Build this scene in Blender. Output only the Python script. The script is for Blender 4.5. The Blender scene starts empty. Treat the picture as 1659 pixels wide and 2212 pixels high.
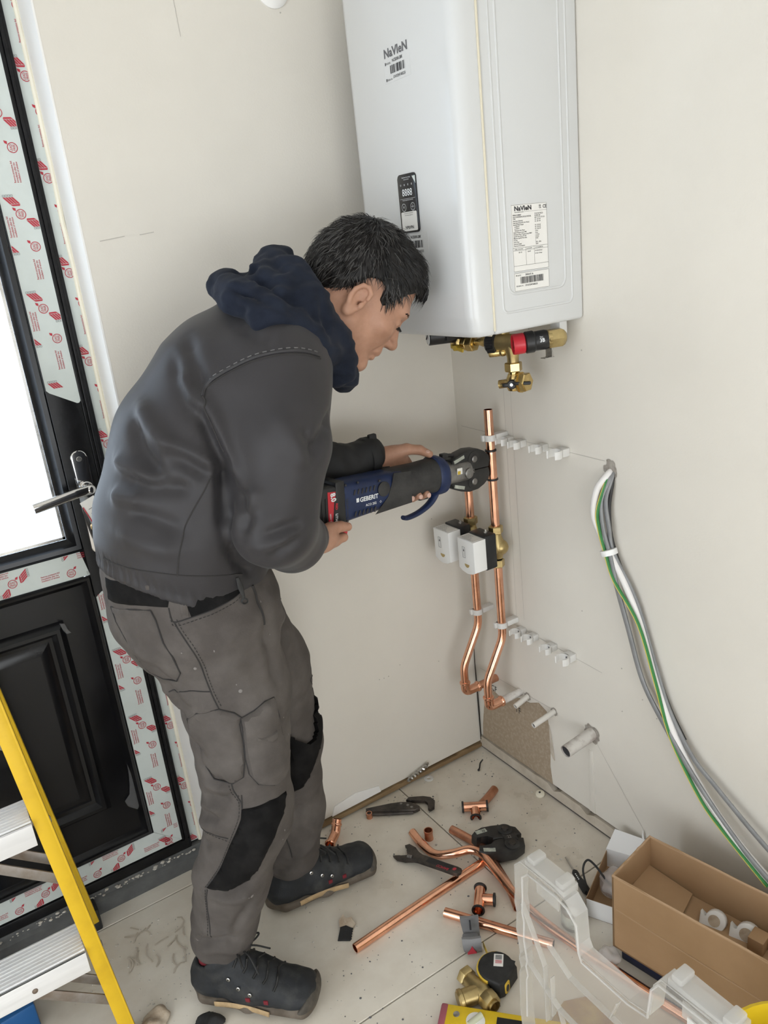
import bpy, bmesh, math, random
import numpy as np
from mathutils import Vector, Matrix, Quaternion, noise
from mathutils.bvhtree import BVHTree

random.seed(7)
SC = bpy.context.scene
COL = SC.collection
V = Vector
PI = math.pi

# ------------------------------------------------------------------ camera
cam_d = bpy.data.cameras.new('camera')
cam_o = bpy.data.objects.new('camera', cam_d)
COL.objects.link(cam_o)
SC.camera = cam_o
cam_d.sensor_fit = 'VERTICAL'
cam_d.sensor_height = 36.0
cam_d.lens = 27.9
cam_d.clip_start = 0.05
_r = V((0.83722457, -0.53658703, -0.10549585))
_u = V((0.25789119, 0.21729319, 0.94142222))
_f = V((0.48223143, 0.81538827, -0.32030427))
cam_o.matrix_world = Matrix(((_r.x, _u.x, -_f.x, -1.25015), (_r.y, _u.y, -_f.y, -1.68118), (_r.z, _u.z, -_f.z, 1.5), (0, 0, 0, 1)))

# ------------------------------------------------------------------ daylight and exposure
SC.view_settings.view_transform = 'Standard'
SC.view_settings.look = 'None'
SC.view_settings.gamma = 1.0
SC.view_settings.use_curve_mapping = False
SC.view_settings.exposure = -0.2
W = bpy.data.worlds.new('overcast_sky')
SC.world = W
W.use_nodes = True
W.node_tree.nodes['Background'].inputs[0].default_value = (0.86, 0.93, 1.0, 1)
W.node_tree.nodes['Background'].inputs[1].default_value = 3.6

def area(name, loc, target, sx, sy, power, color=(1, 1, 1)):
    l = bpy.data.lights.new(name, 'AREA')
    l.shape = 'RECTANGLE'; l.size = sx; l.size_y = sy; l.energy = power; l.color = color
    o = bpy.data.objects.new(name, l); COL.objects.link(o)
    o.location = loc
    o.rotation_euler = (V(target) - V(loc)).to_track_quat('-Z', 'Y').to_euler()
    return o
# daylight coming in through the two openings of the room
area('patio_daylight', (-3.52, -1.9, 1.15), (0, -1.9, 1.0), 2.3, 2.0, 13, (1.0, .99, .97))
area('low_back_daylight', (-1.7, -4.02, .70), (-1.7, 0, .62), 2.3, 1.2, 20, (1.0, .975, .93))  # unseen source set low, to favour the lower walls

# ------------------------------------------------------------------ materials
MATS = {}
def mat(name, c, rough=.5, metal=0., var=0., vscale=8., c2=None, lo=.35, hi=.65, bump=0., bscale=60., spec=.5, coat=0., trans=0., alpha=1., ior=1.45, rvar=0., stretch=None, sheen=0., sss=0., emit=0.):
    m = bpy.data.materials.new(name); m.use_nodes = True
    nt = m.node_tree; N = nt.nodes; L = nt.links
    b = N['Principled BSDF']
    col = (c[0], c[1], c[2], 1)
    b.inputs['Base Color'].default_value = col
    b.inputs['Roughness'].default_value = rough
    b.inputs['Metallic'].default_value = metal
    b.inputs['IOR'].default_value = ior
    b.inputs['Specular IOR Level'].default_value = spec
    b.inputs['Coat Weight'].default_value = coat
    b.inputs['Transmission Weight'].default_value = trans
    b.inputs['Alpha'].default_value = alpha
    b.inputs['Sheen Weight'].default_value = sheen
    if sss:
        b.inputs['Subsurface Weight'].default_value = sss
        b.inputs['Subsurface Radius'].default_value = (.02, .008, .004)
        b.inputs['Subsurface Scale'].default_value = .3
    if emit:
        b.inputs['Emission Color'].default_value = col; b.inputs['Emission Strength'].default_value = emit
    tc = N.new('ShaderNodeTexCoord'); src = tc.outputs['Object']
    if stretch:
        mp = N.new('ShaderNodeMapping'); mp.inputs['Scale'].default_value = stretch
        L.new(src, mp.inputs[0]); src = mp.outputs[0]
    if var or c2 or rvar:
        n = N.new('ShaderNodeTexNoise'); n.inputs['Scale'].default_value = vscale; n.inputs['Detail'].default_value = 6; n.inputs['Roughness'].default_value = .6
        L.new(src, n.inputs['Vector'])
        if var or c2:
            rp = N.new('ShaderNodeValToRGB')
            a = c if c2 else [x * (1 - var) for x in c]; z = c2 if c2 else [min(1, x * (1 + var)) for x in c]
            rp.color_ramp.elements[0].position = lo; rp.color_ramp.elements[1].position = hi
            rp.color_ramp.elements[0].color = (*a, 1); rp.color_ramp.elements[1].color = (*z, 1)
            L.new(n.outputs['Fac'], rp.inputs[0]); L.new(rp.outputs[0], b.inputs['Base Color'])
        if rvar:
            mr = N.new('ShaderNodeMapRange'); mr.inputs[3].default_value = max(0, rough - rvar); mr.inputs[4].default_value = min(1, rough + rvar)
            L.new(n.outputs['Fac'], mr.inputs[0]); L.new(mr.outputs[0], b.inputs['Roughness'])
    if bump:
        n2 = N.new('ShaderNodeTexNoise'); n2.inputs['Scale'].default_value = bscale; n2.inputs['Detail'].default_value = 5
        L.new(src, n2.inputs['Vector'])
        bp = N.new('ShaderNodeBump'); bp.inputs['Strength'].default_value = bump; bp.inputs['Distance'].default_value = .004
        L.new(n2.outputs['Fac'], bp.inputs['Height']); L.new(bp.outputs[0], b.inputs['Normal'])
    MATS[name] = m
    return m

# ------------------------------------------------------------------ mesh building
def frame_z(d):
    """rotation whose local z runs along d"""
    d = V(d).normalized()
    a = V((0, 0, 1)) if abs(d.z) < .95 else V((1, 0, 0))
    x = a.cross(d).normalized(); y = d.cross(x)
    return Matrix((x, y, d)).transposed()

class MB:
    def __init__(s, T=None):
        s.v = []; s.f = []; s.T = T
    def add(s, vs, fs, T=None):
        o = len(s.v)
        for p in vs:
            p = V(p)
            if T is not None: p = T @ p
            if s.T is not None: p = s.T @ p
            s.v.append(p)
        for q in fs: s.f.append([i + o for i in q])
        return s
    def bm(s, b, T=None):
        b.verts.ensure_lookup_table(); b.verts.index_update()
        s.add([v.co.copy() for v in b.verts], [[v.index for v in f.verts] for f in b.faces], T); b.free(); return s
    def box(s, c, d, bev=0., R=None, seg=2):
        b = bmesh.new(); bmesh.ops.create_cube(b, size=1)
        for v in b.verts: v.co = V((v.co.x * d[0], v.co.y * d[1], v.co.z * d[2]))
        if bev: bmesh.ops.bevel(b, geom=b.edges[:], offset=bev, segments=seg, affect='EDGES', profile=.5)
        T = Matrix.Translation(V(c))
        if R is not None: T = T @ R.to_4x4()
        return s.bm(b, T)
    def box2(s, a, b, bev=0., seg=2):
        return s.box([(a[i] + b[i]) / 2 for i in range(3)], [abs(b[i] - a[i]) for i in range(3)], bev, None, seg)
    def lathe(s, prof, o=(0, 0, 0), ax=(0, 0, 1), n=20, cap=True, ph=0.):
        """prof: (radius, height) along axis"""
        R = frame_z(ax); o = V(o); vs = []; fs = []
        for r, h in prof:
            for k in range(n):
                a = 2 * PI * k / n + ph
                vs.append(o + R @ V((r * math.cos(a), r * math.sin(a), h)))
        m = len(prof)
        for i in range(m - 1):
            for k in range(n):
                k2 = (k + 1) % n
                fs.append([i * n + k, i * n + k2, (i + 1) * n + k2, (i + 1) * n + k])
        if cap:
            if prof[0][0] > 1e-6: fs.append(list(range(n))[::-1])
            if prof[-1][0] > 1e-6: fs.append([(m - 1) * n + k for k in range(n)])
        return s.add(vs, fs)
    def cyl(s, p0, p1, r0, r1=None, n=16, bev=0.):
        p0 = V(p0); p1 = V(p1); L = (p1 - p0).length; r1 = r0 if r1 is None else r1
        pr = [(r0, 0), (r1, L)] if not bev else [(r0 - bev, 0), (r0, bev), (r1, L - bev), (r1 - bev, L)]
        return s.lathe(pr, p0, p1 - p0, n)
    def pipe(s, p0, p1, r, w=.0012, n=20):
        """open tube with wall thickness"""
        p0 = V(p0); p1 = V(p1); L = (p1 - p0).length
        return s.lathe([(r - w, 0), (r, 0), (r, L), (r - w, L), (r - w, 0)], p0, p1 - p0, n, False)
    def hexnut(s, p0, p1, r, hole=0):
        p0 = V(p0); p1 = V(p1); L = (p1 - p0).length; b = r * .1
        return s.lathe([(r - b, 0), (r, b), (r, L - b), (r - b, L)], p0, p1 - p0, 6)
    def tube(s, pts, r, n=10, cap=True, flat=None, up=None, hollow=0.):
        """sweep along pts; r scalar or list; flat=(a,b) ellipse factors"""
        pts = [V(p) for p in pts]; m = len(pts); rr = r if isinstance(r, (list, tuple)) else [r] * m
        vs = []; fs = []; prev = None
        for i, p in enumerate(pts):
            t = (pts[min(i + 1, m - 1)] - pts[max(i - 1, 0)]).normalized()
            if prev is None:
                a = V(up) if up is not None else (V((0, 0, 1)) if abs(t.z) < .9 else V((1, 0, 0)))
                x = (a - t * a.dot(t)).normalized()
            else:
                x = (prev - t * prev.dot(t)).normalized()
            prev = x; y = t.cross(x)
            fa, fb = flat or (1, 1)
            for k in range(n):
                a = 2 * PI * k / n
                vs.append(p + x * (math.cos(a) * rr[i] * fa) + y * (math.sin(a) * rr[i] * fb))
        for i in range(m - 1):
            for k in range(n):
                k2 = (k + 1) % n
                fs.append([i * n + k, i * n + k2, (i + 1) * n + k2, (i + 1) * n + k])
        if hollow:
            o = len(vs)
            for i in (0, m - 1):
                for k in range(n): vs.append(pts[i] + (vs[i * n + k] - pts[i]) * (1 - hollow))
            for j, (i, sg) in enumerate(((0, 1), (m - 1, -1))):
                inn = pts[i] + (pts[min(i + 1, m - 1)] - pts[max(i - 1, 0)]).normalized() * (sg * rr[i] * 1.6)
                q = len(vs)
                for k in range(n): vs.append(vs[o + j * n + k] + (inn - pts[i]))
                for k in range(n):
                    k2 = (k + 1) % n
                    fs.append([i * n + k, i * n + k2, o + j * n + k2, o + j * n + k]); fs.append([o + j * n + k, o + j * n + k2, q + k2, q + k])
                fs.append([q + k for k in range(n)])
        elif cap:
            fs.append(list(range(n))[::-1]); fs.append([(m - 1) * n + k for k in range(n)])
        return s.add(vs, fs)
    def prism(s, poly, o, ux, uy, d, bev=0., seg=2):
        """2-D polygon in plane (ux,uy) extruded by vector d"""
        o = V(o); ux = V(ux); uy = V(uy); d = V(d); n = len(poly)
        if not bev:
            vs = [o + ux * a + uy * b for a, b in poly] + [o + ux * a + uy * b + d for a, b in poly]
            fs = [list(range(n))[::-1], [n + i for i in range(n)]] + [[i, (i + 1) % n, n + (i + 1) % n, n + i] for i in range(n)]
            return s.add(vs, fs)
        b = bmesh.new()
        va = [b.verts.new(o + ux * p + uy * q) for p, q in poly]; vb = [b.verts.new(o + ux * p + uy * q + d) for p, q in poly]
        f1 = b.faces.new(va[::-1]); f2 = b.faces.new(vb)
        for i in range(n): b.faces.new([va[i], va[(i + 1) % n], vb[(i + 1) % n], vb[i]])
        bmesh.ops.bevel(b, geom=list(set(f1.edges[:] + f2.edges[:])), offset=bev, segments=seg, affect='EDGES', profile=.5)
        return s.bm(b)
    def ell(s, c, r, R=None, nu=16, nv=10):
        vs = []; fs = []; c = V(c)
        for j in range(nv + 1):
            t = PI * j / nv
            for k in range(nu):
                a = 2 * PI * k / nu
                p = V((r[0] * math.sin(t) * math.cos(a), r[1] * math.sin(t) * math.sin(a), r[2] * math.cos(t)))
                if R is not None: p = R @ p
                vs.append(c + p)
        for j in range(nv):
            for k in range(nu):
                k2 = (k + 1) % nu
                q = [j * nu + k, (j + 1) * nu + k, (j + 1) * nu + k2, j * nu + k2]
                fs.append(q)
        b = bmesh.new(); bv = [b.verts.new(p) for p in vs]
        for q in fs: b.faces.new([bv[i] for i in q])
        bmesh.ops.remove_doubles(b, verts=b.verts[:], dist=1e-6)
        return s.bm(b)
    def text(s, txt, o, ux, uy, size, align='LEFT', sx=1., lift=None, bold=0., th=0.):
        vs, fs = text_mesh(txt, align, bold)
        o = V(o); ux = V(ux).normalized(); uy = V(uy).normalized()
        return s.add([o + ux * (p[0] * size * sx) + uy * (p[1] * size) for p in vs], fs)
    def mesh(s, name, off=(0, 0, 0), ang=38, flat=False):
        me = bpy.data.meshes.new(name); off = V(off)
        me.from_pydata([tuple(p - off) for p in s.v], [], s.f)
        if not flat:
            me.polygons.foreach_set('use_smooth', [True] * len(me.polygons))
            me.set_sharp_from_angle(angle=math.radians(ang))
        me.update()
        return me

_TX = {}
def text_mesh(txt, align='LEFT', bold=0.):
    k = (txt, align, bold)
    if k not in _TX:
        cu = bpy.data.curves.new('t', 'FONT'); cu.body = txt; cu.size = 1.; cu.align_x = align; cu.resolution_u = 2; cu.offset = bold
        o = bpy.data.objects.new('t', cu); COL.objects.link(o)
        dg = bpy.context.evaluated_depsgraph_get(); dg.update()
        me = o.evaluated_get(dg).to_mesh()
        _TX[k] = ([tuple(v.co) for v in me.vertices], [list(p.vertices) for p in me.polygons])
        o.evaluated_get(dg).to_mesh_clear()
        bpy.data.objects.remove(o); bpy.data.curves.remove(cu)
    return _TX[k]

def thing(name, label, cat, loc=(0, 0, 0), group=None, rot=None):
    o = bpy.data.objects.new(name, None); COL.objects.link(o)
    o.location = loc; o.empty_display_size = .02
    if rot is not None: o.rotation_euler = rot
    o['label'] = label; o['category'] = cat
    if group: o['group'] = group
    return o
def part(name, mb, m, parent, label=None, local=False, ang=38, flat=False, kind=None):
    """one mesh object; vertices are in world space unless local"""
    root = parent
    off = V((0, 0, 0))
    if not local:
        while root is not None:
            off += root.location; root = root.parent
    me = mb.mesh(name, off, ang, flat)
    me.materials.append(MATS[m] if isinstance(m, str) else m)
    o = bpy.data.objects.new(name, me); COL.objects.link(o); o.parent = parent
    if label: o['label'] = label
    if kind: o['kind'] = kind
    return o
def solo(name, mb, m, label, cat, loc=(0, 0, 0), group=None, ang=38, flat=False, kind=None):
    """a thing that is a single mesh"""
    me = mb.mesh(name, loc, ang, flat); me.materials.append(MATS[m] if isinstance(m, str) else m)
    o = bpy.data.objects.new(name, me); COL.objects.link(o); o.location = loc
    o['label'] = label; o['category'] = cat
    if group: o['group'] = group
    if kind: o['kind'] = kind
    return o
def struct(name, mb, m, flat=True, loc=(0, 0, 0), ang=38, label=None, cat=None):
    me = mb.mesh(name, loc, ang, flat); me.materials.append(MATS[m])
    o = bpy.data.objects.new(name, me); COL.objects.link(o); o.location = loc
    o['kind'] = 'structure'
    if label: o['label'] = label; o['category'] = cat
    return o
def dup(root, loc, label=None, rot=None):
    r = root.copy(); COL.objects.link(r); r.location = loc
    if rot is not None: r.rotation_euler = rot
    if label: r['label'] = label
    for ch in list(root.children):
        c = ch.copy(); COL.objects.link(c); c.parent = r
        for g in ch.children:
            d = g.copy(); COL.objects.link(d); d.parent = c
    return r
def spline(pts, n=8):
    """Catmull-Rom through pts"""
    P = [V(p) for p in pts]; out = []
    for i in range(len(P) - 1):
        a = P[i - 1] if i else P[0] * 2 - P[1]; b = P[i]; c = P[i + 1]; d = P[i + 2] if i + 2 < len(P) else P[-1] * 2 - P[-2]
        for k in range(n):
            t = k / n
            out.append(.5 * ((2 * b) + (c - a) * t + (2 * a - 5 * b + 4 * c - d) * t * t + (3 * b - a - 3 * c + d) * t ** 3))
    out.append(P[-1]); return out
def bend(pts, rad, n=6):
    """polyline with rounded corners of radius rad"""
    P = [V(p) for p in pts]; out = [P[0]]
    for i in range(1, len(P) - 1):
        a = (P[i - 1] - P[i]).normalized(); b = (P[i + 1] - P[i]).normalized()
        ang = a.angle(b)
        d = min(rad / math.tan(ang / 2), (P[i - 1] - P[i]).length * .5, (P[i + 1] - P[i]).length * .5)
        A = P[i] + a * d; B = P[i] + b * d
        for k in range(n + 1):
            t = k / n
            out.append(A * (1 - t) ** 2 + P[i] * 2 * t * (1 - t) + B * t * t)
    out.append(P[-1]); return out
def rrect(w, h, r, n=5):
    out = []
    for cx, cy, a0 in ((w / 2 - r, h / 2 - r, 0), (-w / 2 + r, h / 2 - r, 90), (-w / 2 + r, -h / 2 + r, 180), (w / 2 - r, -h / 2 + r, 270)):
        for k in range(n + 1):
            a = math.radians(a0 + 90 * k / n); out.append((cx + r * math.cos(a), cy + r * math.sin(a)))
    return out
def ring2(r0, r1, n=20):
    """flat annulus, verts and faces in 2-D"""
    vs = [(r * math.cos(2 * PI * k / n), r * math.sin(2 * PI * k / n)) for r in (r0, r1) for k in range(n)]
    return vs, [[k, (k + 1) % n, n + (k + 1) % n, n + k] for k in range(n)]

# palette
mat('wall_paint', (.735, .70, .635), .62, var=.025, vscale=3, bump=.08, bscale=220)
mat('ceiling_paint', (.86, .85, .83), .7, var=.02, vscale=3)
mat('reveal_paint', (.88, .87, .85), .55, var=.03, vscale=6)
mat('sealant', (.85, .81, .68), .5, var=.06, vscale=9)
mat('tile', (.63, .57, .48), .30, c2=(.79, .745, .66), vscale=4.5, bump=.05, bscale=40, rvar=.1)
mat('grout', (.16, .14, .12), .9)
mat('timber', (.20, .125, .06), .7, c2=(.33, .23, .125), vscale=30, stretch=(.2, 1, 1), bump=.3, bscale=80)
mat('bare_board', (.36, .285, .205), .8, c2=(.47, .39, .30), vscale=110, lo=.45, hi=.75, bump=.15, bscale=200)
mat('strip_board', (.47, .41, .33), .75, c2=(.60, .54, .46), vscale=22)
mat('dark_gap', (.02, .017, .014), .9)
mat('black_pvc', (.008, .008, .009), .34, spec=.3, var=.3, vscale=30, rvar=.08, bump=.06, bscale=150)
mat('black_gloss', (.006, .006, .007), .20, spec=.35, var=.3, vscale=12, rvar=.1)
mat('film', (.60, .65, .63), .42, var=.04, vscale=14)
mat('film_white', (.72, .75, .73), .5)
mat('print_red', (.46, .03, .05), .5)
mat('print_black', (.03, .03, .035), .6)
mat('pencil', (.50, .475, .43), .7)
mat('print_grey', (.12, .12, .13), .6)
mat('chrome', (.62, .61, .60), .09, 1., rvar=.05, vscale=14)
mat('steel', (.50, .49, .47), .28, 1., var=.15, vscale=40, rvar=.1)
mat('dull_steel', (.26, .25, .24), .42, .9, var=.3, vscale=30, rvar=.1)
mat('copper', (.86, .46, .31), .17, 1., var=.16, vscale=22, rvar=.09)
mat('old_copper', (.52, .25, .16), .36, 1., c2=(.74, .39, .26), vscale=26, rvar=.1)
mat('brass', (.62, .46, .20), .26, 1., var=.16, vscale=40, rvar=.1, bump=.05, bscale=200)
mat('dull_brass', (.42, .32, .15), .36, .95, c2=(.57, .45, .22), vscale=30, bump=.08, bscale=250)
mat('white_enamel', (.66, .67, .675), .28, var=.01, vscale=4, coat=.3)
mat('cream_seal', (.72, .66, .52), .5)
mat('white_plastic', (.83, .83, .82), .38)
mat('clip_plastic', (.80, .79, .765), .4, trans=.12, var=.02)
mat('label_paper', (.83, .82, .79), .5)
mat('black_plastic', (.015, .015, .016), .38, var=.3, vscale=30)
mat('rubber', (.02, .02, .02), .65, var=.3, vscale=50, bump=.1, bscale=300)
mat('red_plastic', (.55, .025, .04), .3)
mat('grey_plastic', (.20, .20, .205), .45, var=.1)
mat('dark_glass', (.015, .015, .018), .12)
mat('gauge_face', (.75, .77, .78), .3)
# ------------------------------------------------------------------ room shell
XL, YB, ZC = -3.45, -3.95, 2.4       # far left wall, wall behind the camera, ceiling
def shell():
    # left wall (y = 0) with the door opening
    DX0, DX1, DZ = -1.80, -0.861, 2.12
    b = MB(); b.box2((DX1, 0, .024), (0.0, .30, ZC)); b.box2((XL, 0, 0), (DX0, .30, ZC)); b.box2((DX0, 0, DZ), (DX1, .30, ZC))
    wl = struct('wall_left', b, 'wall_paint')
    b = MB(); b.box2((0, YB, .046), (.15, .30, ZC)); wr = struct('wall_right', b, 'wall_paint')
    b = MB()   # wall behind the camera with an unseen opening, shaped low to light the lower walls
    b.box2((XL, YB - .15, 0), (-2.9, YB, ZC)); b.box2((-.5, YB - .15, 0), (.15, YB, ZC)); b.box2((-2.9, YB - .15, 0), (-.5, YB, .06)); b.box2((-2.9, YB - .15, 1.34), (-.5, YB, ZC))
    struct('wall_back', b, 'wall_paint')
    b = MB()   # wall with the patio opening
    b.box2((XL - .15, YB - .15, 0), (XL, -3.1, ZC)); b.box2((XL - .15, -.7, 0), (XL, .30, ZC)); b.box2((XL - .15, -3.1, 2.16), (XL, -.7, ZC))
    struct('wall_far', b, 'wall_paint')
    b = MB(); b.box2((XL - .15, YB - .15, ZC), (.15, .3, ZC + .1)); struct('ceiling', b, 'ceiling_paint')
    b = MB(); b.box2((XL - .15, YB - .15, -.12), (.15, .3, -.012)); fl = struct('floor', b, 'grout')
    # floor tiles, each its own piece
    rows = [(-.5595 - .595 * (i - 1)) for i in range(-1, 7)]   # upper (y) edge of each row
    tiles = {}
    for i, y1 in enumerate(rows):
        y0 = y1 - .592; y1 = min(y1, .27)
        off = -.31 if i % 2 == 1 else -.91
        xs = [off - 1.2 * k for k in range(-1, 4)]
        for x1 in xs:
            x0 = max(x1 - 1.197, XL - .1); xa = min(x1, .0 if y1 < .05 else 0.)
            if xa - x0 < .02: continue
            bb = MB(); bb.box2((x0, y0, -.012), (xa, y1, 0), .0012, 1)
            part('tile', bb, 'tile', fl, flat=True)
    # timber batten showing under the left wall board and the strip under the right wall board
    b = MB()
    n = 60; top = [.0185 + .003 * noise.noise((k * .31, 2, 0)) + (.004 if k % 17 in (3, 4) else 0) for k in range(n + 1)]
    for k in range(n):
        xa = -.861 + .861 * k / n; xb = -.861 + .861 * (k + 1) / n
        b.prism([(xa, .006), (xb, .006), (xb, top[k + 1]), (xa, top[k])], (0, -.006, 0), (1, 0, 0), (0, 0, 1), (0, .03, 0))
    struct('baseboard_left', b, 'timber', label='brown rough timber batten along the foot of the left wall', cat='batten')
    b = MB()
    n = 90; yy = [-2.2 * k / n for k in range(n + 1)]
    top = [.040 + .004 * noise.noise((k * .4, 5, 0)) + (-.012 if k in (13, 18) else 0) for k in range(n + 1)]
    for k in range(n):
        b.prism([(yy[k], .008), (yy[k + 1], .008), (yy[k + 1], top[k + 1]), (yy[k], top[k])], (-.004, 0, 0), (0, 1, 0), (0, 0, 1), (.03, 0, 0))
    struct('baseboard_right', b, 'strip_board', label='pale unpainted strip with a broken edge along the foot of the right wall', cat='strip')
    b = MB(); b.box2((-.861, .012, 0), (0, .02, .03)); b.box2((.012, -2.2, 0), (.02, 0, .05)); struct('gap_shade', b, 'dark_gap')  # near-black strip stands for the shade in the gap under the boards
    # bare unpainted board showing on the right wall below the pipe stubs
    up = [(-.03, .17), (-.05, .215), (-.075, .235), (-.10, .228), (-.14, .24), (-.19, .262), (-.235, .268), (-.27, .285), (-.30, .272)]
    poly = [(-.012, .045), (-.016, .09)] + up + [(-.306, .23), (-.309, .16), (-.305, .1), (-.312, .046)]
    b = MB(); b.prism(poly, (-.0012, 0, 0), (0, 1, 0), (0, 0, 1), (.003, 0, 0)); part('bare_patch', b, 'bare_board', wr, label='bare brown unpainted board')
    b = MB(); b.prism([(-.309, .235), (-.315, .21), (-.325, .13), (-.319, .135), (-.311, .15)], (-.003, 0, 0), (0, 1, 0), (0, 0, 1), (.002, 0, 0)); part('torn_paper', b, 'strip_board', wr)
    b = MB(); b.prism([(-.447, .046), (-.468, .046), (-.466, .15), (-.462, .235), (-.452, .236), (-.450, .14)], (-.002, 0, 0), (0, 1, 0), (0, 0, 1), (.004, 0, 0), .001); part('filler_ridge', b, 'wall_paint', wr)
    # pencil lines, scuffs and screw holes on the walls
    b = MB()
    def mark(p, q, w=.0006):
        p = V(p); q = V(q); d = (q - p).normalized(); nrm = V((-1, 0, 0)) if p.x > -.01 else V((0, -1, 0)); s_ = d.cross(nrm) * w
        o_ = nrm * .0006; b.add([p - s_ + o_, q - s_ + o_, q + s_ + o_, p + s_ + o_], [[0, 1, 2, 3]])
    mark((0, -.02, 1.018), (0, -.52, 1.006)); mark((0, -.12, .495), (0, -.50, .477)); mark((0, -.20, .52), (0, -.20, 1.16), .0004); mark((0, -.23, .52), (0, -.225, 1.16), .0004)
    mark((0, -.475, .27), (0, -.63, .09)); mark((0, -.02, .285), (0, -.32, .29))
    mark((-.60, 0, 2.06), (-.595, 0, 1.92), .0005); mark((-.83, 0, 1.56), (-.78, 0, 1.565), .0008); mark((-.75, 0, 1.565), (-.72, 0, 1.568), .0008)
    part('pencil_mark', b, 'pencil', wr, label='faint pencil lines')
    b = MB()
    for y, z in ((-.44, .62), (-.56, .515), (-.62, .46), (-.56, .40), (-.66, .43), (-.30, 1.28), (-.45, .055), (-.46, 1.24)):
        b.lathe([(.0016, 0), (.0016, .0008)], (-.0009, y, z), (1, 0, 0), 8)
    for x, z in ((-.11, .78), (-.13, .35), (-.30, .37), (-.315, .37), (-.33, .372), (-.26, .39), (-.37, 1.97), (-.20, .87)):
        b.lathe([(.0016, 0), (.0016, .0008)], (x, -.0009, z), (0, 1, 0), 8)
    part('screw_hole', b, 'pencil', wr, label='small dark screw holes')
    # cracked vertical corner joint low in the corner
    b = MB(); b.tube([(-.004, -.004, .03), (-.003, -.003, .14), (-.006, -.005, .30), (-.003, -.004, .40)], [.0016, .0022, .0014, .0004], 6); part('corner_crack', b, 'dark_gap', wr)
    b = MB(); b.prism([(-.612, .046), (-.640, .046), (-.632, .075), (-.628, .105), (-.624, .075)], (-.004, 0, 0), (0, 1, 0), (-.06, 0, 1), (.002, 0, 0)); part('torn_paper', b, 'reveal_paint', wr)
    # torn wall lining above the batten
    b = MB(); b.prism([(-.53, .022), (-.37, .024), (-.375, .045), (-.45, .06), (-.52, .05)], (0, -.0025, 0), (1, 0, 0), (0, 0, 1), (0, .002, 0), 0); part('torn_lining', b, 'reveal_paint', wl)
    b = MB(); b.lathe([(.036, 0), (.036, .003), (.030, .007), (.012, .010), (0, .010)], (-.383, 0, 2.012), (0, -1, 0), 32)
    solo('wall_vent_disc', b, 'reveal_paint', 'round white disc cover high on the left wall at the top edge', 'vent cover', (-.383, 0, 2.012))
    return wl, wr, fl
WALL_L, WALL_R, FLOOR = shell()
# reveal lining and sealant bead
b = MB(); b.box2((-.8625, -.0005, .024), (-.859, .118, 2.12)); struct('trim_2', b, 'reveal_paint')
b = MB(); pts = [(-.866 + .0025 * noise.noise((0, 0, z * 9)), .112, z) for z in [.06 + .05 * k for k in range(42)]]
b.tube(pts, .0055, 8); struct('trim_3', b, 'sealant', flat=False)
# ------------------------------------------------------------------ exterior door
def clip_print(mb, o, us, ut, s0, s1, t0, t1):
    """cut a print (verts as (s,t)) to a rectangle and place it on the plane o + us*s + ut*t"""
    b = bmesh.new(); vv = [b.verts.new((p.x, p.y, 0)) for p in mb.v]
    for f in mb.f:
        try: b.faces.new([vv[i] for i in f])
        except ValueError: pass
    for co, no in (((s0, 0, 0), (-1, 0, 0)), ((s1, 0, 0), (1, 0, 0)), ((0, t0, 0), (0, -1, 0)), ((0, t1, 0), (0, 1, 0))):
        bmesh.ops.bisect_plane(b, geom=b.verts[:] + b.edges[:] + b.faces[:], plane_co=co, plane_no=no, clear_outer=True)
    out = MB(); b.verts.ensure_lookup_table(); b.verts.index_update()
    out.add([V(o) + V(us) * v.co.x + V(ut) * v.co.y for v in b.verts], [[v.index for v in f.verts] for f in b.faces]); b.free()
    return out

def pat_logo(red, line, s, t, flip):
    """four slanted red bars running down from three small outlined cells"""
    w, h, m = .0050, .0125, (-1 if flip else 1)
    for i in range(4):
        ti = (i - 1.9) * w
        q = [(0, ti), (0, ti + w * .80), (-h, ti + w * .80 - h * .85), (-h, ti - h * .85)]
        red.add([(s + a * m, t + c * m + .004, 0) for a, c in q], [[0, 1, 2, 3]])
    q = [(-h - .0008, -1.9 * w - h * .85), (-h - .0008, 1.9 * w - h * .85), (-h - .0040, 1.2 * w - h * .95), (-h - .0040, -1.4 * w - h * .95)]
    red.add([(s + a * m, t + c * m + .004, 0) for a, c in q], [[0, 1, 2, 3]])
    for i in range(4):
        t0 = (i - 1.9) * w; e = .0005
        for a, c, f_, g in ((.0010, t0, .0046, t0 + e), (.0010, t0 + w * .8 - e, .0046, t0 + w * .8), (.0010, t0, .0010 + e, t0 + w * .8), (.0046 - e, t0, .0046, t0 + w * .8)):
            line.add([(s + a * m, t + c * m + .004, 0), (s + f_ * m, t + c * m + .004, 0), (s + f_ * m, t + g * m + .004, 0), (s + a * m, t + g * m + .004, 0)], [[0, 1, 2, 3]])
def pat_text(red, s, t):
    for i, l in enumerate(('Remove protective foil', 'immediately after the', 'installation of window')):
        red.text(l, (s - .020, t + .0036 - i * .0048, 0), (1, 0, 0), (0, 1, 0), .0052, 'LEFT', .82, bold=.012)
def pat_lead(red, s, t):
    vs, fs = ring2(.0082, .0096, 22); red.add([(a + s, c + t, 0) for a, c in vs], fs)
    red.text('LEAD', (s, t + .0006, 0), (1, 0, 0), (0, 1, 0), .0062, 'CENTER', .9, bold=.01)
    red.text('FREE', (s, t - .0052, 0), (1, 0, 0), (0, 1, 0), .0062, 'CENTER', .9, bold=.01)
    red.add([(s + .006, t + .008, 0), (s + .0085, t + .0125, 0), (s + .0135, t + .0135, 0), (s + .0115, t + .0075, 0)], [[0, 1, 2, 3]])
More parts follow.
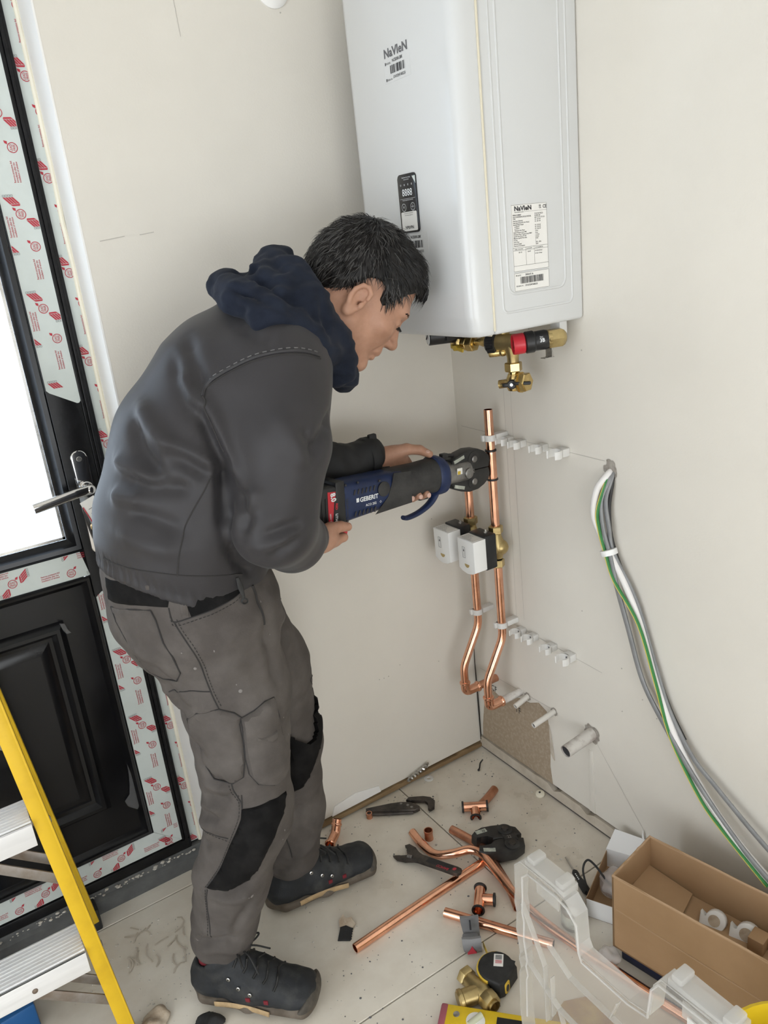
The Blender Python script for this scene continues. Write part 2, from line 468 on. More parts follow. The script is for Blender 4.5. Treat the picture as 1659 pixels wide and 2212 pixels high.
def film_strip(parent, o, us, ut, L, w, seed, nrm, poly=None, cut=.002):
    """strip of printed protective film: plane origin o, length axis us, width axis ut"""
    us = V(us); ut = V(ut); n = V(nrm)
    f = MB()
    pl = poly or [(0, 0), (L, 0), (L, w), (0, w)]
    f.prism(pl, V(o) + n * .0001, us, ut, n * .0006)
    fo = part('protective_film', f, 'film', parent, label='pale protective film printed in red', flat=True)
    red = MB(); line = MB(); P = .182
    k = -1
    while k * P < L + P:
        s = k * P + seed
        pat_logo(red, line, s, w * .5 + .012, 0); pat_text(red, s + .045, w * .5 - .010); pat_lead(red, s + .088, w * .5 - .014)
        pat_logo(red, line, s + .080, w * .5 + .024, 1); pat_text(red, s + .128, w * .5 + .021); pat_lead(red, s + .150, w * .5 - .001); pat_logo(red, line, s + .125, w * .5 - .033, 1)
        k += 1
    pp = V(o) + n * .0012
    part('film_print', clip_print(red, pp, us, ut, cut, L - .002, .001, w - .001), 'print_red', fo, flat=True)
    part('film_print', clip_print(line, pp, us, ut, cut, L - .002, .001, w - .001), 'print_grey', fo, flat=True)

def door():
    X0, X1 = -1.80, -.861           # frame outer
    Y = .106                        # room side face of the sash
    d = thing('door_1', 'black glazed back door with printed protective film on its frame', 'door', (-1.33, .13, 0))
    d['kind'] = 'structure'
    Zt = 2.12
    b = MB()                        # outer frame
    b.box2((-.893, .112, .06), (X1, .18, Zt), .002); b.box2((X0, .112, .06), (-1.768, .18, Zt), .002); b.box2((X0, .112, 2.085), (X1, .18, Zt), .002)
    part('frame', b, 'black_pvc', d)
    b = MB()                        # stepped black rebate between frame and sash
    for i, (a, y) in enumerate(((.000, .104), (.0075, .100), (.0145, .104))):
        b.box2((-.9125 + a, y, .062), (-.9125 + a + .0072, .17, 2.09), .0012); b.box2((-1.7485 - a - .0072, y, .062), (-1.7485 - a, .17, 2.09), .0012)
    b.box2((-1.768, .101, .058), (-.893, .17, .085), .0015)
    part('rebate', b, 'black_pvc', d)
    SX0, SX1, SZ0, SZ1 = -1.7485, -.9125, .087, 2.075
    sw = .066
    b = MB()                        # sash: stiles, mid rail, bottom rail, top rail
    b.box2((SX1 - sw, Y, SZ0), (SX1, .175, SZ1), .0015); b.box2((SX0, Y, SZ0), (SX0 + sw, .175, SZ1), .0015)
    b.box2((SX0 + sw, Y, SZ0), (SX1 - sw, .175, .146), .0015); b.box2((SX0 + sw, Y, .862), (SX1 - sw, .175, .925), .0015); b.box2((SX0 + sw, Y, 2.0), (SX1 - sw, .175, SZ1), .0015)
    sash = part('sash', b, 'black_pvc', d)
    # glazing beads: chamfered rails around glass and panel
    def bead(x0, x1, z0, z1, w, name):
        prof = [(0, 0), (.004, -.006), (w * .45, -.004), (w * .55, .002), (w, .012)]
        b = MB(); R = []
        for off, dy in prof:
            R.append([(x0 + off, Y + dy, z0 + off), (x1 - off, Y + dy, z0 + off), (x1 - off, Y + dy, z1 - off), (x0 + off, Y + dy, z1 - off)])
        vs = [p for r in R for p in r]; fs = []
        for i in range(len(R) - 1):
            for k in range(4): fs.append([i * 4 + k, i * 4 + (k + 1) % 4, (i + 1) * 4 + (k + 1) % 4, (i + 1) * 4 + k])
        b.add(vs, fs); return part(name, b, 'black_gloss', d)
    bead(SX0 + sw, SX1 - sw, .925, 2.0, .029, 'glazing_bead')
    bead(SX0 + sw, SX1 - sw, .146, .862, .022, 'panel_bead')
    b = MB(); b.box2((SX0 + sw + .026, Y + .016, .95), (SX1 - sw - .026, Y + .028, 1.975)); part('glass_pane', b, 'door_glass', d, label='bright smeared glass pane', flat=True)
    # silver spacer bar round the edge of the glass
    b = MB(); x0, x1, z0, z1 = SX0 + sw + .029, SX1 - sw - .029, .954, 1.971
    b.box2((x0, Y + .0135, z0), (x1, Y + .0155, z0 + .006)); b.box2((x1 - .006, Y + .0135, z0), (x1, Y + .0155, z1)); b.box2((x0, Y + .0135, z0), (x0 + .006, Y + .0155, z1))
    part('spacer_bar', b, 'steel', d, flat=True)
    # lower door panel with a raised moulding and a raised field
    b = MB(); b.box2((SX0 + sw + .01, Y + .012, .155), (SX1 - sw - .01, Y + .04, .853)); pan = part('lower_panel', b, 'black_gloss', d, label='black lower panel', flat=True)
    mx0, mx1, mz0, mz1 = -1.588, -1.060, .262, .768
    prof = [(-.004, .012), (.002, .003), (.009, -.004), (.017, -.004), (.024, .004), (.028, .010), (.036, .011), (.060, .002), (.062, .002)]
    b = MB(); R = []
    for off, dy in prof:
        R.append([(mx0 + off, Y + dy, mz0 + off), (mx1 - off, Y + dy, mz0 + off), (mx1 - off, Y + dy, mz1 - off), (mx0 + off, Y + dy, mz1 - off)])
    vs = [p for r in R for p in r]; fs = []
    for i in range(len(R) - 1):
        for k in range(4): fs.append([i * 4 + k, i * 4 + (k + 1) % 4, (i + 1) * 4 + (k + 1) % 4, (i + 1) * 4 + k])
    fs.append([(len(R) - 1) * 4 + k for k in range(4)])
    b.add(vs, fs); part('moulding', b, 'black_gloss', pan, ang=25)
    # torn bits of clear film at the panel corners
    b = MB(); pts = [(-.998, .36), (-1.000, .33), (-1.004, .30), (-1.010, .275), (-1.024, .262), (-1.020, .245), (-1.000, .225), (-.985, .245), (-.984, .275), (-.992, .305)]
    b.prism(pts, (0, Y + .006, 0), (1, 0, 0), (0, 0, 1), (0, .0006, 0)); part('film_scrap', b, 'clear_scrap', pan, label='peeling scrap of clear film')
    b = MB(); b.prism([(-1.066, .772), (-1.056, .768), (-1.052, .75), (-1.047, .742), (-1.056, .742), (-1.062, .752)], (0, Y - .002, 0), (1, 0, 0), (0, 0, 1), (0, .0006, 0)); part('film_scrap', b, 'clear_scrap', pan)
    # protective film strips
    N = (0, -1, 0)
    # outer frame film, right jamb (width axis towards the room corner)
    film_strip(d, (-.8615, .1119, .064), (0, 0, 1), (-1, 0, 0), 2.04, .0310, .02, N)
    # sash film: upper run ends just above the handle with a slanted cut
    film_strip(d, (-.9130, Y, 1.245), (0, 0, 1), (-1, 0, 0), .82, .0635, .05, N, [(0.0, .004), (.004, 0), (.82, 0), (.82, .0635), (.036, .0635), (.03, .058), (0.0, .008)], .038)
    film_strip(d, (-.9130, Y, .088), (0, 0, 1), (-1, 0, 0), .735, .0635, .03, N, [(0, 0), (.72, 0), (.735, .012), (.728, .05), (.718, .0635), (.0575, .0635)])
    film_strip(d, (-1.70, Y, .8635), (1, 0, 0), (0, 0, 1), .722, .058, .05, N, [(0, 0), (.722, 0), (.712, .058), (0, .058)])
    film_strip(d, (-1.70, Y, .0885), (1, 0, 0), (0, 0, 1), .786, .056, .12, N, [(0, 0), (.786, 0), (.7235, .056), (0, .056)])
    # handle: long plate, lever, keyhole, screw
    hx, hy = -.9455, Y
    b = MB(); b.prism([(p[0], p[1]) for p in rrect(.036, .238, .0175, 8)], (hx, hy - .0105, 1.028), (1, 0, 0), (0, 0, 1), (0, .011, 0), .003, 3)
    pl = part('handle_plate', b, 'chrome', d, label='chrome lever handle plate')
    b = MB(); b.cyl((hx, hy - .009, 1.066), (hx, hy - .026, 1.066), .0135, n=24, bev=.002); b.cyl((hx, hy - .024, 1.066), (hx, hy - .05, 1.066), .0095, n=20)
    path = bend([(hx + .004, hy - .050, 1.0665), (hx - .03, hy - .058, 1.066), (hx - .118, hy - .060, 1.056)], .02)
    b.tube(path, .0098, 14, True, (1.1, .62)); b.ell((hx + .001, hy - .05, 1.066), (.012, .009, .0115))
    part('lever', b, 'chrome', pl)
    b = MB(); b.cyl((hx, hy - .0095, 1.128), (hx, hy - .0125, 1.128), .0055, n=16, bev=.0006); part('screw', b, 'steel', pl)
    b = MB(); b.cyl((hx - .001, hy - .009, .972), (hx - .001, hy - .0165, .972), .0085, n=20, bev=.001)
    k = part('lock_cylinder', b, 'brass', pl, label='brass lock cylinder')
    b = MB(); b.cyl((hx - .001, hy - .0162, .9745), (hx - .001, hy - .0170, .9745), .0018, n=10); b.box((hx - .001, hy - .0167, .970), (.0014, .0008, .009)); part('keyhole', b, 'print_black', k)
    # grey sill
    b = MB(); b.prism([(.088, 0), (.19, 0), (.19, .058), (.100, .058), (.097, .042), (.088, .036)], (X0, 0, 0), (0, 1, 0), (0, 0, 1), (X1 - X0, 0, 0)); part('sill', b, 'grey_sill', d, ang=20)
    rnd = random.Random(3); b = MB()
    for i in range(150):
        x = -1.75 + rnd.random() * .88; r = .0012 + .0035 * rnd.random() ** 2
        b.ell((x, .096 + rnd.random() * .006 - .004, .045 + r * .3 + rnd.random() * .010), (r * 1.4, r, r * .7), None, 6, 4)
    part('debris', b, 'crumb', d, kind='stuff', label='plaster crumbs on the sill')
    # dust smears beside the handle
    return d
m = mat('door_glass', (.92, .95, 1.0), .06, alpha=1)
nt = m.node_tree; N_ = nt.nodes; L_ = nt.links
out = N_['Material Output']; pr = N_['Principled BSDF']
tr = N_.new('ShaderNodeBsdfTransparent'); tl = N_.new('ShaderNodeBsdfTranslucent'); mx = N_.new('ShaderNodeMixShader'); mx2 = N_.new('ShaderNodeMixShader'); gl = N_.new('ShaderNodeBsdfGlossy')
tc = N_.new('ShaderNodeTexCoord'); nz = N_.new('ShaderNodeTexNoise'); nz.inputs['Scale'].default_value = 16; nz.inputs['Detail'].default_value = 8
vo = N_.new('ShaderNodeTexVoronoi'); vo.inputs['Scale'].default_value = 150
rp = N_.new('ShaderNodeValToRGB'); rp.color_ramp.elements[0].position = .42; rp.color_ramp.elements[1].position = .66
rp2 = N_.new('ShaderNodeValToRGB'); rp2.color_ramp.elements[0].position = .25; rp2.color_ramp.elements[1].position = .4; rp2.color_ramp.elements[0].color = (1, 1, 1, 1); rp2.color_ramp.elements[1].color = (0, 0, 0, 1)
ad = N_.new('ShaderNodeMath'); ad.operation = 'MAXIMUM'; ad.use_clamp = True
mu = N_.new('ShaderNodeMath'); mu.operation = 'MULTIPLY'; mu.inputs[1].default_value = .38
L_.new(tc.outputs['Object'], nz.inputs['Vector']); L_.new(tc.outputs['Object'], vo.inputs['Vector']); L_.new(nz.outputs['Fac'], rp.inputs[0]); L_.new(vo.outputs['Distance'], rp2.inputs[0])
L_.new(rp.outputs[0], ad.inputs[0]); L_.new(rp2.outputs[0], ad.inputs[1]); L_.new(ad.outputs[0], mu.inputs[0])
tr.inputs[0].default_value = (.90, .95, 1, 1); tl.inputs[0].default_value = (.95, .97, 1, 1); gl.inputs['Roughness'].default_value = .05
L_.new(mu.outputs[0], mx.inputs[0]); L_.new(tr.outputs[0], mx.inputs[1]); L_.new(tl.outputs[0], mx.inputs[2])
mx2.inputs[0].default_value = .06; L_.new(mx.outputs[0], mx2.inputs[1]); L_.new(gl.outputs[0], mx2.inputs[2]); L_.new(mx2.outputs[0], out.inputs[0])
mat('clear_scrap', (.16, .16, .165), .25, alpha=.45)
mat('grey_sill', (.105, .108, .108), .55, var=.15, vscale=30, bump=.08)
mat('crumb', (.55, .52, .47), .9, var=.25, vscale=90)
door()
# paper tag hanging from the door lever
t = thing('paper_tag', 'white paper tag with red edge hanging from the door handle', 'tag', (-.95, .06, 1.04))
b = MB(); P0 = [(-.972, .052, 1.046), (-.942, .046, 1.056), (-.938, .040, 1.03), (-.932, .046, 1.0), (-.925, .056, .972), (-.944, .06, .962), (-.960, .05, .995), (-.968, .046, 1.02)]
def sheet(rows, th, nrm):
    b = MB(); n = len(rows[0]); vs = [V(p) for r in rows for p in r]; m_ = len(rows)
    vs2 = [p + V(nrm) * th for p in vs]; fs = []
    for i in range(m_ - 1):
        for k in range(n - 1):
            q = [i * n + k, i * n + k + 1, (i + 1) * n + k + 1, (i + 1) * n + k]; fs.append(q[::-1]); fs.append([x + m_ * n for x in q])
    per = [k for k in range(n)] + [i * n + n - 1 for i in range(1, m_)] + [(m_ - 1) * n + k for k in range(n - 2, -1, -1)] + [i * n for i in range(m_ - 2, 0, -1)]
    for i, a in enumerate(per):
        c = per[(i + 1) % len(per)]; fs.append([a, c, c + m_ * n, a + m_ * n])
    return b.add(vs + vs2, fs)
rows = []
for i in range(9):
    t_ = i / 8
    c = V((-.958 + .026 * t_, .046 - .010 * math.sin(t_ * 3) + .018 * t_, 1.050 - .080 * t_)); w = V((.030, -.006, .012)) * .5
    rows.append([c - w, c - w * .86, c, c + w])
part('sheet', sheet(rows, .0005, (0, -1, 0)), 'label_paper', t, ang=80)
b = sheet([[r[0] + V((0, -.0012, 0)), r[1] + V((0, -.0012, 0))] for r in rows[1:]], .0003, (0, -1, 0)); part('red_edge', b, 'print_red', t, ang=80)
b = MB()
for i in range(5):
    r = rows[2 + i]; a = r[1].lerp(r[3], .2); c = r[1].lerp(r[3], .85); e = V((0, -.0013, 0)); b.add([a + e, c + e, c + e + V((0, 0, .0012)), a + e + V((0, 0, .0012))], [[0, 1, 2, 3]])
part('print_lines', b, 'print_grey', t, flat=True)
# ------------------------------------------------------------------ wall-hung boiler
def boiler():
    root = thing('boiler', 'white wall-hung gas boiler with black control panel in the room corner', 'boiler', (-.14, -.29, 1.305))
    y0, y1 = -.47, -.108
    xs = -.242                                  # seam between casing and front cover
    zt = 2.045
    def rounded_box(a, b_, rv, re, seg=4):
        bm_ = bmesh.new(); bmesh.ops.create_cube(bm_, size=1)
        for v in bm_.verts: v.co = V([(a[i] + b_[i]) / 2 + v.co[i] * (b_[i] - a[i]) for i in range(3)])
        return bm_
    b = MB(); b.box2((xs + .002, y0, 1.307), (0.0, y1, zt), .008, 3); part('casing', b, 'white_enamel', root)
    # front cover: rounded vertical edges and a chamfered, rounded foot
    prof = [(xs, 0), (-.268, 0.0), (-.282, .003), (-.291, .012), (-.2945, .024)]     # (x, inset in y)
    rows = []
    def ring(z, grow, xin):
        L = []
        for x, ins in prof:
            L.append((x + (xin * min(1, max(0, (xs - x) / .05))), y0 + ins + grow, z))
        for x, ins in prof[::-1]:
            L.append((x + (xin * min(1, max(0, (xs - x) / .05))), y1 - ins - grow, z))
        return L
    zs = [(1.309, .012, .024), (1.3075, .006, .014), (1.310, .002, .009), (1.320, .0005, .005), (1.336, 0, .0035), (1.343, 0, .001), (1.349, 0, 0), (zt - .02, 0, 0), (zt - .006, .002, .004), (zt, .01, .014)]
    R = [ring(*z) for z in zs]; n = len(R[0]); vs = [p for r in R for p in r]; fs = []
    for i in range(len(R) - 1):
        for k in range(n): fs.append([i * n + k, (i + 1) * n + k, (i + 1) * n + (k + 1) % n, i * n + (k + 1) % n])
    fs.append(list(range(n))); fs.append([(len(R) - 1) * n + k for k in range(n)][::-1])
    b = MB(); b.add(vs, fs); front = part('front_cover', b, 'white_enamel', root, ang=55)
    b = MB(); b.tube([(xs, y0 - .0012, 1.315), (xs, y0 - .0012, zt - .02)], .0022, 8); b.tube([(xs, y0 + .01, 1.3065), (xs, y1 - .01, 1.3065)], .002, 6)
    part('seal_strip', b, 'cream_seal', root, label='thin cream seal along the casing seam')
    # pressed rectangles on the side of the casing
    b = MB()
    def press(x0, x1, z0, z1, r, w, h, ztop):
        pts = [(x1, z1)]; pts = [(x0, ztop), (x0, z0 + r)] + [(x0 + r - r * math.cos(math.radians(a)), z0 + r - r * math.sin(math.radians(a))) for a in (22, 45, 68)] + [(x0 + r, z0), (x1 - r, z0)] + [(x1 - r + r * math.sin(math.radians(a)), z0 + r - r * math.cos(math.radians(a))) for a in (22, 45, 68)] + [(x1, z0 + r), (x1, ztop)]
        b.tube([(p[0], y0 + .0005, p[1]) for p in pts], w, 6, flat=(h / w, 1), up=(0, 1, 0))
    press(-.216, -.032, 1.345, 0, .012, .0028, .0016, 2.0); press(-.200, -.050, 1.378, 0, .018, .003, .0016, 1.9)
    part('pressed_rib', b, 'white_enamel', root, ang=80)
    # rating plate on the side: two paper labels with print
    ux, uz = V((1, 0, 0)), V((0, 0, 1)); ys = y0 - .0006
    def rect(b, x0, z0, x1, z1, yy): b.add([(x0, yy, z0), (x1, yy, z0), (x1, yy, z1), (x0, yy, z1)], [[0, 1, 2, 3]])
    b = MB(); b.box2((-.186, ys, 1.4185), (-.095, y0 + .001, 1.540)); b.box2((-.186, ys, 1.382), (-.095, y0 + .001, 1.4165))
    lab = part('rating_label', b, 'label_paper', root, label='printed white rating label', flat=True)
    p = MB(); yy = ys - .0004
    def frame(x0, z0, x1, z1, w=.0004):
        rect(p, x0, z0, x1, z0 + w, yy); rect(p, x0, z1 - w, x1, z1, yy); rect(p, x0, z0, x0 + w, z1, yy); rect(p, x1 - w, z0, x1, z1, yy)
    frame(-.1855, 1.419, -.0955, 1.5395); frame(-.1855, 1.3825, -.0955, 1.4160); frame(-.1855, 1.429, -.0955, 1.4625); frame(-.1855, 1.457, -.0955, 1.4625)
    rect(p, -.1535, 1.429, -.1531, 1.4625, yy); rect(p, -.132, 1.429, -.1316, 1.4625, yy); rect(p, -.158, 1.5262, -.0955, 1.5265, yy)
    T = lambda s, x, z, h, al='LEFT', bo=.01, sx=1.: p.text(s, (x, yy, z), ux, uz, h, al, sx, bold=bo)
    T('NaVIeN', -.178, 1.5290, .0115, bo=.035, sx=1.15); T('CE', -.1055, 1.5300, .0085, bo=.02); T('UK', -.1155, 1.5335, .0042, bo=.02); T('CA', -.1155, 1.5298, .0042, bo=.02)
    T('www.navien.co.uk', -.1775, 1.5255, .0030)
    left = ['SERIAL NUMBER', 'GAS CONDENSING BOILER MODEL', 'TYPE', 'Heat Input (Heating)', 'Heat Input (Domestic Hot Water)', 'Nominal Heat Output', '    at 80/60 P', '    at 50/30 P', '    Domestic Hot Water', 'System Pressure (max) PMS', 'Domestic Water Pressure (max) PMW', 'Specific Flow Rate (dT=30)', 'Minimum Specific Flow Rate', 'IP Class', 'NOx Class', 'Electrical Supply', 'Electrical Consumption']
    right = ['5716Y23471682235', 'NCB300-28K', 'B23 C13 C33 C53 C63', '4.5 - 24.7 kW', '4.5 - 28.1 kW', '', '4.3 - 23.9 kW', '4.6 - 24.9 kW', '4.3 - 28.2 kW', '3.0 bar', '10 bar', '11.5 l/min', '9.0 l/min', 'IPX4D', '6', '230V ~ 50Hz', '105W']
    for i, (a, c) in enumerate(zip(left, right)):
        z = 1.5200 - i * .00345; T(a, -.1825, z, .0034, sx=.86); T(c, -.1275, z, .0034, sx=.80)
    T('LABEL COUNTRY', -.1820, 1.4585, .0028); T('CATEGORY', -.1515, 1.4585, .0028); T('GAS PARAMETERS', -.1295, 1.4585, .0026)
    T('GB / IE', -.172, 1.4525, .003); T('II2H3P', -.149, 1.4525, .003); T('2H-G20-20mbar', -.130, 1.4525, .0029); T('3P-G31-37mbar', -.130, 1.4475, .0029)
    T('DATE', -.1775, 1.4100, .0034); T('2024.07.16', -.1575, 1.4100, .0046, bo=.02); T('SERIAL No.', -.1775, 1.3905, .0030); T('5716Y23471682235', -.1585, 1.3900, .0044, bo=.02, sx=.9)
    rect(p, -.1810, 1.4102, -.1793, 1.4128, yy); rect(p, -.1810, 1.3905, -.1793, 1.3930, yy)
    rnd = random.Random(4); x = -.1705
    while x < -.111:
        w = rnd.choice((.0004, .0007, .0011, .0016)); rect(p, x, 1.3955, x + w, 1.4080, yy); x += w + rnd.choice((.0005, .0008, .0013))
    part('label_print', p, 'print_black', lab, flat=True)
    # front print and stickers (plane x = front, reading from +y to -y)
    xf = -.2945; ux = V((0, -1, 0)); xx = xf - .0006
    def rectf(b, ya, za, yb, zb, x_): b.add([(x_, ya, za), (x_, ya, zb), (x_, yb, zb), (x_, yb, za)], [[3, 2, 1, 0]])
    p = MB(); p.text('NaVIeN', (xx, -.2555, 1.8290), ux, uz, .0215, 'LEFT', 1.12, bold=.025)
    part('logo_lettering', p, 'print_grey', front, flat=True)
    def sticker(yl, zt_):
        b = MB(); b.box2((xf - .0004, yl, zt_ - .042), (xf + .001, yl - .088, zt_)); st = part('barcode_sticker', b, 'white_enamel', front, flat=True)
        p = MB(); x_ = xx - .0002
        p.text('MODEL', (x_, yl - .010, zt_ - .011), ux, uz, .005, 'LEFT', .9); p.text('NCB300-28K', (x_, yl - .030, zt_ - .0095), ux, uz, .0075, 'LEFT', .85, bold=.015)
        rectf(p, yl - .0055, zt_ - .0115, yl - .0085, zt_ - .0065, x_); rectf(p, yl - .0055, zt_ - .039, yl - .0085, zt_ - .034, x_)
        p.text('SERIAL No.', (x_, yl - .010, zt_ - .0385), ux, uz, .0045, 'LEFT', .8); p.text('5716Y23471682235', (x_, yl - .030, zt_ - .037), ux, uz, .0068, 'LEFT', .75, bold=.012)
        rnd = random.Random(9); y = yl - .022
        while y > yl - .070:
            w = rnd.choice((.0006, .0012, .002, .003)); rectf(p, y, zt_ - .028, y - w, zt_ - .014, x_); y -= w + rnd.choice((.0007, .0012, .002))
        part('sticker_print', p, 'print_black', st, flat=True)
    sticker(-.252, 1.828); sticker(-.262, 1.510)
    # control panel
    cy, cz = -.2965, 1.5665
    b = MB(); b.prism(rrect(.062, .109, .0075), (xf - .0028, cy, cz), ux, uz, (.004, 0, 0), .0008); cp = part('control_panel', b, 'dark_glass', root, label='black control panel with digital display')
    x_ = xf - .0031
    p = MB(); p.text('8888', (x_, cy, cz + .0145), ux, uz, .0185, 'CENTER', .95, bold=.005)
    for i, c in enumerate('*+^#'): p.text('o', (x_, cy + .020 - i * .0125, cz + .033), ux, uz, .008, 'CENTER', .8)
    p.text('Hold down for settings', (x_, cy, cz + .047), ux, uz, .0035, 'CENTER', .9); p.text('menu and reset', (x_, cy, cz + .0435), ux, uz, .0032, 'CENTER', .9)
    rectf(p, cy + .026, cz + .0090, cy - .026, cz + .0094, x_); p.text('Heating temperature and clock', (x_, cy, cz + .0058), ux, uz, .0032, 'CENTER', .9)
    part('display_digits', p, 'print_white', cp, flat=True)
    p = MB()
    for s in (1, -1):
        vs, fs = ring2(.0066, .0073, 24); p.add([(x_, cy + s * .0155 - a, cz - .0065 + c) for a, c in vs], fs)
    rectf(p, cy - .0155 + .0045, cz - .0068, cy - .0155 - .0045, cz - .0062, x_); rectf(p, cy - .0155 + .0003, cz - .0110, cy - .0155 - .0003, cz - .002, x_)
    p.text('v', (x_, cy + .0155, cz - .0085), ux, uz, .010, 'CENTER', 1.)
    part('button_rings', p, 'print_white', cp, flat=True)
    b = MB(); b.prism(rrect(.053, .036, .003), (x_ - .0002, cy, cz - .0330), ux, uz, (.0006, 0, 0)); st = part('panel_sticker', b, 'label_paper', cp, label='white sticker with upside-down lettering', flat=True)
    p = MB(); p.text('NaVIeN', (x_ - .0005, cy + .0005, cz - .0415), -ux, -uz, .0085, 'CENTER', 1.05, bold=.02); p.text('Scan here for the handbook', (x_ - .0005, cy, cz - .0185), ux, uz, .0030, 'CENTER', .9); p.text('and warranty registration', (x_ - .0005, cy, cz - .0222), ux, uz, .0030, 'CENTER', .9)
    part('sticker_print', p, 'print_black', st, flat=True)
    b = MB(); b.prism([(-.031, -.006), (-.0205, -.006), (-.031, -.02)], (x_ - .0003, cy, cz + .0545), ux * -1, uz, (.0004, 0, 0)); part('peel_tab', b, 'film', cp, flat=True)
    # black pressure gauge stub and condensate outlet under the casing
    b = MB(); b.cyl((-.175, -.150, 1.283), (-.115, -.175, 1.283), .021, n=24, bev=.002); b.box2((-.15, -.19, 1.27), (-.09, -.15, 1.308), .003); ga = part('pressure_gauge', b, 'black_plastic', root, label='round pressure gauge under the boiler')
    d = (V((-.175, -.150, 1.283)) - V((-.115, -.175, 1.283))).normalized(); c = V((-.175, -.150, 1.283))
    b = MB(); b.cyl(c - d * .002, c + d * .0012, .0185, n=24); part('gauge_face', b, 'gauge_face', ga)
    b = MB(); b.box(c + d * .0016, (.002, .002, .016), 0, Matrix.Rotation(.6, 3, 'X')); part('gauge_needle', b, 'print_black', ga)
    b = MB(); b.lathe([(.0125, 0), (.0125, .018), (.0105, .019), (.0105, .05)], (-.03, -.425, 1.258), (0, 0, 1), 20); b.box((-.03, -.425, 1.292), (.022, .03, .03), .003); part('condensate_outlet', b, 'white_plastic', root)
    return root
mat('print_white', (.80, .82, .84), .5)
boiler()
# ------------------------------------------------------------------ brass valves under the boiler
def gas_valve():
    t = thing('brass_gas_valve', 'brass isolating valve with lever under the left part of the boiler', 'valve', (-.10, -.19, 1.31))
    x, y = -.105, -.170
    b = MB(); b.cyl((x, y, 1.306), (x, y, 1.29), .012); b.hexnut((x, y, 1.300), (x, y, 1.278), .0195); part('union_nut', b, 'brass', t)
    b = MB(); b.lathe([(.012, 0), (.0135, .004), (.017, .006), (.018, .012), (.0175, .022), (.0150, .030), (.013, .036)], (x, y, 1.242), (0, 0, 1), 20)
    b.cyl((x, y, 1.258), (x + .01, y - .055, 1.258), .0115, n=18); b.lathe([(.012, 0), (.0165, .004), (.0165, .012), (.012, .016)], (x + .003, y - .020, 1.258), (.18, -1, 0), 18)
    part('valve_body', b, 'brass', t)
    b = MB(); b.hexnut((x + .006, y - .032, 1.258), (x + .009, y - .052, 1.258), .0185); part('side_nut', b, 'brass', t)
    b = MB(); b.lathe([(.0085, 0), (.0085, .012), (.012, .022), (.0125, .034)], (x + .010, y - .056, 1.262), (.2, -1, .05), 16); b.hexnut((x + .0175, y - .094, 1.264), (x + .020, y - .108, 1.265), .0155); part('outlet_spigot', b, 'brass', t)
    b = MB(); b.box((x - .020, y - .022, 1.250), (.005, .046, .010), .0025, Matrix.Rotation(.18, 3, 'X')); b.cyl((x - .012, y - .018, 1.251), (x - .0245, y - .018, 1.251), .0065, n=14); part('lever', b, 'gold_paint', t, label='yellow lever')
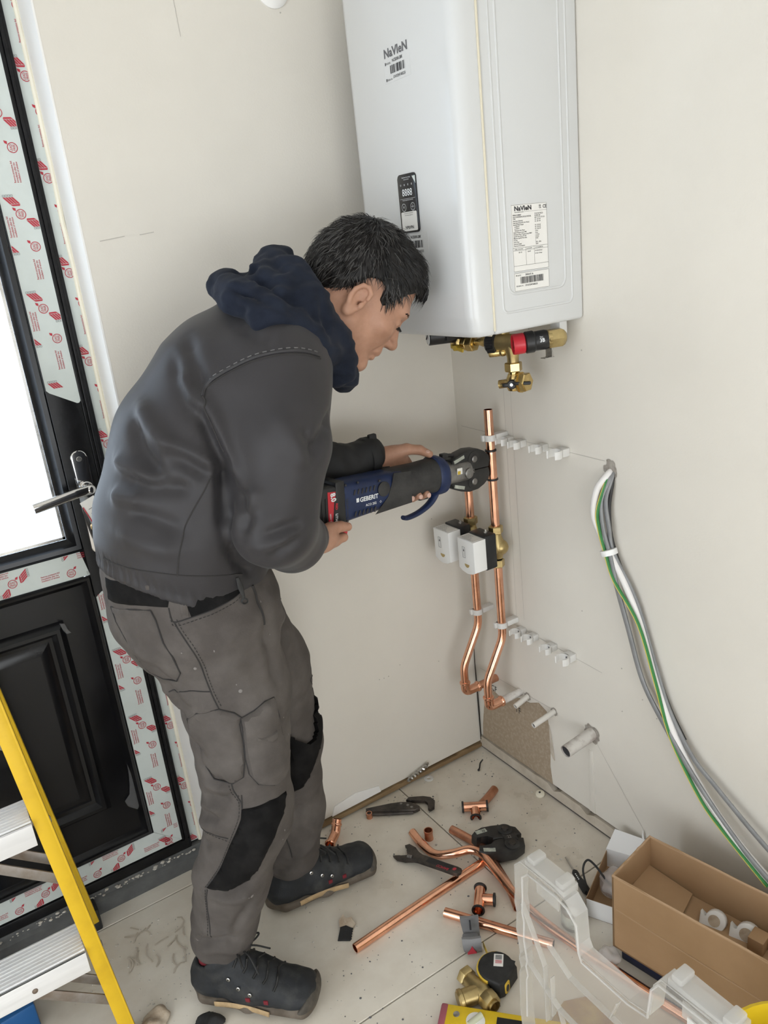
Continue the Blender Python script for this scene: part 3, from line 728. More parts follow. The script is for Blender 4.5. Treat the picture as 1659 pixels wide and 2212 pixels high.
def relief_valve():
    t = thing('pressure_relief_valve', 'brass and black relief valve group with red cap under the boiler', 'valve', (-.10, -.36, 1.31))
    x = -.105; y = -.355; z = 1.268
    b = MB(); b.cyl((x, y + .02, 1.306), (x, y + .02, 1.285), .013); b.cyl((x - .014, y + .028, z), (x + .012, y - .048, z), .019, n=20, bev=.002); b.lathe([(.021, 0), (.019, .008), (.013, .026), (.0125, .040)], (x, y - .006, z - .004), (0, 0, -1), 18)
    body = part('valve_body', b, 'dull_brass', t)
    b = MB(); d = V((-.02, .055, -.004)).normalized(); o = V((x - .014, y + .026, z))
    n = 28; b.lathe([(.015, -.004), (.0225, 0), (.0230, .018), (.019, .023), (0, .023)], o, d, 14)
    for k in range(14):
        a = 2 * PI * k / 14; R = frame_z(d); c = o + R @ V((.0222 * math.cos(a), .0222 * math.sin(a), .010)); b.box(c, (.004, .004, .018), .001, R @ Matrix.Rotation(a, 3, 'Z'))
    part('ribbed_knob', b, 'black_plastic', t, label='black ribbed knob')
    o = V((x - .035, y - .052, z + .003)); d = V((.10, -.06, .006)).normalized()
    b = MB(); b.lathe([(.008, -.001), (.0105, -.001), (.0105, .003), (.0195, .003), (.0195, -.002), (.0205, -.003), (.0215, 0), (.0215, .020), (.019, .022)], o, d, 24, False); b.lathe([(.0105, 0), (.0105, .002)], o, d, 20)
    part('red_cap', b, 'red_plastic', t, label='red round cap')
    b = MB(); b.lathe([(.0185, .021), (.0225, .024), (.0225, .040), (.020, .043), (.0205, .064), (.0190, .070)], o, d, 22); part('black_body', b, 'black_plastic', t)
    b = MB(); R = frame_z(d); up = V((0, 0, 1)); sd = d.cross(up).normalized()
    nrm = (V((-1.25, -1.68, 1.5)) - o); nrm = (nrm - d * nrm.dot(d)).normalized(); vv = d.cross(nrm).normalized()
    if vv.z < 0: vv = -vv
    b.text('3B', o + d * .050 + nrm * .0208 - vv * .004, d, vv, .011, 'LEFT', .9, bold=.02); b.text('bar', o + d * .051 + nrm * .0206 + vv * .005, d, vv, .005, 'LEFT', 1.); part('rating_print', b, 'print_white', t, flat=True)
    b = MB(); b.lathe([(.016, .068), (.0205, .072), (.0205, .098), (.017, .104), (.010, .109), (0, .110)], o, d, 6); b.lathe([(.0185, .060), (.0185, .078)], o, d, 18); part('brass_cap', b, 'dull_brass', t)
    b = MB(); c = o + d * .073; b.box(c + V((0, 0, -.022)), (.004, .018, .030), 0); b.box(c + V((-.006, 0, -.037)), (.026, .014, .0012)); part('bracket', b, 'steel', t)
    # small test point beside the knob
    b = MB(); o2 = V((x - .012, y + .012, z - .020)); d2 = V((-.45, .8, -.05)).normalized(); b.lathe([(.008, 0), (.008, .010), (.0085, .011), (.0085, .030), (.0055, .030), (.0055, .020)], o2, d2, 14, False); b.ell(o2, (.010, .010, .009)); part('test_point', b, 'brass', t)
    # union and lower ball valve
    zz = z - .042
    b = MB(); b.cyl((x, y - .006, zz + .008), (x, y - .006, zz - .004), .0125, n=18); b.hexnut((x, y - .006, zz), (x, y - .006, zz - .020), .0190); b.cyl((x, y - .006, zz - .018), (x, y - .006, zz - .030), .0115, n=18); part('union_nut', b, 'brass', t)
    c = V((x, y - .006, zz - .044))
    b = MB(); b.lathe([(.006, -.019), (.014, -.017), (.0165, -.010), (.0165, .010), (.014, .016), (.013, .019)], c, (0, 0, 1), 20); d3 = V((-.5, .75, -.1)).normalized(); b.lathe([(.010, 0), (.010, .014), (.0095, .015), (.0095, .034), (.0062, .034), (.0062, .022)], c, d3, 16, False)
    d4 = V((.25, -1, .05)).normalized(); b.lathe([(.011, 0), (.011, .018)], c, d4, 16); part('ball_valve', b, 'brass', t)
    b = MB(); b.hexnut(c + d4 * .016, c + d4 * .036, .0215); b.lathe([(.016, .014), (.0225, .016), (.0225, .020)], c, d4, 20); part('outlet_nut', b, 'brass', t)
    b = MB(); d5 = V((-.8, -.6, 0)).normalized(); o5 = c + d5 * .015; b.lathe([(.010, 0), (.0105, .010), (.008, .013), (0, .013)], o5, d5, 16); b.box(o5 + d5 * .009 + V((.012, -.017, .002)), (.010, .040, .007), .002, Matrix.Rotation(.6, 3, 'Z')); b.box(o5 + d5 * .009 + V((-.008, .011, -.001)), (.008, .014, .008), .002, Matrix.Rotation(.6, 3, 'Z')); lv = part('lever', b, 'black_plastic', t, label='black lever')
    b = MB(); b.cyl(o5 + d5 * .012, o5 + d5 * .0145, .0035, n=10); part('lever_screw', b, 'steel', lv)
mat('gold_paint', (.55, .38, .05), .4, .3)
gas_valve(); relief_valve()
# ------------------------------------------------------------------ copper risers with motorised valves
RP = .011
def riser(y, ztop, label, stub_label):
    t = thing('copper_riser', label, 'copper pipe', (-.05, y, .3))
    X = -.05; XB = -.112; ZE = .285
    # lower pipe with its set-off bend, down into the elbow
    path = bend([(X, y, .70), (X, y, .475), (XB, y, .365), (XB, y, ZE + .016)], .075, 9)
    b = MB(); b.tube(path, RP, 20); part('lower_pipe', b, 'copper', t)
    b = MB(); b.pipe((X, y, .775), (X, y, ztop), RP, .0011, 24); part('upper_pipe', b, 'copper', t)
    # elbow with pressed sockets towards the wall
    ep = bend([(XB, y, ZE + .03), (XB, y, ZE), (XB + .045, y, ZE)], .022, 8)
    b = MB(); b.tube(ep, .0128, 20); 
    for o, d in (((XB, y, ZE + .024), (0, 0, 1)), ((XB + .038, y, ZE), (1, 0, 0))):
        b.lathe([(.0128, 0), (.0148, .003), (.0152, .0055), (.0148, .008), (.0124, .0095)], o, d, 20)
    part('elbow', b, 'copper', t, label='polished copper elbow')
    b = MB(); b.cyl((XB + .04, y, ZE), (.0, y, ZE), .0108, n=20); part('wall_stub', b, 'stub_paint' if y < -.15 else 'old_copper', t, label=stub_label)
    return t
mat('stub_paint', (.72, .70, .67), .45, c2=(.36, .30, .27), vscale=26, lo=.5, hi=.75)
R0 = riser(-.197, 1.092, 'right copper riser pipe with swan-neck bend and paint-splashed wall stub', 'stub splashed with white paint')
R1 = riser(-.095, .96, 'left copper riser pipe nearest the room corner with swan-neck bend', 'dull copper stub')
# press coupling on the right riser
b = MB(); z0, z1 = .914, .992
b.lathe([(.0115, 0), (.0125, .003), (.0128, .010), (.0128, z1 - z0 - .010), (.0125, z1 - z0 - .003), (.0115, z1 - z0)], (-.05, -.197, z0), (0, 0, 1), 24)
t = thing('press_coupling', 'copper press coupling with black rings on the right riser pipe', 'pipe fitting', (-.05, -.197, z0))
part('sleeve', b, 'copper', t)
for z in (z0 + .002, z1 - .002):
    b = MB(); b.lathe([(.0120, -.003), (.0142, -.002), (.0147, 0), (.0142, .002), (.0120, .003)], (-.05, -.197, z), (0, 0, 1), 24, False); part('ring', b, 'black_plastic', t)

def zone_valve(y, label):
    t = thing('motorised_valve', label, 'valve', (-.05, y, .69), 'motorised valves on the risers')
    x = -.05
    b = MB(); b.hexnut((x, y, .792), (x, y, .772), .0185); b.cyl((x, y, .772), (x, y, .764), .0135, n=18); part('top_nut', b, 'dull_brass', t)
    b = MB(); b.hexnut((x, y, .700), (x, y, .680), .0175); b.cyl((x, y, .704), (x, y, .714), .0125, n=18); part('bottom_nut', b, 'dull_brass', t)
    b = MB(); b.lathe([(.0135, 0), (.016, .008), (.0215, .020), (.0230, .030), (.0215, .040), (.016, .054), (.0135, .062)], (x, y, .704), (0, 0, 1), 22); b.cyl((x + .004, y, .733), (x - .026, y, .733), .019, n=20, bev=.002); b.ell((x + .006, y - .006, .733), (.022, .021, .021)); part('valve_body', b, 'dull_brass', t)
    b = MB(); b.box2((x - .062, y - .0315, .695), (x - .026, y + .0315, .787), .003); bk = part('actuator_base', b, 'black_plastic', t)
    b = MB(); b.cyl((x - .043, y - .012, .786), (x - .043, y - .012, .797), .0028, n=8); b.box((x - .043, y - .012, .789), (.010, .004, .006), .001); part('manual_lever', b, 'steel', bk)
    # white cover with bowed lower edge
    H0, H1 = .690, .782; b = MB(); poly = [(-.0325, H0 + .010), (-.020, H0 + .0035), (0, H0), (.020, H0 + .0035), (.0325, H0 + .010), (.0325, H1), (-.0325, H1)]
    b.prism(poly, (x - .100, y, 0), (0, 1, 0), (0, 0, 1), (.040, 0, 0), .0022, 2); cv = part('cover', b, 'white_plastic', t, label='white actuator cover')
    xf = x - .1004; p = MB()
    def fr(ya, za, yb, zb):
        for a, c, d, e in ((ya, za, yb, za + .0009), (ya, zb - .0009, yb, zb), (ya, za, ya + .0009, zb), (yb - .0009, za, yb, zb)): p.add([(xf, a, c), (xf, d, c), (xf, d, e), (xf, a, e)], [[0, 1, 2, 3]])
    fr(y + .002, .733, y + .013, .762); p.add([(xf, y + .0045, .750), (xf, y + .0105, .750), (xf, y + .0075, .759)], [[0, 1, 2]])
    p.add([(xf, y + .0065, .737), (xf, y + .0072, .737), (xf, y + .0072, .748), (xf, y + .0065, .748)], [[0, 1, 2, 3]])
    part('symbol_print', p, 'print_grey', cv, flat=True)
    b = MB(); q = [(.009 * math.cos(a), .009 * math.sin(a)) for a in [PI + PI * k / 8 for k in range(9)]]; b.prism(q, (xf + .0004, y - .002, .717), (0, 1, 0), (0, 0, 1), (-.0006, 0, 0)); part('indicator_window', b, 'dull_brass', cv, flat=True)
    p = MB(); p.box2((x - .097, y - .027, H1 + .0001), (x - .066, y + .027, H1 + .0007)); lb = part('top_label', p, 'label_paper', cv, flat=True)
    p = MB(); zz = H1 + .0011
    for i in range(5): p.text('230V 50Hz 6W   IP20 22mm'[: 24 - 3 * i], (x - .0945 + i * .006, y + .024, zz), (0, -1, 0), (-1, 0, 0), .0046, 'LEFT', .8)
    part('label_print', p, 'print_grey', lb, flat=True)
    return t
zone_valve(-.197, 'white-headed motorised valve on the right copper riser, the nearer one')
zone_valve(-.095, 'white-headed motorised valve on the left copper riser, partly behind the other')

# ------------------------------------------------------------------ pipe stubs sticking out of the right wall
def stub(y, z, L, r, m, label, droop=0.):
    t = thing('pipe_stub', label, 'pipe stub', (0, y, z))
    b = MB(); e = V((-L, .0, -droop)); b.lathe([(r - .0012, L - .02), (r - .0012, L), (r, L), (r, -.02)], (0, y, z), e, 20, False); b.lathe([(r - .001, L - .02), (0, L - .0199)], (0, y, z), e, 20, False)
    part('pipe', b, m, t)
    b = MB(); b.lathe([(r - .0011, L - .004), (0, L - .0039)], (0, y, z), e, 20, False); part('bore', b, 'print_black', t)  # black disc near the open end stands for the shade inside the pipe
    b = MB(); rnd = random.Random(int(-y * 1000)); vs = [(-.0008, y, z)]; n = 22
    for k in range(n):
        a = 2 * PI * k / n; q = r * (1.35 + .45 * rnd.random()); vs.append((-.0010, y + q * math.cos(a), z + q * math.sin(a)))
    b.add(vs, [[0, 1 + k, 1 + (k + 1) % n] for k in range(n)]); part('broken_hole', b, 'hole_dark', t, flat=True)
    return t
mat('hole_dark', (.23, .20, .17), .9, c2=(.42, .39, .35), vscale=60)
mat('painted_pipe', (.74, .71, .66), .45, c2=(.50, .44, .38), vscale=30, lo=.55, hi=.8)
mat('worn_pipe', (.62, .59, .55), .5, c2=(.27, .21, .18), vscale=24, lo=.45, hi=.7)
stub(-.227, .284, .048, .0075, 'painted_pipe', 'short cream-painted pipe stub beside the letters on the right wall', .012)
stub(-.329, .286, .075, .0075, 'painted_pipe', 'longer thin cream-painted pipe stub in the middle of the right wall', .010)
stub(-.462, .287, .092, .0160, 'worn_pipe', 'thick worn grey pipe stub in a broken hole in the right wall', .010)
b = MB(); b.text('TF', (-.0020, -.172, .212), (0, -1, 0), (0, 0, 1), .027, 'LEFT', .85, bold=.0); b.text('CF', (-.0020, -.070, .236), (0, -1, 0), (0, 0, 1), .025, 'LEFT', .85, bold=.0)
part('pencil_mark', b, 'print_black', WALL_R, label='handwritten letters TF and CF', flat=True)

# ------------------------------------------------------------------ plastic pipe clips
def clip_proto(scale=1.):
    """open C-shaped pipe clip on a small block; local x points out of the wall, built at the origin"""
    b = MB(); k = scale
    b.box((-.008 * k, 0, 0), (.016 * k, .020 * k, .014 * k), .0012); 
    arc = []
    for i in range(15):
        a = math.radians(48 + 264 * i / 14); arc.append((-.027 * k + .0135 * k * math.cos(a), .0135 * k * math.sin(a)))
    inn = [(-.027 * k + .0112 * k * math.cos(math.radians(312 - 264 * i / 14)), .0112 * k * math.sin(math.radians(312 - 264 * i / 14))) for i in range(15)]
    # opening faces away from the wall: mirror so the gap points to -x
    arc = [(-.054 * k - p[0], p[1]) for p in arc]; inn = [(-.054 * k - p[0], p[1]) for p in inn]
    b2 = MB(); b2.prism(arc + inn, (0, 0, -.007 * k), (1, 0, 0), (0, 1, 0), (0, 0, .014 * k))
    return b, b2
def clip(y, z, label, scale=1., group='empty white pipe clips on the right wall'):
    t = thing('pipe_clip', label, 'pipe clip', (-.0005, y, z), group)
    b, b2 = clip_proto(scale); part('block', b, 'clip_plastic', t, local=True); part('jaw', b2, 'clip_plastic', t, local=True)
    h = MB(); h.cyl((-.0162 * scale, 0, .002), (-.0170 * scale, 0, .002), .002, n=8); part('screw', h, 'print_grey', t, local=True)
    return t
up = 'empty white pipe clip in the upper row, %s'
for i, (y, z) in enumerate(((-.217, 1.011), (-.262, 1.009), (-.337, 1.010), (-.404, 1.010))):
    clip(y, z, up % ('next to the right riser', 'second from the right riser', 'third from the right riser', 'farthest from the riser')[i], 1.15 if i < 3 else 1.3)
lo_ = 'empty white pipe clip in the lower row, %s'
for i, (y, z) in enumerate(((-.226, .489), (-.272, .489), (-.340, .487), (-.404, .486))):
    clip(y, z, lo_ % ('next to the right riser', 'second from the right riser', 'third from the right riser', 'farthest from the riser')[i], 1.15 if i < 3 else 1.3)
def held(y, z, label):
    t = thing('pipe_clip', label, 'pipe clip', (-.0005, y, z), 'white pipe clips holding the risers')
    b = MB(); b.box2((-.037, y - .010, z - .007), (0, y + .010, z + .007), .0012); part('block', b, 'clip_plastic', t)
    b = MB(); b.lathe([(.0112, -.0075), (.0142, -.0075), (.0142, .0075), (.0112, .0075), (.0112, -.0075)], (-.05, y, z), (0, 0, 1), 24, False)
    b.box2((-.069, y + .004, z - .0075), (-.058, y + .012, z + .0075), .001); part('jaw', b, 'clip_plastic', t)
held(-.197, 1.022, 'white clip gripping the top of the right copper riser'); held(-.197, .512, 'white clip at the bend of the right copper riser'); held(-.095, .515, 'white clip at the bend of the left copper riser')
# ------------------------------------------------------------------ soft shapes: distance fields turned into meshes
def A(p): return np.array(p, dtype=np.float32)
def s_cap(a, b, ra, rb=None):
    a = A(a); b = A(b); rb = ra if rb is None else rb; R = max(ra, rb)
    def f(P):
        d = b - a; t = np.clip(((P - a) @ d) / max(float(d @ d), 1e-9), 0, 1)
        return np.linalg.norm(P - (a + t[..., None] * d), axis=-1) - (ra + (rb - ra) * t)
    return f, np.minimum(a, b) - R, np.maximum(a, b) + R
def s_ecap(a, b, ea, eb, side):
    """segment with elliptical section: e = (half along side, half across)"""
    a = A(a); b = A(b); d = b - a; L = float(np.linalg.norm(d)); ax = d / L
    s = A(side); s = s - ax * float(s @ ax); s /= np.linalg.norm(s); w = np.cross(ax, s)
    ea = A(ea); eb = A(eb); R = float(max(ea.max(), eb.max()))
    def f(P):
        q = P - a; h = q @ ax; t = np.clip(h / L, 0, 1); e = ea + (eb - ea) * t[..., None]
        u = (q @ s) / e[..., 0]; v = (q @ w) / e[..., 1]; k = np.sqrt(u * u + v * v)
        m = np.minimum(e[..., 0], e[..., 1]); over = np.maximum(np.maximum(-h, h - L), 0)
        g = (k - 1) * m
        return np.where(over > 0, np.sqrt(np.maximum(k * m, 0) ** 2 + over ** 2) - m, g)
    return f, np.minimum(a, b) - R, np.maximum(a, b) + R
def s_ell(c, r, R=None):
    c = A(c); r = A(r); M = np.eye(3, dtype=np.float32) if R is None else A(R)   # rows = axes
    def f(P):
        q = (P - c) @ M.T; k0 = np.linalg.norm(q / r, axis=-1); k1 = np.linalg.norm(q / (r * r), axis=-1)
        return k0 * (k0 - 1) / np.maximum(k1, 1e-6)
    m = float(r.max()); return f, c - m, c + m
class Field:
    def __init__(s, lo, hi, h):
        s.lo = A(lo); s.h = h; s.n = np.ceil((A(hi) - s.lo) / h).astype(int) + 1
        s.F = np.full(tuple(s.n), 1., dtype=np.float32)
    def _sub(s, lo, hi, pad):
        i0 = np.maximum(np.floor((lo - pad - s.lo) / s.h).astype(int), 0); i1 = np.minimum(np.ceil((hi + pad - s.lo) / s.h).astype(int) + 1, s.n)
        if (i1 <= i0).any(): return None, None
        g = np.stack(np.meshgrid(*[s.lo[k] + s.h * np.arange(i0[k], i1[k], dtype=np.float32) for k in range(3)], indexing='ij'), -1)
        return tuple(slice(int(a), int(b)) for a, b in zip(i0, i1)), g
    def add(s, prim, k=.01):
        f, lo, hi = prim; sl, g = s._sub(lo, hi, k + 3 * s.h)
        if sl is None: return s
        d = f(g); a = s.F[sl]; h = np.clip(.5 + .5 * (a - d) / k, 0, 1)
        s.F[sl] = a * (1 - h) + d * h - k * h * (1 - h); return s
    def sub(s, prim, k=.005):
        f, lo, hi = prim; sl, g = s._sub(lo, hi, k + 3 * s.h)
        if sl is None: return s
        d = -f(g); a = s.F[sl]; h = np.clip(.5 - .5 * (a - d) / k, 0, 1)
        s.F[sl] = a * (1 - h) + d * h + k * h * (1 - h); return s
    def cut(s, fn):
        """intersect with fn(P) <= 0"""
        g = np.stack(np.meshgrid(*[s.lo[k] + s.h * np.arange(s.n[k], dtype=np.float32) for k in range(3)], indexing='ij'), -1)
        s.F = np.maximum(s.F, fn(g)); return s
    def mesh(s, smooth=2):
        F = s.F.copy(); F[0] = F[-1] = 1; F[:, 0] = F[:, -1] = 1; F[:, :, 0] = F[:, :, -1] = 1
        nx, ny, nz = F.shape; S = F < 0
        acc = np.zeros((nx - 1, ny - 1, nz - 1, 3), np.float32); cnt = np.zeros((nx - 1, ny - 1, nz - 1), np.float32)
        def sl(o): return tuple(slice(o[k], F.shape[k] - 1 + o[k]) for k in range(3))
        for ax in range(3):
            for u in (0, 1):
                for v in (0, 1):
                    o0 = [0, 0, 0]; oth = [k for k in range(3) if k != ax]; o0[oth[0]] = u; o0[oth[1]] = v; o1 = list(o0); o1[ax] = 1
                    a = F[sl(o0)]; b = F[sl(o1)]; m = (a < 0) != (b < 0)
                    t = np.where(m, a / np.where(m, a - b, 1), 0)
                    for k in range(3): acc[..., k] += np.where(m, o0[k] + (t if k == ax else 0), 0)
                    cnt += m
        idx = np.argwhere(cnt > 0); vid = np.full(cnt.shape, -1, np.int64); vid[cnt > 0] = np.arange(len(idx))
        Vv = s.lo + s.h * (idx + acc[cnt > 0] / cnt[cnt > 0][:, None])
        Q = []
        for ax in range(3):
            o = [k for k in range(3) if k != ax]
            a = S[tuple(slice(0, -1) if k == ax else slice(1, -1) for k in range(3))]; b = S[tuple(slice(1, None) if k == ax else slice(1, -1) for k in range(3))]
            for inside_first in (True, False):
                m = (a & ~b) if inside_first else (~a & b); ii = np.argwhere(m)
                if not len(ii): continue
                c = ii.copy(); c[:, o[0]] += 1; c[:, o[1]] += 1
                def g(du, dv):
                    q = c.copy(); q[:, o[0]] += du; q[:, o[1]] += dv; return vid[q[:, 0], q[:, 1], q[:, 2]]
                q = np.stack([g(-1, -1), g(0, -1), g(0, 0), g(-1, 0)], 1)
                flip = inside_first if ax != 1 else not inside_first
                if not flip: q = q[:, ::-1]
                Q.append(q)
        Q = np.concatenate(Q); Q = Q[(Q >= 0).all(1)]
        return relax(Vv.astype(np.float64), Q, smooth), Q
def relax(Vv, Q, it, lam=.5):
    n = len(Vv); e0 = np.concatenate([Q[:, k] for k in range(4)]); e1 = np.concatenate([Q[:, (k + 1) % 4] for k in range(4)])
    ii = np.concatenate([e0, e1]); jj = np.concatenate([e1, e0]); deg = np.bincount(ii, minlength=n)[:, None].clip(1)
    for _ in range(it):
        s = np.stack([np.bincount(ii, Vv[jj, k], n) for k in range(3)], 1) / deg
        Vv = Vv + lam * (s - Vv)
    return Vv
def vnormals(Vv, Q):
    d1 = Vv[Q[:, 2]] - Vv[Q[:, 0]]; d2 = Vv[Q[:, 3]] - Vv[Q[:, 1]]; fn = np.cross(d1, d2); n = np.zeros_like(Vv)
    for k in range(4):
        for c in range(3): n[:, c] += np.bincount(Q[:, k], fn[:, c], len(Vv))
    return n / np.linalg.norm(n, axis=1)[:, None].clip(1e-12)
def polydist(P, pts):
    """distance to polyline and parameter 0..1 along it"""
    pts = np.array(pts, float); best = np.full(len(P), 9.); par = np.zeros(len(P)); m = len(pts) - 1
    for i in range(m):
        a, b = pts[i], pts[i + 1]; d = b - a; t = np.clip(((P - a) @ d) / max(d @ d, 1e-12), 0, 1)
        r = np.linalg.norm(P - (a + t[:, None] * d), axis=1); k = r < best; best[k] = r[k]; par[k] = (i + t[k]) / m
    return best, par
def folds(Vv, Q, lst):
    """each fold: (points, amplitude, width): a soft ridge (+) or crease (-) along the points, fading at its ends"""
    N = vnormals(Vv, Q); D = np.zeros(len(Vv))
    for pts, amp, w in lst:
        P = np.array(pts, float); lo = P.min(0) - 3 * w; hi = P.max(0) + 3 * w
        k = np.where(((Vv > lo) & (Vv < hi)).all(1))[0]
        if not len(k): continue
        d, t = polydist(Vv[k], pts); D[k] += amp * np.exp(-(d / w) ** 2) * np.clip(4 * np.minimum(t, 1 - t) + .25, 0, 1)
    return Vv + N * D[:, None]
def wrinkle(Vv, Q, amp, scale, seed=0., stretch=(1, 1, 1)):
    N = vnormals(Vv, Q); st = stretch
    D = np.array([noise.noise((p[0] * scale * st[0] + seed, p[1] * scale * st[1], p[2] * scale * st[2])) for p in Vv])
    return Vv + N * (amp * D)[:, None]
def np_mesh(name, Vv, Q, m, off=(0, 0, 0)):
    me = bpy.data.meshes.new(name); n = len(Q); k = Q.shape[1]
    me.vertices.add(len(Vv)); me.vertices.foreach_set('co', (Vv - np.array(off)).astype(np.float32).ravel())
    me.loops.add(n * k); me.loops.foreach_set('vertex_index', Q.astype(np.int32).ravel())
    me.polygons.add(n); me.polygons.foreach_set('loop_start', np.arange(0, n * k, k, dtype=np.int32))
    me.polygons.foreach_set('use_smooth', np.ones(n, dtype=bool))
    me.update(calc_edges=True); me.validate()
    me.materials.append(MATS[m]); return me
def np_part(name, Vv, Q, m, parent, label=None):
    off = V((0, 0, 0)); r = parent
    while r is not None: off += r.location; r = r.parent
    o = bpy.data.objects.new(name, np_mesh(name, Vv, Q, m, off)); COL.objects.link(o); o.parent = parent
    if label: o['label'] = label
    return o
def bvh_of(Vv, Q): return BVHTree.FromPolygons([tuple(p) for p in Vv], [tuple(int(i) for i in q) for q in Q])
from mathutils.geometry import delaunay_2d_cdt
def patch(bvh, pts, th, step=.006, sink=.001, bulge=0., back=.12):
    """a sheet cut to the outline pts (3-D points on a surface), laid on that surface with thickness th"""
    P = [V(p) for p in pts]; c = sum(P, V()) / len(P); n = V()
    for i in range(len(P)): n += (P[i] - c).cross(P[(i + 1) % len(P)] - c)
    n.normalize()
    hit = bvh.find_nearest(c)
    if hit[1].dot(n) < 0: n = -n; P = P[::-1]
    R = frame_z(n); X = R.col[0]; Yv = R.col[1]
    B = []
    for i in range(len(P)):
        a, b = P[i], P[(i + 1) % len(P)]; m_ = max(1, int((b - a).length / step))
        for k in range(m_):
            q = a.lerp(b, k / m_) - c; B.append(V((q.dot(X), q.dot(Yv))))
    nb = len(B); xs = [p.x for p in B]; ys = [p.y for p in B]; pts2 = list(B)
    import mathutils.geometry as mg
    x = min(xs) + step
    def inside(p):
        r = False; j = nb - 1
        for i in range(nb):
            if (B[i].y > p.y) != (B[j].y > p.y) and p.x < (B[j].x - B[i].x) * (p.y - B[i].y) / (B[j].y - B[i].y) + B[i].x: r = not r
            j = i
        return r
    while x < max(xs):
        y = min(ys) + step
        while y < max(ys):
            p = V((x, y))
            if inside(p) and min((p - q).length_squared for q in B) > (step * .5) ** 2: pts2.append(p)
            y += step
        x += step
    ov, oe, of, _a, _b, _c = delaunay_2d_cdt(pts2, [(i, (i + 1) % nb) for i in range(nb)], [list(range(nb))], 1, 1e-6)
    top = []; bot = []; per = set()
    for p in ov:
        w = c + X * p.x + Yv * p.y
        h = bvh.ray_cast(w + n * back, -n, .3)
        if h[0] is None: h = bvh.find_nearest(w)
        e = min((p - q).length for q in B); lift = th * min(1, .25 + e / .006) + bulge * min(1, e / .03) ** .5 if bulge or th > .002 else th
        top.append(h[0] + h[1] * lift); bot.append(h[0] - h[1] * sink)
    m_ = len(ov); fs = [list(f) for f in of]; ec = {}
    for f in fs:
        for i in range(len(f)):
            k = (f[i], f[(i + 1) % len(f)]); ec[k] = 1
    out = MB(); F2 = list(fs) + [[i + m_ for i in f][::-1] for f in fs]
    for (a, b) in ec:
        if (b, a) not in ec: F2.append([b, a, a + m_, b + m_])
    out.add(top + bot, F2); return out
def seam(bvh, pts, r=.0016, n=6, lift=.0, step=.008, spl=True):
    P = spline(pts, 6) if spl and len(pts) > 2 else [V(p) for p in pts]
    Q = []
    for p in P:
        h = bvh.find_nearest(p); Q.append(h[0] + h[1] * lift)
    b = MB(); b.tube(Q, r, n); return b
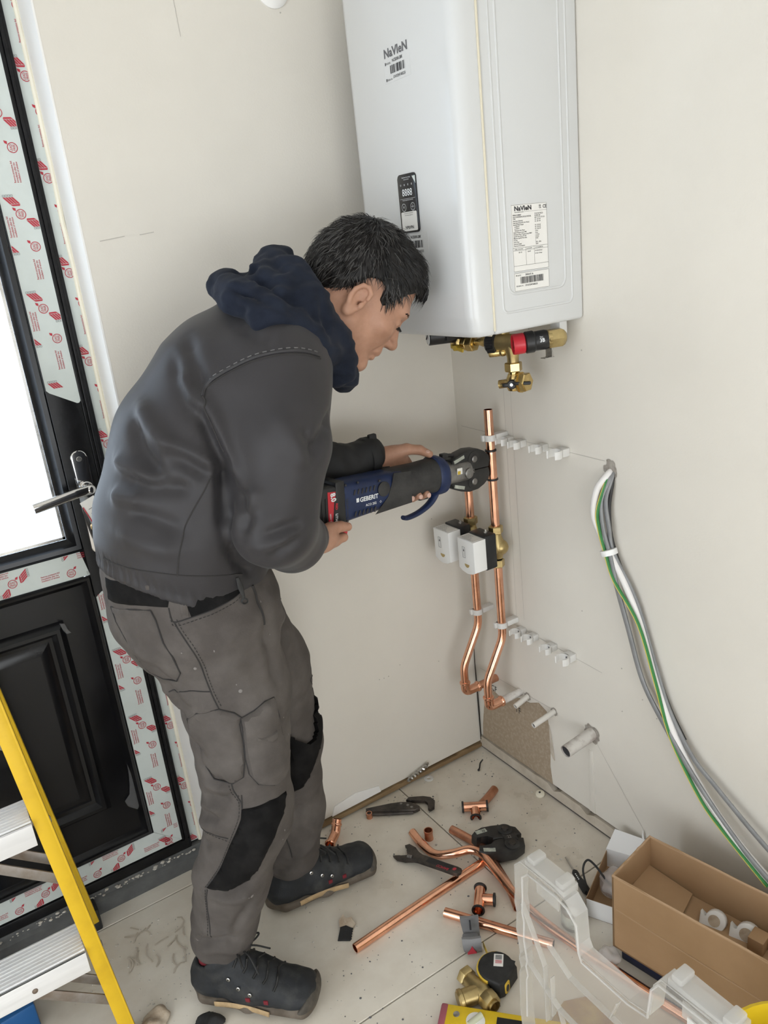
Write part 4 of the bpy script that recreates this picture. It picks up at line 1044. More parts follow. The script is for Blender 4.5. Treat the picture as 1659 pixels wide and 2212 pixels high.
# outlines and folds of the clothes, as points in space
PTS = {
 'yoke': [(-0.8301,-0.4416,1.2923),(-0.8245,-0.4379,1.306),(-0.8191,-0.4379,1.3141),(-0.8015,-0.447,1.3252),(-0.7735,-0.4627,1.3379),(-0.7477,-0.4818,1.3481),(-0.7149,-0.5008,1.3527),(-0.6778,-0.5085,1.3487),(-0.6424,-0.5022,1.3352)],
 'armhole': [(-0.8301,-0.4416,1.2923),(-0.8303,-0.4509,1.276),(-0.8292,-0.4648,1.247),(-0.8278,-0.479,1.2066)],
 'side': [(-0.8511,-0.4767,1.1745),(-0.8661,-0.4717,1.1522),(-0.9021,-0.4565,1.1003),(-0.9107,-0.4569,1.081),(-0.9236,-0.4548,1.0476),(-0.9302,-0.4481,1.0144)],
 'hemline': [(-1.0143,-0.3171,1.0362),(-0.9983,-0.3677,1.0313),(-0.9625,-0.425,1.0253),(-0.9187,-0.4533,1.0132),(-0.867,-0.461,0.9988),(-0.8132,-0.4476,0.9825)],
 'waist_dark': [(-1.0159,-0.2992,0.9946),(-0.9995,-0.3555,0.9983),(-0.9725,-0.3979,0.9987),(-0.9403,-0.4224,0.9958),(-0.9433,-0.4226,0.9745),(-0.9493,-0.4208,0.9548),(-0.9797,-0.3948,0.9592),(-1.0046,-0.3504,0.9554),(-1.0173,-0.2857,0.9479)],
 'hip_dark': [(-0.9291,-0.4296,0.9916),(-0.897,-0.4389,0.9811),(-0.8606,-0.4463,0.9714),(-0.8249,-0.4414,0.9637),(-0.8258,-0.4446,0.9506),(-0.8449,-0.4513,0.9463),(-0.883,-0.4538,0.9403),(-0.92,-0.4448,0.9351),(-0.9208,-0.4371,0.9519),(-0.9229,-0.4324,0.9737)],
 'loop1': [(-0.972,-0.398,1.0013),(-0.9519,-0.415,0.9979),(-0.9568,-0.4138,0.9846),(-0.9752,-0.3964,0.9862)],
 'loop2': [(-0.9312,-0.4273,0.9971),(-0.9169,-0.4334,0.993),(-0.9183,-0.4347,0.9673),(-0.9235,-0.4433,0.9352),(-0.9337,-0.4376,0.9345),(-0.9317,-0.4302,0.959)],
 'front_pocket': [(-0.9485,-0.4216,0.9534),(-0.9491,-0.4262,0.9382),(-0.946,-0.4318,0.9292),(-0.9216,-0.4448,0.9337),(-0.8834,-0.4541,0.9391),(-0.8453,-0.4516,0.9451),(-0.8198,-0.4418,0.9535)],
 'side_seam': [(-0.9468,-0.4307,0.9305),(-0.9398,-0.4418,0.9034),(-0.9276,-0.4483,0.8665),(-0.9168,-0.4396,0.8198),(-0.9092,-0.4346,0.7747),(-0.903,-0.4407,0.7438)],
 'back_pocket': [(-1.0173,-0.2977,0.9371),(-0.9994,-0.3648,0.949),(-0.9742,-0.4016,0.9511),(-0.9713,-0.4112,0.935),(-0.9705,-0.419,0.9118),(-0.9693,-0.4211,0.8948),(-0.9606,-0.4271,0.8677),(-0.9515,-0.4196,0.8282),(-0.9575,-0.3971,0.8025),(-0.9726,-0.3749,0.8049),(-0.9895,-0.3592,0.8203),(-1.0039,-0.3564,0.8523),(-1.0135,-0.3411,0.889),(-1.0174,-0.315,0.9135)],
 'cargo': [(-0.9421,-0.3731,0.7103),(-0.9328,-0.41,0.7372),(-0.903,-0.4407,0.7438),(-0.8796,-0.4481,0.7293),(-0.8701,-0.4522,0.7176),(-0.8749,-0.4511,0.7049),(-0.8726,-0.4454,0.6621),(-0.8754,-0.4447,0.6236),(-0.8842,-0.443,0.5902),(-0.9032,-0.4328,0.5787),(-0.9301,-0.4053,0.5861),(-0.9381,-0.3844,0.6135),(-0.9385,-0.3831,0.6481),(-0.944,-0.3643,0.6689)],
 'cargo_front': [(-0.8704,-0.4522,0.7162),(-0.8463,-0.4583,0.7244),(-0.8234,-0.4572,0.733),(-0.803,-0.4521,0.7314),(-0.7973,-0.4477,0.6879),(-0.7938,-0.4365,0.6374),(-0.7816,-0.4207,0.5959),(-0.7905,-0.4237,0.5601),(-0.8054,-0.4325,0.5446),(-0.8289,-0.4448,0.5453),(-0.8603,-0.4488,0.5653),(-0.873,-0.4466,0.5935),(-0.8736,-0.445,0.6295),(-0.872,-0.4488,0.6734)],
 'cargo_flap': [(-0.8708,-0.4524,0.6893),(-0.856,-0.4534,0.6733),(-0.8384,-0.4496,0.6599),(-0.8266,-0.4474,0.6417),(-0.8093,-0.4442,0.6519),(-0.8091,-0.4487,0.6756),(-0.828,-0.454,0.6787),(-0.8467,-0.4547,0.6779)],
 'thigh_seam': [(-0.903,-0.4407,0.7438),(-0.9026,-0.4355,0.7031),(-0.9025,-0.4295,0.6579),(-0.9066,-0.4283,0.6163),(-0.9044,-0.432,0.5703),(-0.9,-0.4341,0.5489),(-0.8962,-0.4376,0.5353),(-0.8968,-0.437,0.5215)],
 'back_seam': [(-0.9625,-0.3362,0.7691),(-0.951,-0.387,0.7781),(-0.9321,-0.4158,0.7819),(-0.9086,-0.4352,0.7794)],
 'crotch': [(-0.7997,-0.4341,0.9502),(-0.7951,-0.4363,0.9316),(-0.7924,-0.4464,0.9044),(-0.7924,-0.4485,0.8751)],
 'knee_near': [(-0.8974,-0.4368,0.5202),(-0.8722,-0.4486,0.5204),(-0.8449,-0.4502,0.5209),(-0.803,-0.4302,0.5087),(-0.8111,-0.4371,0.4887),(-0.8208,-0.4425,0.4719),(-0.8394,-0.4519,0.4563),(-0.8544,-0.4509,0.432),(-0.873,-0.4415,0.3975),(-0.8854,-0.4345,0.3736),(-0.903,-0.4288,0.3568),(-0.9225,-0.4238,0.3467),(-0.9528,-0.4085,0.3321),(-0.9671,-0.3951,0.3323),(-0.9794,-0.3795,0.3363),(-0.9651,-0.3871,0.3566),(-0.9501,-0.4036,0.3895),(-0.9302,-0.4233,0.4434),(-0.9135,-0.4353,0.48),(-0.9027,-0.4379,0.5006)],
 'knee_seam': [(-0.8928,-0.4388,0.5511),(-0.8963,-0.4375,0.5201),(-0.9033,-0.4381,0.498),(-0.9278,-0.4254,0.4466),(-0.9501,-0.4036,0.3895),(-0.9804,-0.3774,0.337)],
 'shin_seam': [(-0.9804,-0.3793,0.3334),(-0.9854,-0.3735,0.288),(-0.9872,-0.37,0.2484),(-0.9878,-0.3672,0.2115)],
 'knee_back': [(-0.9515,-0.3346,0.4605),(-0.9529,-0.389,0.4708),(-0.9296,-0.4221,0.4596)],
 'far_pad': [(-0.6271,-0.2343,0.598),(-0.6262,-0.2262,0.5687),(-0.6131,-0.2064,0.4918),(-0.6282,-0.2395,0.4658),(-0.6589,-0.2593,0.4224),(-0.6775,-0.2526,0.379),(-0.6999,-0.2566,0.3599),(-0.7229,-0.252,0.3566),(-0.7237,-0.2565,0.4124),(-0.7203,-0.2635,0.4779),(-0.726,-0.2687,0.5373),(-0.66,-0.1014,0.4847),(-0.6456,-0.1078,0.469),(-0.7017,-0.2739,0.5574),(-0.6589,-0.261,0.5532),(-0.6253,-0.2255,0.5525)],
 'far_seam': [(-0.6493,-0.1103,0.503),(-0.6269,-0.1357,0.5219),(-0.6382,-0.2511,0.6048),(-0.6247,-0.2302,0.6072)],
 'far_shin': [(-0.7521,-0.2395,0.2931),(-0.7538,-0.2442,0.2334),(-0.7483,-0.2453,0.1851)],
 'jfolds': [([(-0.8421,-0.3892,1.3385),(-0.8426,-0.4295,1.2942),(-0.8342,-0.4485,1.2757)],0.009,0.014),([(-0.8089,-0.3538,1.3847),(-0.8235,-0.4166,1.3373),(-0.827,-0.4346,1.3077)],-0.007,0.014),([(-0.8413,-0.3579,1.3578),(-0.8505,-0.4141,1.3026),(-0.847,-0.4448,1.2672)],-0.006,0.013),([(-0.9063,-0.3383,1.2885),(-0.9052,-0.409,1.2457),(-0.8929,-0.4449,1.203)],0.01,0.016),([(-0.9206,-0.3477,1.2704),(-0.9308,-0.3888,1.2219),(-0.9175,-0.4298,1.1789)],-0.009,0.014),([(-0.9587,-0.3275,1.204),(-0.9481,-0.3781,1.191),(-0.9195,-0.4306,1.1701)],0.01,0.015),([(-0.9622,-0.3512,1.1807),(-0.9265,-0.4249,1.1645),(-0.8794,-0.4649,1.1558)],-0.008,0.014),([(-0.9797,-0.3394,1.1493),(-0.9489,-0.41,1.1385)],0.008,0.014),([(-0.9066,-0.4228,1.2218),(-0.8771,-0.459,1.1978),(-0.8521,-0.4765,1.1731)],-0.008,0.014),([(-0.904,-0.4142,1.2407),(-0.8678,-0.4607,1.209),(-0.8394,-0.4787,1.186)],0.007,0.013),([(-0.9702,-0.3843,1.1305),(-0.9428,-0.4267,1.1134),(-0.9078,-0.4561,1.0905)],-0.007,0.015),([(-0.9941,-0.3631,1.0894),(-0.9607,-0.4236,1.0707),(-0.9222,-0.4551,1.0595)],0.005,0.016),([(-0.8289,-0.446,1.2865),(-0.8238,-0.472,1.2354),(-0.818,-0.486,1.2016),(-0.815,-0.5083,1.1575)],0.008,0.014),([(-0.8407,-0.4408,1.2807),(-0.8367,-0.4653,1.2372),(-0.8297,-0.4809,1.1919),(-0.8344,-0.482,1.1462)],-0.012,0.012),([(-0.8212,-0.4916,1.151),(-0.8217,-0.5327,1.1144),(-0.8373,-0.5236,1.0769)],-0.007,0.013),([(-0.8009,-0.5367,1.1565),(-0.8107,-0.5366,1.1319),(-0.8245,-0.5279,1.1141)],0.006,0.012),([(-0.8118,-0.4529,1.0038),(-0.7925,-0.5623,1.0483),(-0.7519,-0.569,1.0718)],-0.006,0.01),([(-0.8128,-0.5555,1.0797),(-0.7755,-0.5691,1.0866),(-0.7433,-0.5666,1.0864)],-0.006,0.01),([(-0.8273,-0.54,1.0583),(-0.7856,-0.5681,1.067),(-0.7461,-0.5676,1.0778)],0.005,0.01),([(-0.6359,-0.503,1.2377),(-0.6846,-0.5564,1.2133),(-0.7186,-0.5663,1.1803)],-0.01,0.013),([(-0.7213,-0.5597,1.2369),(-0.7056,-0.5654,1.1963)],-0.006,0.012),([(-0.7497,-0.5292,1.2726),(-0.7357,-0.5649,1.2145),(-0.727,-0.5656,1.1668)],0.005,0.018),([(-0.831,-0.4804,1.1921),(-0.8387,-0.4796,1.1308),(-0.8428,-0.4767,1.0746)],-0.012,0.012),([(-0.8425,-0.4742,1.0614),(-0.8258,-0.4581,1.0097),(-0.7921,-0.4356,0.9721)],-0.01,0.012),([(-0.7351,-0.4154,1.3972),(-0.7307,-0.4725,1.376),(-0.7081,-0.4924,1.3697)],-0.004,0.018)],
 'tfolds': [([(-0.9431,-0.3668,0.7092),(-0.9327,-0.4106,0.739),(-0.9164,-0.4311,0.7444)],0.006,0.01),([(-0.9551,-0.3883,0.7883),(-0.941,-0.3981,0.7618),(-0.9328,-0.4117,0.7554)],0.007,0.012),([(-0.9873,-0.388,0.847),(-0.9739,-0.3864,0.8167),(-0.9558,-0.3974,0.8004)],-0.006,0.012),([(-1.0044,-0.3633,0.8853),(-0.9932,-0.3844,0.8657),(-0.9787,-0.405,0.8627)],0.006,0.012),([(-0.9702,-0.3584,0.7904),(-0.9506,-0.3349,0.7406),(-0.9422,-0.3842,0.7303)],0.008,0.014),([(-0.9445,-0.3546,0.6641),(-0.9389,-0.3829,0.6532),(-0.9297,-0.3979,0.6371)],-0.008,0.012),([(-0.9392,-0.3801,0.615),(-0.9296,-0.4067,0.5918),(-0.9093,-0.4277,0.5837)],-0.008,0.012),([(-0.9408,-0.3776,0.57),(-0.9259,-0.4088,0.5674),(-0.9048,-0.4316,0.5669)],0.008,0.011),([(-0.9454,-0.3652,0.5371),(-0.9317,-0.4025,0.539),(-0.9083,-0.4278,0.539)],-0.007,0.01),([(-0.9462,-0.3351,0.4904),(-0.9386,-0.3938,0.5163),(-0.9187,-0.4208,0.5159)],0.006,0.01),([(-0.7899,-0.4325,0.9346),(-0.7786,-0.4395,0.879),(-0.7783,-0.4321,0.8236)],-0.008,0.014),([(-0.7933,-0.4457,0.8623),(-0.782,-0.4354,0.8107),(-0.7887,-0.4425,0.753)],-0.008,0.014),([(-0.7458,-0.4071,0.8742),(-0.686,-0.2787,0.7593),(-0.7005,-0.2878,0.7189)],0.006,0.013),([(-0.8735,-0.461,0.8566),(-0.8535,-0.4508,0.7836),(-0.8465,-0.4559,0.7518)],0.004,0.02),([(-0.9439,-0.3217,0.4799),(-0.9459,-0.3863,0.503),(-0.9357,-0.4131,0.4962)],-0.006,0.009),([(-0.9507,-0.3331,0.4628),(-0.9503,-0.3932,0.4785),(-0.9296,-0.4235,0.4778)],0.006,0.01),([(-0.957,-0.3471,0.4427),(-0.9594,-0.3607,0.4231),(-0.9432,-0.4075,0.443)],-0.005,0.01),([(-0.9785,-0.382,0.3342),(-0.9468,-0.4131,0.3286),(-0.9039,-0.4266,0.3458)],-0.007,0.011),([(-0.9693,-0.3963,0.3229),(-0.9373,-0.4176,0.3128),(-0.9078,-0.4256,0.3207)],0.006,0.012),([(-0.9107,-0.4224,0.2964),(-0.9346,-0.4028,0.2445),(-0.9494,-0.3913,0.2168)],-0.006,0.012),([(-1.0114,-0.3249,0.1843),(-0.9922,-0.3642,0.1942),(-0.9665,-0.383,0.2001),(-0.9398,-0.3874,0.1786)],-0.008,0.01),([(-1.017,-0.3137,0.1493),(-0.9856,-0.3681,0.1752),(-0.9349,-0.3774,0.1486)],0.006,0.01),([(-1.0036,-0.3399,0.2238),(-0.9798,-0.3742,0.2191),(-0.9439,-0.3949,0.2232)],0.005,0.012),([(-0.8133,-0.4391,0.472),(-0.7239,-0.2529,0.2977),(-0.7051,-0.255,0.315)],-0.007,0.011),([(-0.8172,-0.4389,0.429),(-0.7143,-0.2567,0.2613),(-0.683,-0.2535,0.2266)],0.005,0.012),([(-0.8592,-0.4193,0.3502),(-0.7824,-0.2225,0.142),(-0.7583,-0.2426,0.158)],-0.006,0.01),([(-0.7494,-0.245,0.1777),(-0.7199,-0.2523,0.189),(-0.6884,-0.2521,0.2095)],0.006,0.012)],
 'hfolds': [([(-0.6723,-0.3449,1.4848),(-0.6817,-0.3981,1.4581),(-0.6742,-0.4432,1.4343)],-0.012,0.01),([(-0.7135,-0.3543,1.4701),(-0.6953,-0.4196,1.4444),(-0.6376,-0.4372,1.4298)],0.008,0.01),([(-0.7413,-0.3872,1.4592),(-0.7083,-0.4435,1.4311),(-0.6568,-0.4644,1.3948)],-0.01,0.007),([(-0.7395,-0.3984,1.4484),(-0.7035,-0.4631,1.4145),(-0.6542,-0.4692,1.3719),(-0.6114,-0.4588,1.3261)],0.006,0.008),([(-0.6287,-0.3335,1.5044),(-0.6404,-0.3865,1.4765),(-0.6326,-0.4104,1.4598)],-0.008,0.009),([(-0.645,-0.4117,1.4574),(-0.6197,-0.4106,1.4584),(-0.6009,-0.3951,1.4721)],0.007,0.008),([(-0.6742,-0.4432,1.4343),(-0.6339,-0.4422,1.4141),(-0.6107,-0.4559,1.3806)],-0.008,0.009),([(-0.6901,-0.3007,1.4798),(-0.6724,-0.3454,1.4849),(-0.6344,-0.2874,1.4946)],0.006,0.008),([(-0.6069,-0.4175,1.4492),(-0.597,-0.4385,1.4094),(-0.5952,-0.46,1.3473)],-0.006,0.01)],
}
# ------------------------------------------------------------------ the person at work
mat('jacket', (.030, .028, .0305), .50, var=.06, vscale=14, bump=.05, bscale=500, sheen=.06, spec=.35)
mat('jacket_shade', (.016, .016, .017), .7, var=.2, vscale=20, bump=.05, bscale=300)  # darker copy of the jacket colour, painted shade for the far arm
mat('navy', (.0085, .0115, .021), .85, c2=(.015, .020, .035), vscale=20, bump=.1, bscale=400, sheen=.04, spec=.2)
mat('trouser', (.066, .057, .052), .85, c2=(.115, .102, .094), vscale=9, lo=.40, hi=.72, bump=.12, bscale=420)
mat('trouser_black', (.006, .0058, .006), .85, spec=.15, c2=(.018, .017, .017), vscale=16, lo=.45, hi=.75, bump=.12, bscale=300)
mat('thread', (.030, .028, .028), .9)
mat('thread_light', (.15, .145, .145), .8)
mat('skin', (.385, .205, .135), .45, c2=(.50, .285, .20), vscale=26, lo=.3, hi=.7, bump=.12, bscale=150, sss=.1, spec=.35)
mat('hair', (.006, .005, .005), .42, c2=(.018, .016, .015), vscale=24, lo=.5, hi=.8, spec=.4)
mat('hair_grey', (.075, .072, .07), .5)
mat('lash', (.01, .008, .008), .7)
mat('paint_spot', (.20, .185, .175), .8)
mat('nail', (.62, .40, .33), .3)
mat('shoe_upper', (.014, .016, .019), .65, c2=(.05, .05, .048), vscale=22, lo=.48, hi=.78, bump=.15, bscale=260)
mat('shoe_toe', (.055, .048, .040), .75, c2=(.12, .105, .085), vscale=26, bump=.15, bscale=200)
mat('shoe_sole', (.075, .058, .042), .7, c2=(.14, .115, .09), vscale=20, bump=.1)
mat('shoe_tan', (.40, .28, .15), .7, var=.25, vscale=30)
mat('sock_red', (.16, .012, .02), .8)
mat('sock_grey', (.22, .20, .19), .9)
PERSON = thing('person', 'person in grey work jacket, navy hood and knee-pad trousers bending to press a pipe fitting', 'person', (-.85, -.27, 0))
SIDE = (0, 1, 0)

# ---- jacket
jf = Field((-1.08, -.62, .84), (-.34, -.03, 1.50), .0055)
T = [((-.868, -.282, .968), (.172, .156)), ((-.858, -.285, 1.055), (.176, .149)), ((-.795, -.295, 1.165), (.184, .163)), ((-.712, -.305, 1.262), (.182, .158)), ((-.635, -.315, 1.345), (.138, .108)), ((-.585, -.322, 1.372), (.082, .070))]
for (a, ea), (b, eb) in zip(T[:-1], T[1:]): jf.add(s_ecap(a, b, ea, eb, SIDE), .03)
jf.add(s_cap((-.685, -.430, 1.315), (-.722, -.482, 1.20), .086, .082), .035).add(s_cap((-.722, -.482, 1.20), (-.768, -.496, 1.072), .082, .071), .010).add(s_cap((-.768, -.496, 1.072), (-.705, -.425, 1.008), .072, .060), .015).add(s_cap((-.705, -.425, 1.008), (-.676, -.396, .993), .059, .046), .012)
jf.add(s_cap((-.60, -.19, 1.30), (-.545, -.150, 1.06), .080, .062), .05)
# trim the tail to the sloping hem
jf.cut(lambda P: -((P[..., 2] - .965) + .58 * (P[..., 0] + .868)) - .046)
JV, JQ = jf.mesh(2)
if PTS.get('jfolds'): JV = folds(JV, JQ, [(p, a * 1.5, w) for p, a, w in PTS['jfolds']])
hz = (JV[:, 2] - .965) + .58 * (JV[:, 0] + .868)            # height above the hem line
jn = vnormals(JV, JQ); ga = np.arctan2(JV[:, 1] + .282, JV[:, 0] + .868)
JV = JV + jn * ((np.clip(1 - np.abs(hz + .026) / .026, 0, 1) * (.0018 * np.sin(ga * 64) - .004 + .0012 * np.sin(ga * 23)))[:, None])
JV = wrinkle(JV, JQ, .003, 9, 3., (1, 1, 1.6))
jacket = np_part('jacket', JV, JQ, 'jacket', PERSON, 'dark grey softshell jacket')
JB = bvh_of(JV, JQ)
# ---- far sleeve, its deep shade put into a darker jacket colour
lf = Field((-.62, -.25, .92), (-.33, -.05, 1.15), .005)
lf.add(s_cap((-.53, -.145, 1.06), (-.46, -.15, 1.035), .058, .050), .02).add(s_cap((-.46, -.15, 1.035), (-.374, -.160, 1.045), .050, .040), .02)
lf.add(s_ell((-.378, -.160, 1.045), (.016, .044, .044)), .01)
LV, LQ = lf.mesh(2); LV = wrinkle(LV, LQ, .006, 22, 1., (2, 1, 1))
np_part('far_sleeve', LV, LQ, 'jacket_shade', PERSON)
# ---- trousers
tf = Field((-1.06, -.52, .04), (-.52, -.06, 1.03), .0055)
tf.add(s_ecap((-.872, -.28, .985), (-.862, -.275, .90), (.158, .146), (.162, .150), SIDE), .03)
tf.add(s_ell((-.890, -.285, .885), (.122, .148, .10)), .05)
tf.add(s_cap((-.855, -.335, .880), (-.838, -.350, .715), .122, .100), .05).add(s_cap((-.838, -.350, .715), (-.862, -.362, .455), .102, .085), .03).add(s_cap((-.862, -.362, .455), (-.915, -.338, .30), .086, .077), .03).add(s_cap((-.915, -.338, .30), (-.950, -.305, .145), .077, .069), .02)
tf.add(s_cap((-.805, -.21, .86), (-.718, -.19, .65), .118, .096), .05).add(s_cap((-.718, -.19, .65), (-.690, -.18, .45), .096, .080), .03).add(s_cap((-.690, -.18, .45), (-.706, -.178, .25), .078, .077), .03).add(s_cap((-.706, -.178, .25), (-.728, -.178, .150), .077, .071), .02)
TV, TQ = tf.mesh(2)
if PTS.get('tfolds'): TV = folds(TV, TQ, [(p, a * 1.35, w) for p, a, w in PTS['tfolds']])
TV = wrinkle(TV, TQ, .0045, 13, 7., (1, 1, 1.7)); TV = wrinkle(TV, TQ, .0016, 45, 2.)
trousers = np_part('trousers', TV, TQ, 'trouser', PERSON, 'dusty grey work trousers')
TB = bvh_of(TV, TQ)

# ---- hood
hf = Field((-.79, -.53, 1.20), (-.44, -.12, 1.55), .005)
ring1 = [(-.515, -.340, 1.262), (-.560, -.412, 1.300), (-.628, -.448, 1.354), (-.692, -.440, 1.402), (-.722, -.380, 1.438), (-.705, -.30, 1.452), (-.64, -.21, 1.42), (-.545, -.22, 1.34), (-.505, -.28, 1.27)]
for a, b in zip(ring1[:-1], ring1[1:]): hf.add(s_cap(a, b, .029, .029), .012)
ring2_ = [(-.522, -.350, 1.285), (-.560, -.398, 1.352), (-.600, -.405, 1.418), (-.606, -.365, 1.462), (-.60, -.30, 1.478), (-.575, -.22, 1.45), (-.52, -.22, 1.37), (-.505, -.28, 1.29)]
for a, b in zip(ring2_[:-1], ring2_[1:]): hf.add(s_cap(a, b, .027, .027), .014)
for a, b in (((-.560, -.405, 1.30), (-.56, -.398, 1.352)), ((-.628, -.438, 1.362), (-.60, -.405, 1.418)), ((-.69, -.43, 1.405), (-.606, -.365, 1.455)), ((-.655, -.438, 1.382), (-.60, -.39, 1.44)), ((-.595, -.425, 1.33), (-.585, -.40, 1.39))): hf.add(s_cap(a, b, .031, .031), .016)
hf.add(s_ell((-.648, -.325, 1.425), (.078, .105, .050), Matrix.Rotation(-.5, 3, 'Y').transposed()), .02).add(s_cap((-.665, -.37, 1.455), (-.60, -.30, 1.487), .030, .030), .02)
HV, HQ = hf.mesh(2)
if PTS.get('hfolds'): HV = folds(HV, HQ, [(p, a, w) for p, a, w in PTS['hfolds']])
HV = wrinkle(HV, HQ, .008, 20, 4., (1, 1, 1.3)); HV = wrinkle(HV, HQ, .0045, 48, 1., (.6, 1, 1.6))
np_part('hood', HV, HQ, 'navy', PERSON, 'crumpled navy blue hood')

# ---- head (local frame: x forward, y to the person's left, z up), neck, hands and the body under the clothes
yaw, pit = math.radians(-12), math.radians(46)
HF = V((math.cos(pit) * math.cos(yaw), math.cos(pit) * math.sin(yaw), -math.sin(pit))); HS = V((-math.sin(yaw), math.cos(yaw), 0)); HU = HF.cross(HS)
HM = np.array([HF, HS, HU])                   # rows are the local axes
HC = np.array((-.452, -.337, 1.408))
def hl(p): return np.array(p) @ HM + HC
bd = Field((-.16, -.10, -.20), (.14, .10, .16), .0025)
bd.add(s_ell((-.012, 0, .040), (.099, .077, .086)), .01)
bd.add(s_ell((.030, 0, -.030), (.063, .060, .080)), .03)
for s_ in (1, -1):
    bd.add(s_cap((-.008, .050 * s_, -.055), (.060, .014 * s_, -.103), .024, .019), .02)
    bd.add(s_ell((.054, .043 * s_, -.024), (.024, .020, .017)), .018)
bd.add(s_ell((.070, 0, -.102), (.020, .024, .016)), .015).add(s_ell((.074, 0, .022), (.020, .048, .013)), .018)
for s_ in (1, -1):
    bd.sub(s_ell((.094, .031 * s_, .000), (.016, .017, .011)), .014); bd.add(s_ell((.072, .031 * s_, -.002), (.0145, .0155, .0125)), .004)
    bd.sub(s_cap((.084, .018 * s_, -.004), (.082, .046 * s_, -.002), .0012), .003)
    bd.add(s_ell((.097, .011 * s_, -.037), (.011, .009, .008)), .006)
bd.add(s_cap((.086, 0, .012), (.106, 0, -.030), .007, .0105), .010).add(s_ell((.108, 0, -.033), (.011, .011, .010)), .005)
bd.add(s_ell((.083, 0, -.062), (.014, .026, .012)), .012).add(s_ell((.086, 0, -.067), (.010, .022, .0055)), .004).add(s_ell((.083, 0, -.078), (.011, .019, .0065)), .005).sub(s_cap((.094, -.018, -.0725), (.094, .018, -.0725), .0016), .003)
for s_ in (1, -1):
    # smile fold and jaw creases
    bd.sub(s_cap((.088, .020 * s_, -.040), (.074, .036 * s_, -.072), .0015), .006)
    # ear: flat shell with rim, hollow and lobe
    Re = Matrix.Rotation(.30 * s_, 3, 'Z') @ Matrix.Rotation(.12, 3, 'Y'); c = np.array((-.022, .078 * s_, -.024))
    M3 = np.array(Re.transposed())
    bd.add(s_ell(c, (.0165, .0055, .028), M3), .004)
    def ep(x, z, y=.0065): return c + np.array(Re) @ np.array((x * .9, y * s_, z * .93))
    rim = [ep(.014, .012), ep(.012, .023), ep(.0, .0305), ep(-.012, .025), ep(-.018, .010), ep(-.0165, -.006), ep(-.010, -.018)]
    for a, b in zip(rim[:-1], rim[1:]): bd.add(s_cap(a, b, .0044), .002)
    bd.add(s_ell(ep(-.001, -.027, .001), (.0095, .0060, .0105)), .006).sub(s_ell(ep(.001, -.001, .0085), (.0105, .0085, .0165)), .002).sub(s_cap(ep(.004, -.004, .006), ep(.010, -.004, -.010), .0050), .002).add(s_ell(ep(.012, -.006, .005), (.005, .004, .0075)), .004)
nb = (np.array((-.60, -.325, 1.33)) - HC) @ HM.T
bd.add(s_cap((-.035, 0, -.045), nb * .6 + np.array((-.035, 0, -.045)) * .4, .058, .060), .03)
BV, BQ = bd.mesh(1)
BV = BV @ HM + HC
# hands
def hand(lo, hi, prims):
    f = Field(lo, hi, .0022)
    for p, k in prims: f.add(p, k)
    return f.mesh(1)
rh = [(s_cap((-.668, -.385, .990), (-.628, -.357, .972), .031, .027), .01), (s_ell((-.598, -.325, .946), (.046, .030, .022), Matrix.Rotation(.6, 3, 'Z').transposed()), .02), (s_ell((-.575, -.292, .930), (.040, .028, .017)), .015),
      (s_cap((-.612, -.342, .968), (-.576, -.322, .966), .0165, .0135), .012), (s_cap((-.576, -.322, .966), (-.548, -.313, .960), .0125, .0115), .004), (s_cap((-.548, -.313, .960), (-.529, -.308, .953), .0115, .0095), .003)]
for i in range(4):
    x = -.604 + .021 * i; r = (.0085, .0092, .0095, .0088)[i]; L = (.85, .97, 1.0, .93)[i]
    a = (x + .004, -.300, .930); b = (x + .002, -.252, .921 - .004 * L); c_ = (x, -.212, .928); d_ = (x - .002, -.203, .928 + .030 * L)
    rh += [(s_cap(a, b, r * 1.12, r), .008), (s_cap(b, c_, r, r * .95), .003), (s_cap(c_, d_, r * .95, r * .8), .003)]
RV, RQ = hand((-.72, -.43, .88), (-.50, -.17, 1.04), rh)
lh = [(s_cap((-.405, -.160, 1.045), (-.360, -.166, 1.040), .027, .025), .01), (s_ell((-.322, -.170, 1.018), (.044, .019, .038), Matrix.Rotation(-.2, 3, 'Y').transposed()), .018), (s_ell((-.305, -.172, .998), (.040, .016, .030)), .015),
      (s_cap((-.330, -.175, 1.040), (-.290, -.190, 1.046), .0170, .0140), .012), (s_cap((-.290, -.190, 1.046), (-.262, -.202, 1.040), .0125, .0115), .004), (s_cap((-.262, -.202, 1.040), (-.243, -.212, 1.027), .0112, .009), .003)]
for i in range(4):
    x = -.352 + .0225 * i; r = (.0082, .0090, .0094, .0088)[i]; zb = .948 - (.004, .006, .008, .010)[i]
    a = (x + .006, -.175, .992); b = (x + .004, -.186, zb + .012); c_ = (x + .002, -.218, zb - .003); d_ = (x + .001, -.247, zb + .010)
    lh += [(s_cap(a, b, r * 1.15, r), .008), (s_cap(b, c_, r, r * .95), .003), (s_cap(c_, d_, r * .97, r * .88), .003)]
LHV, LHQ = hand((-.45, -.28, .90), (-.20, -.12, 1.10), lh)
ib = Field((-1.0, -.50, .06), (-.35, -.10, 1.40), .012)
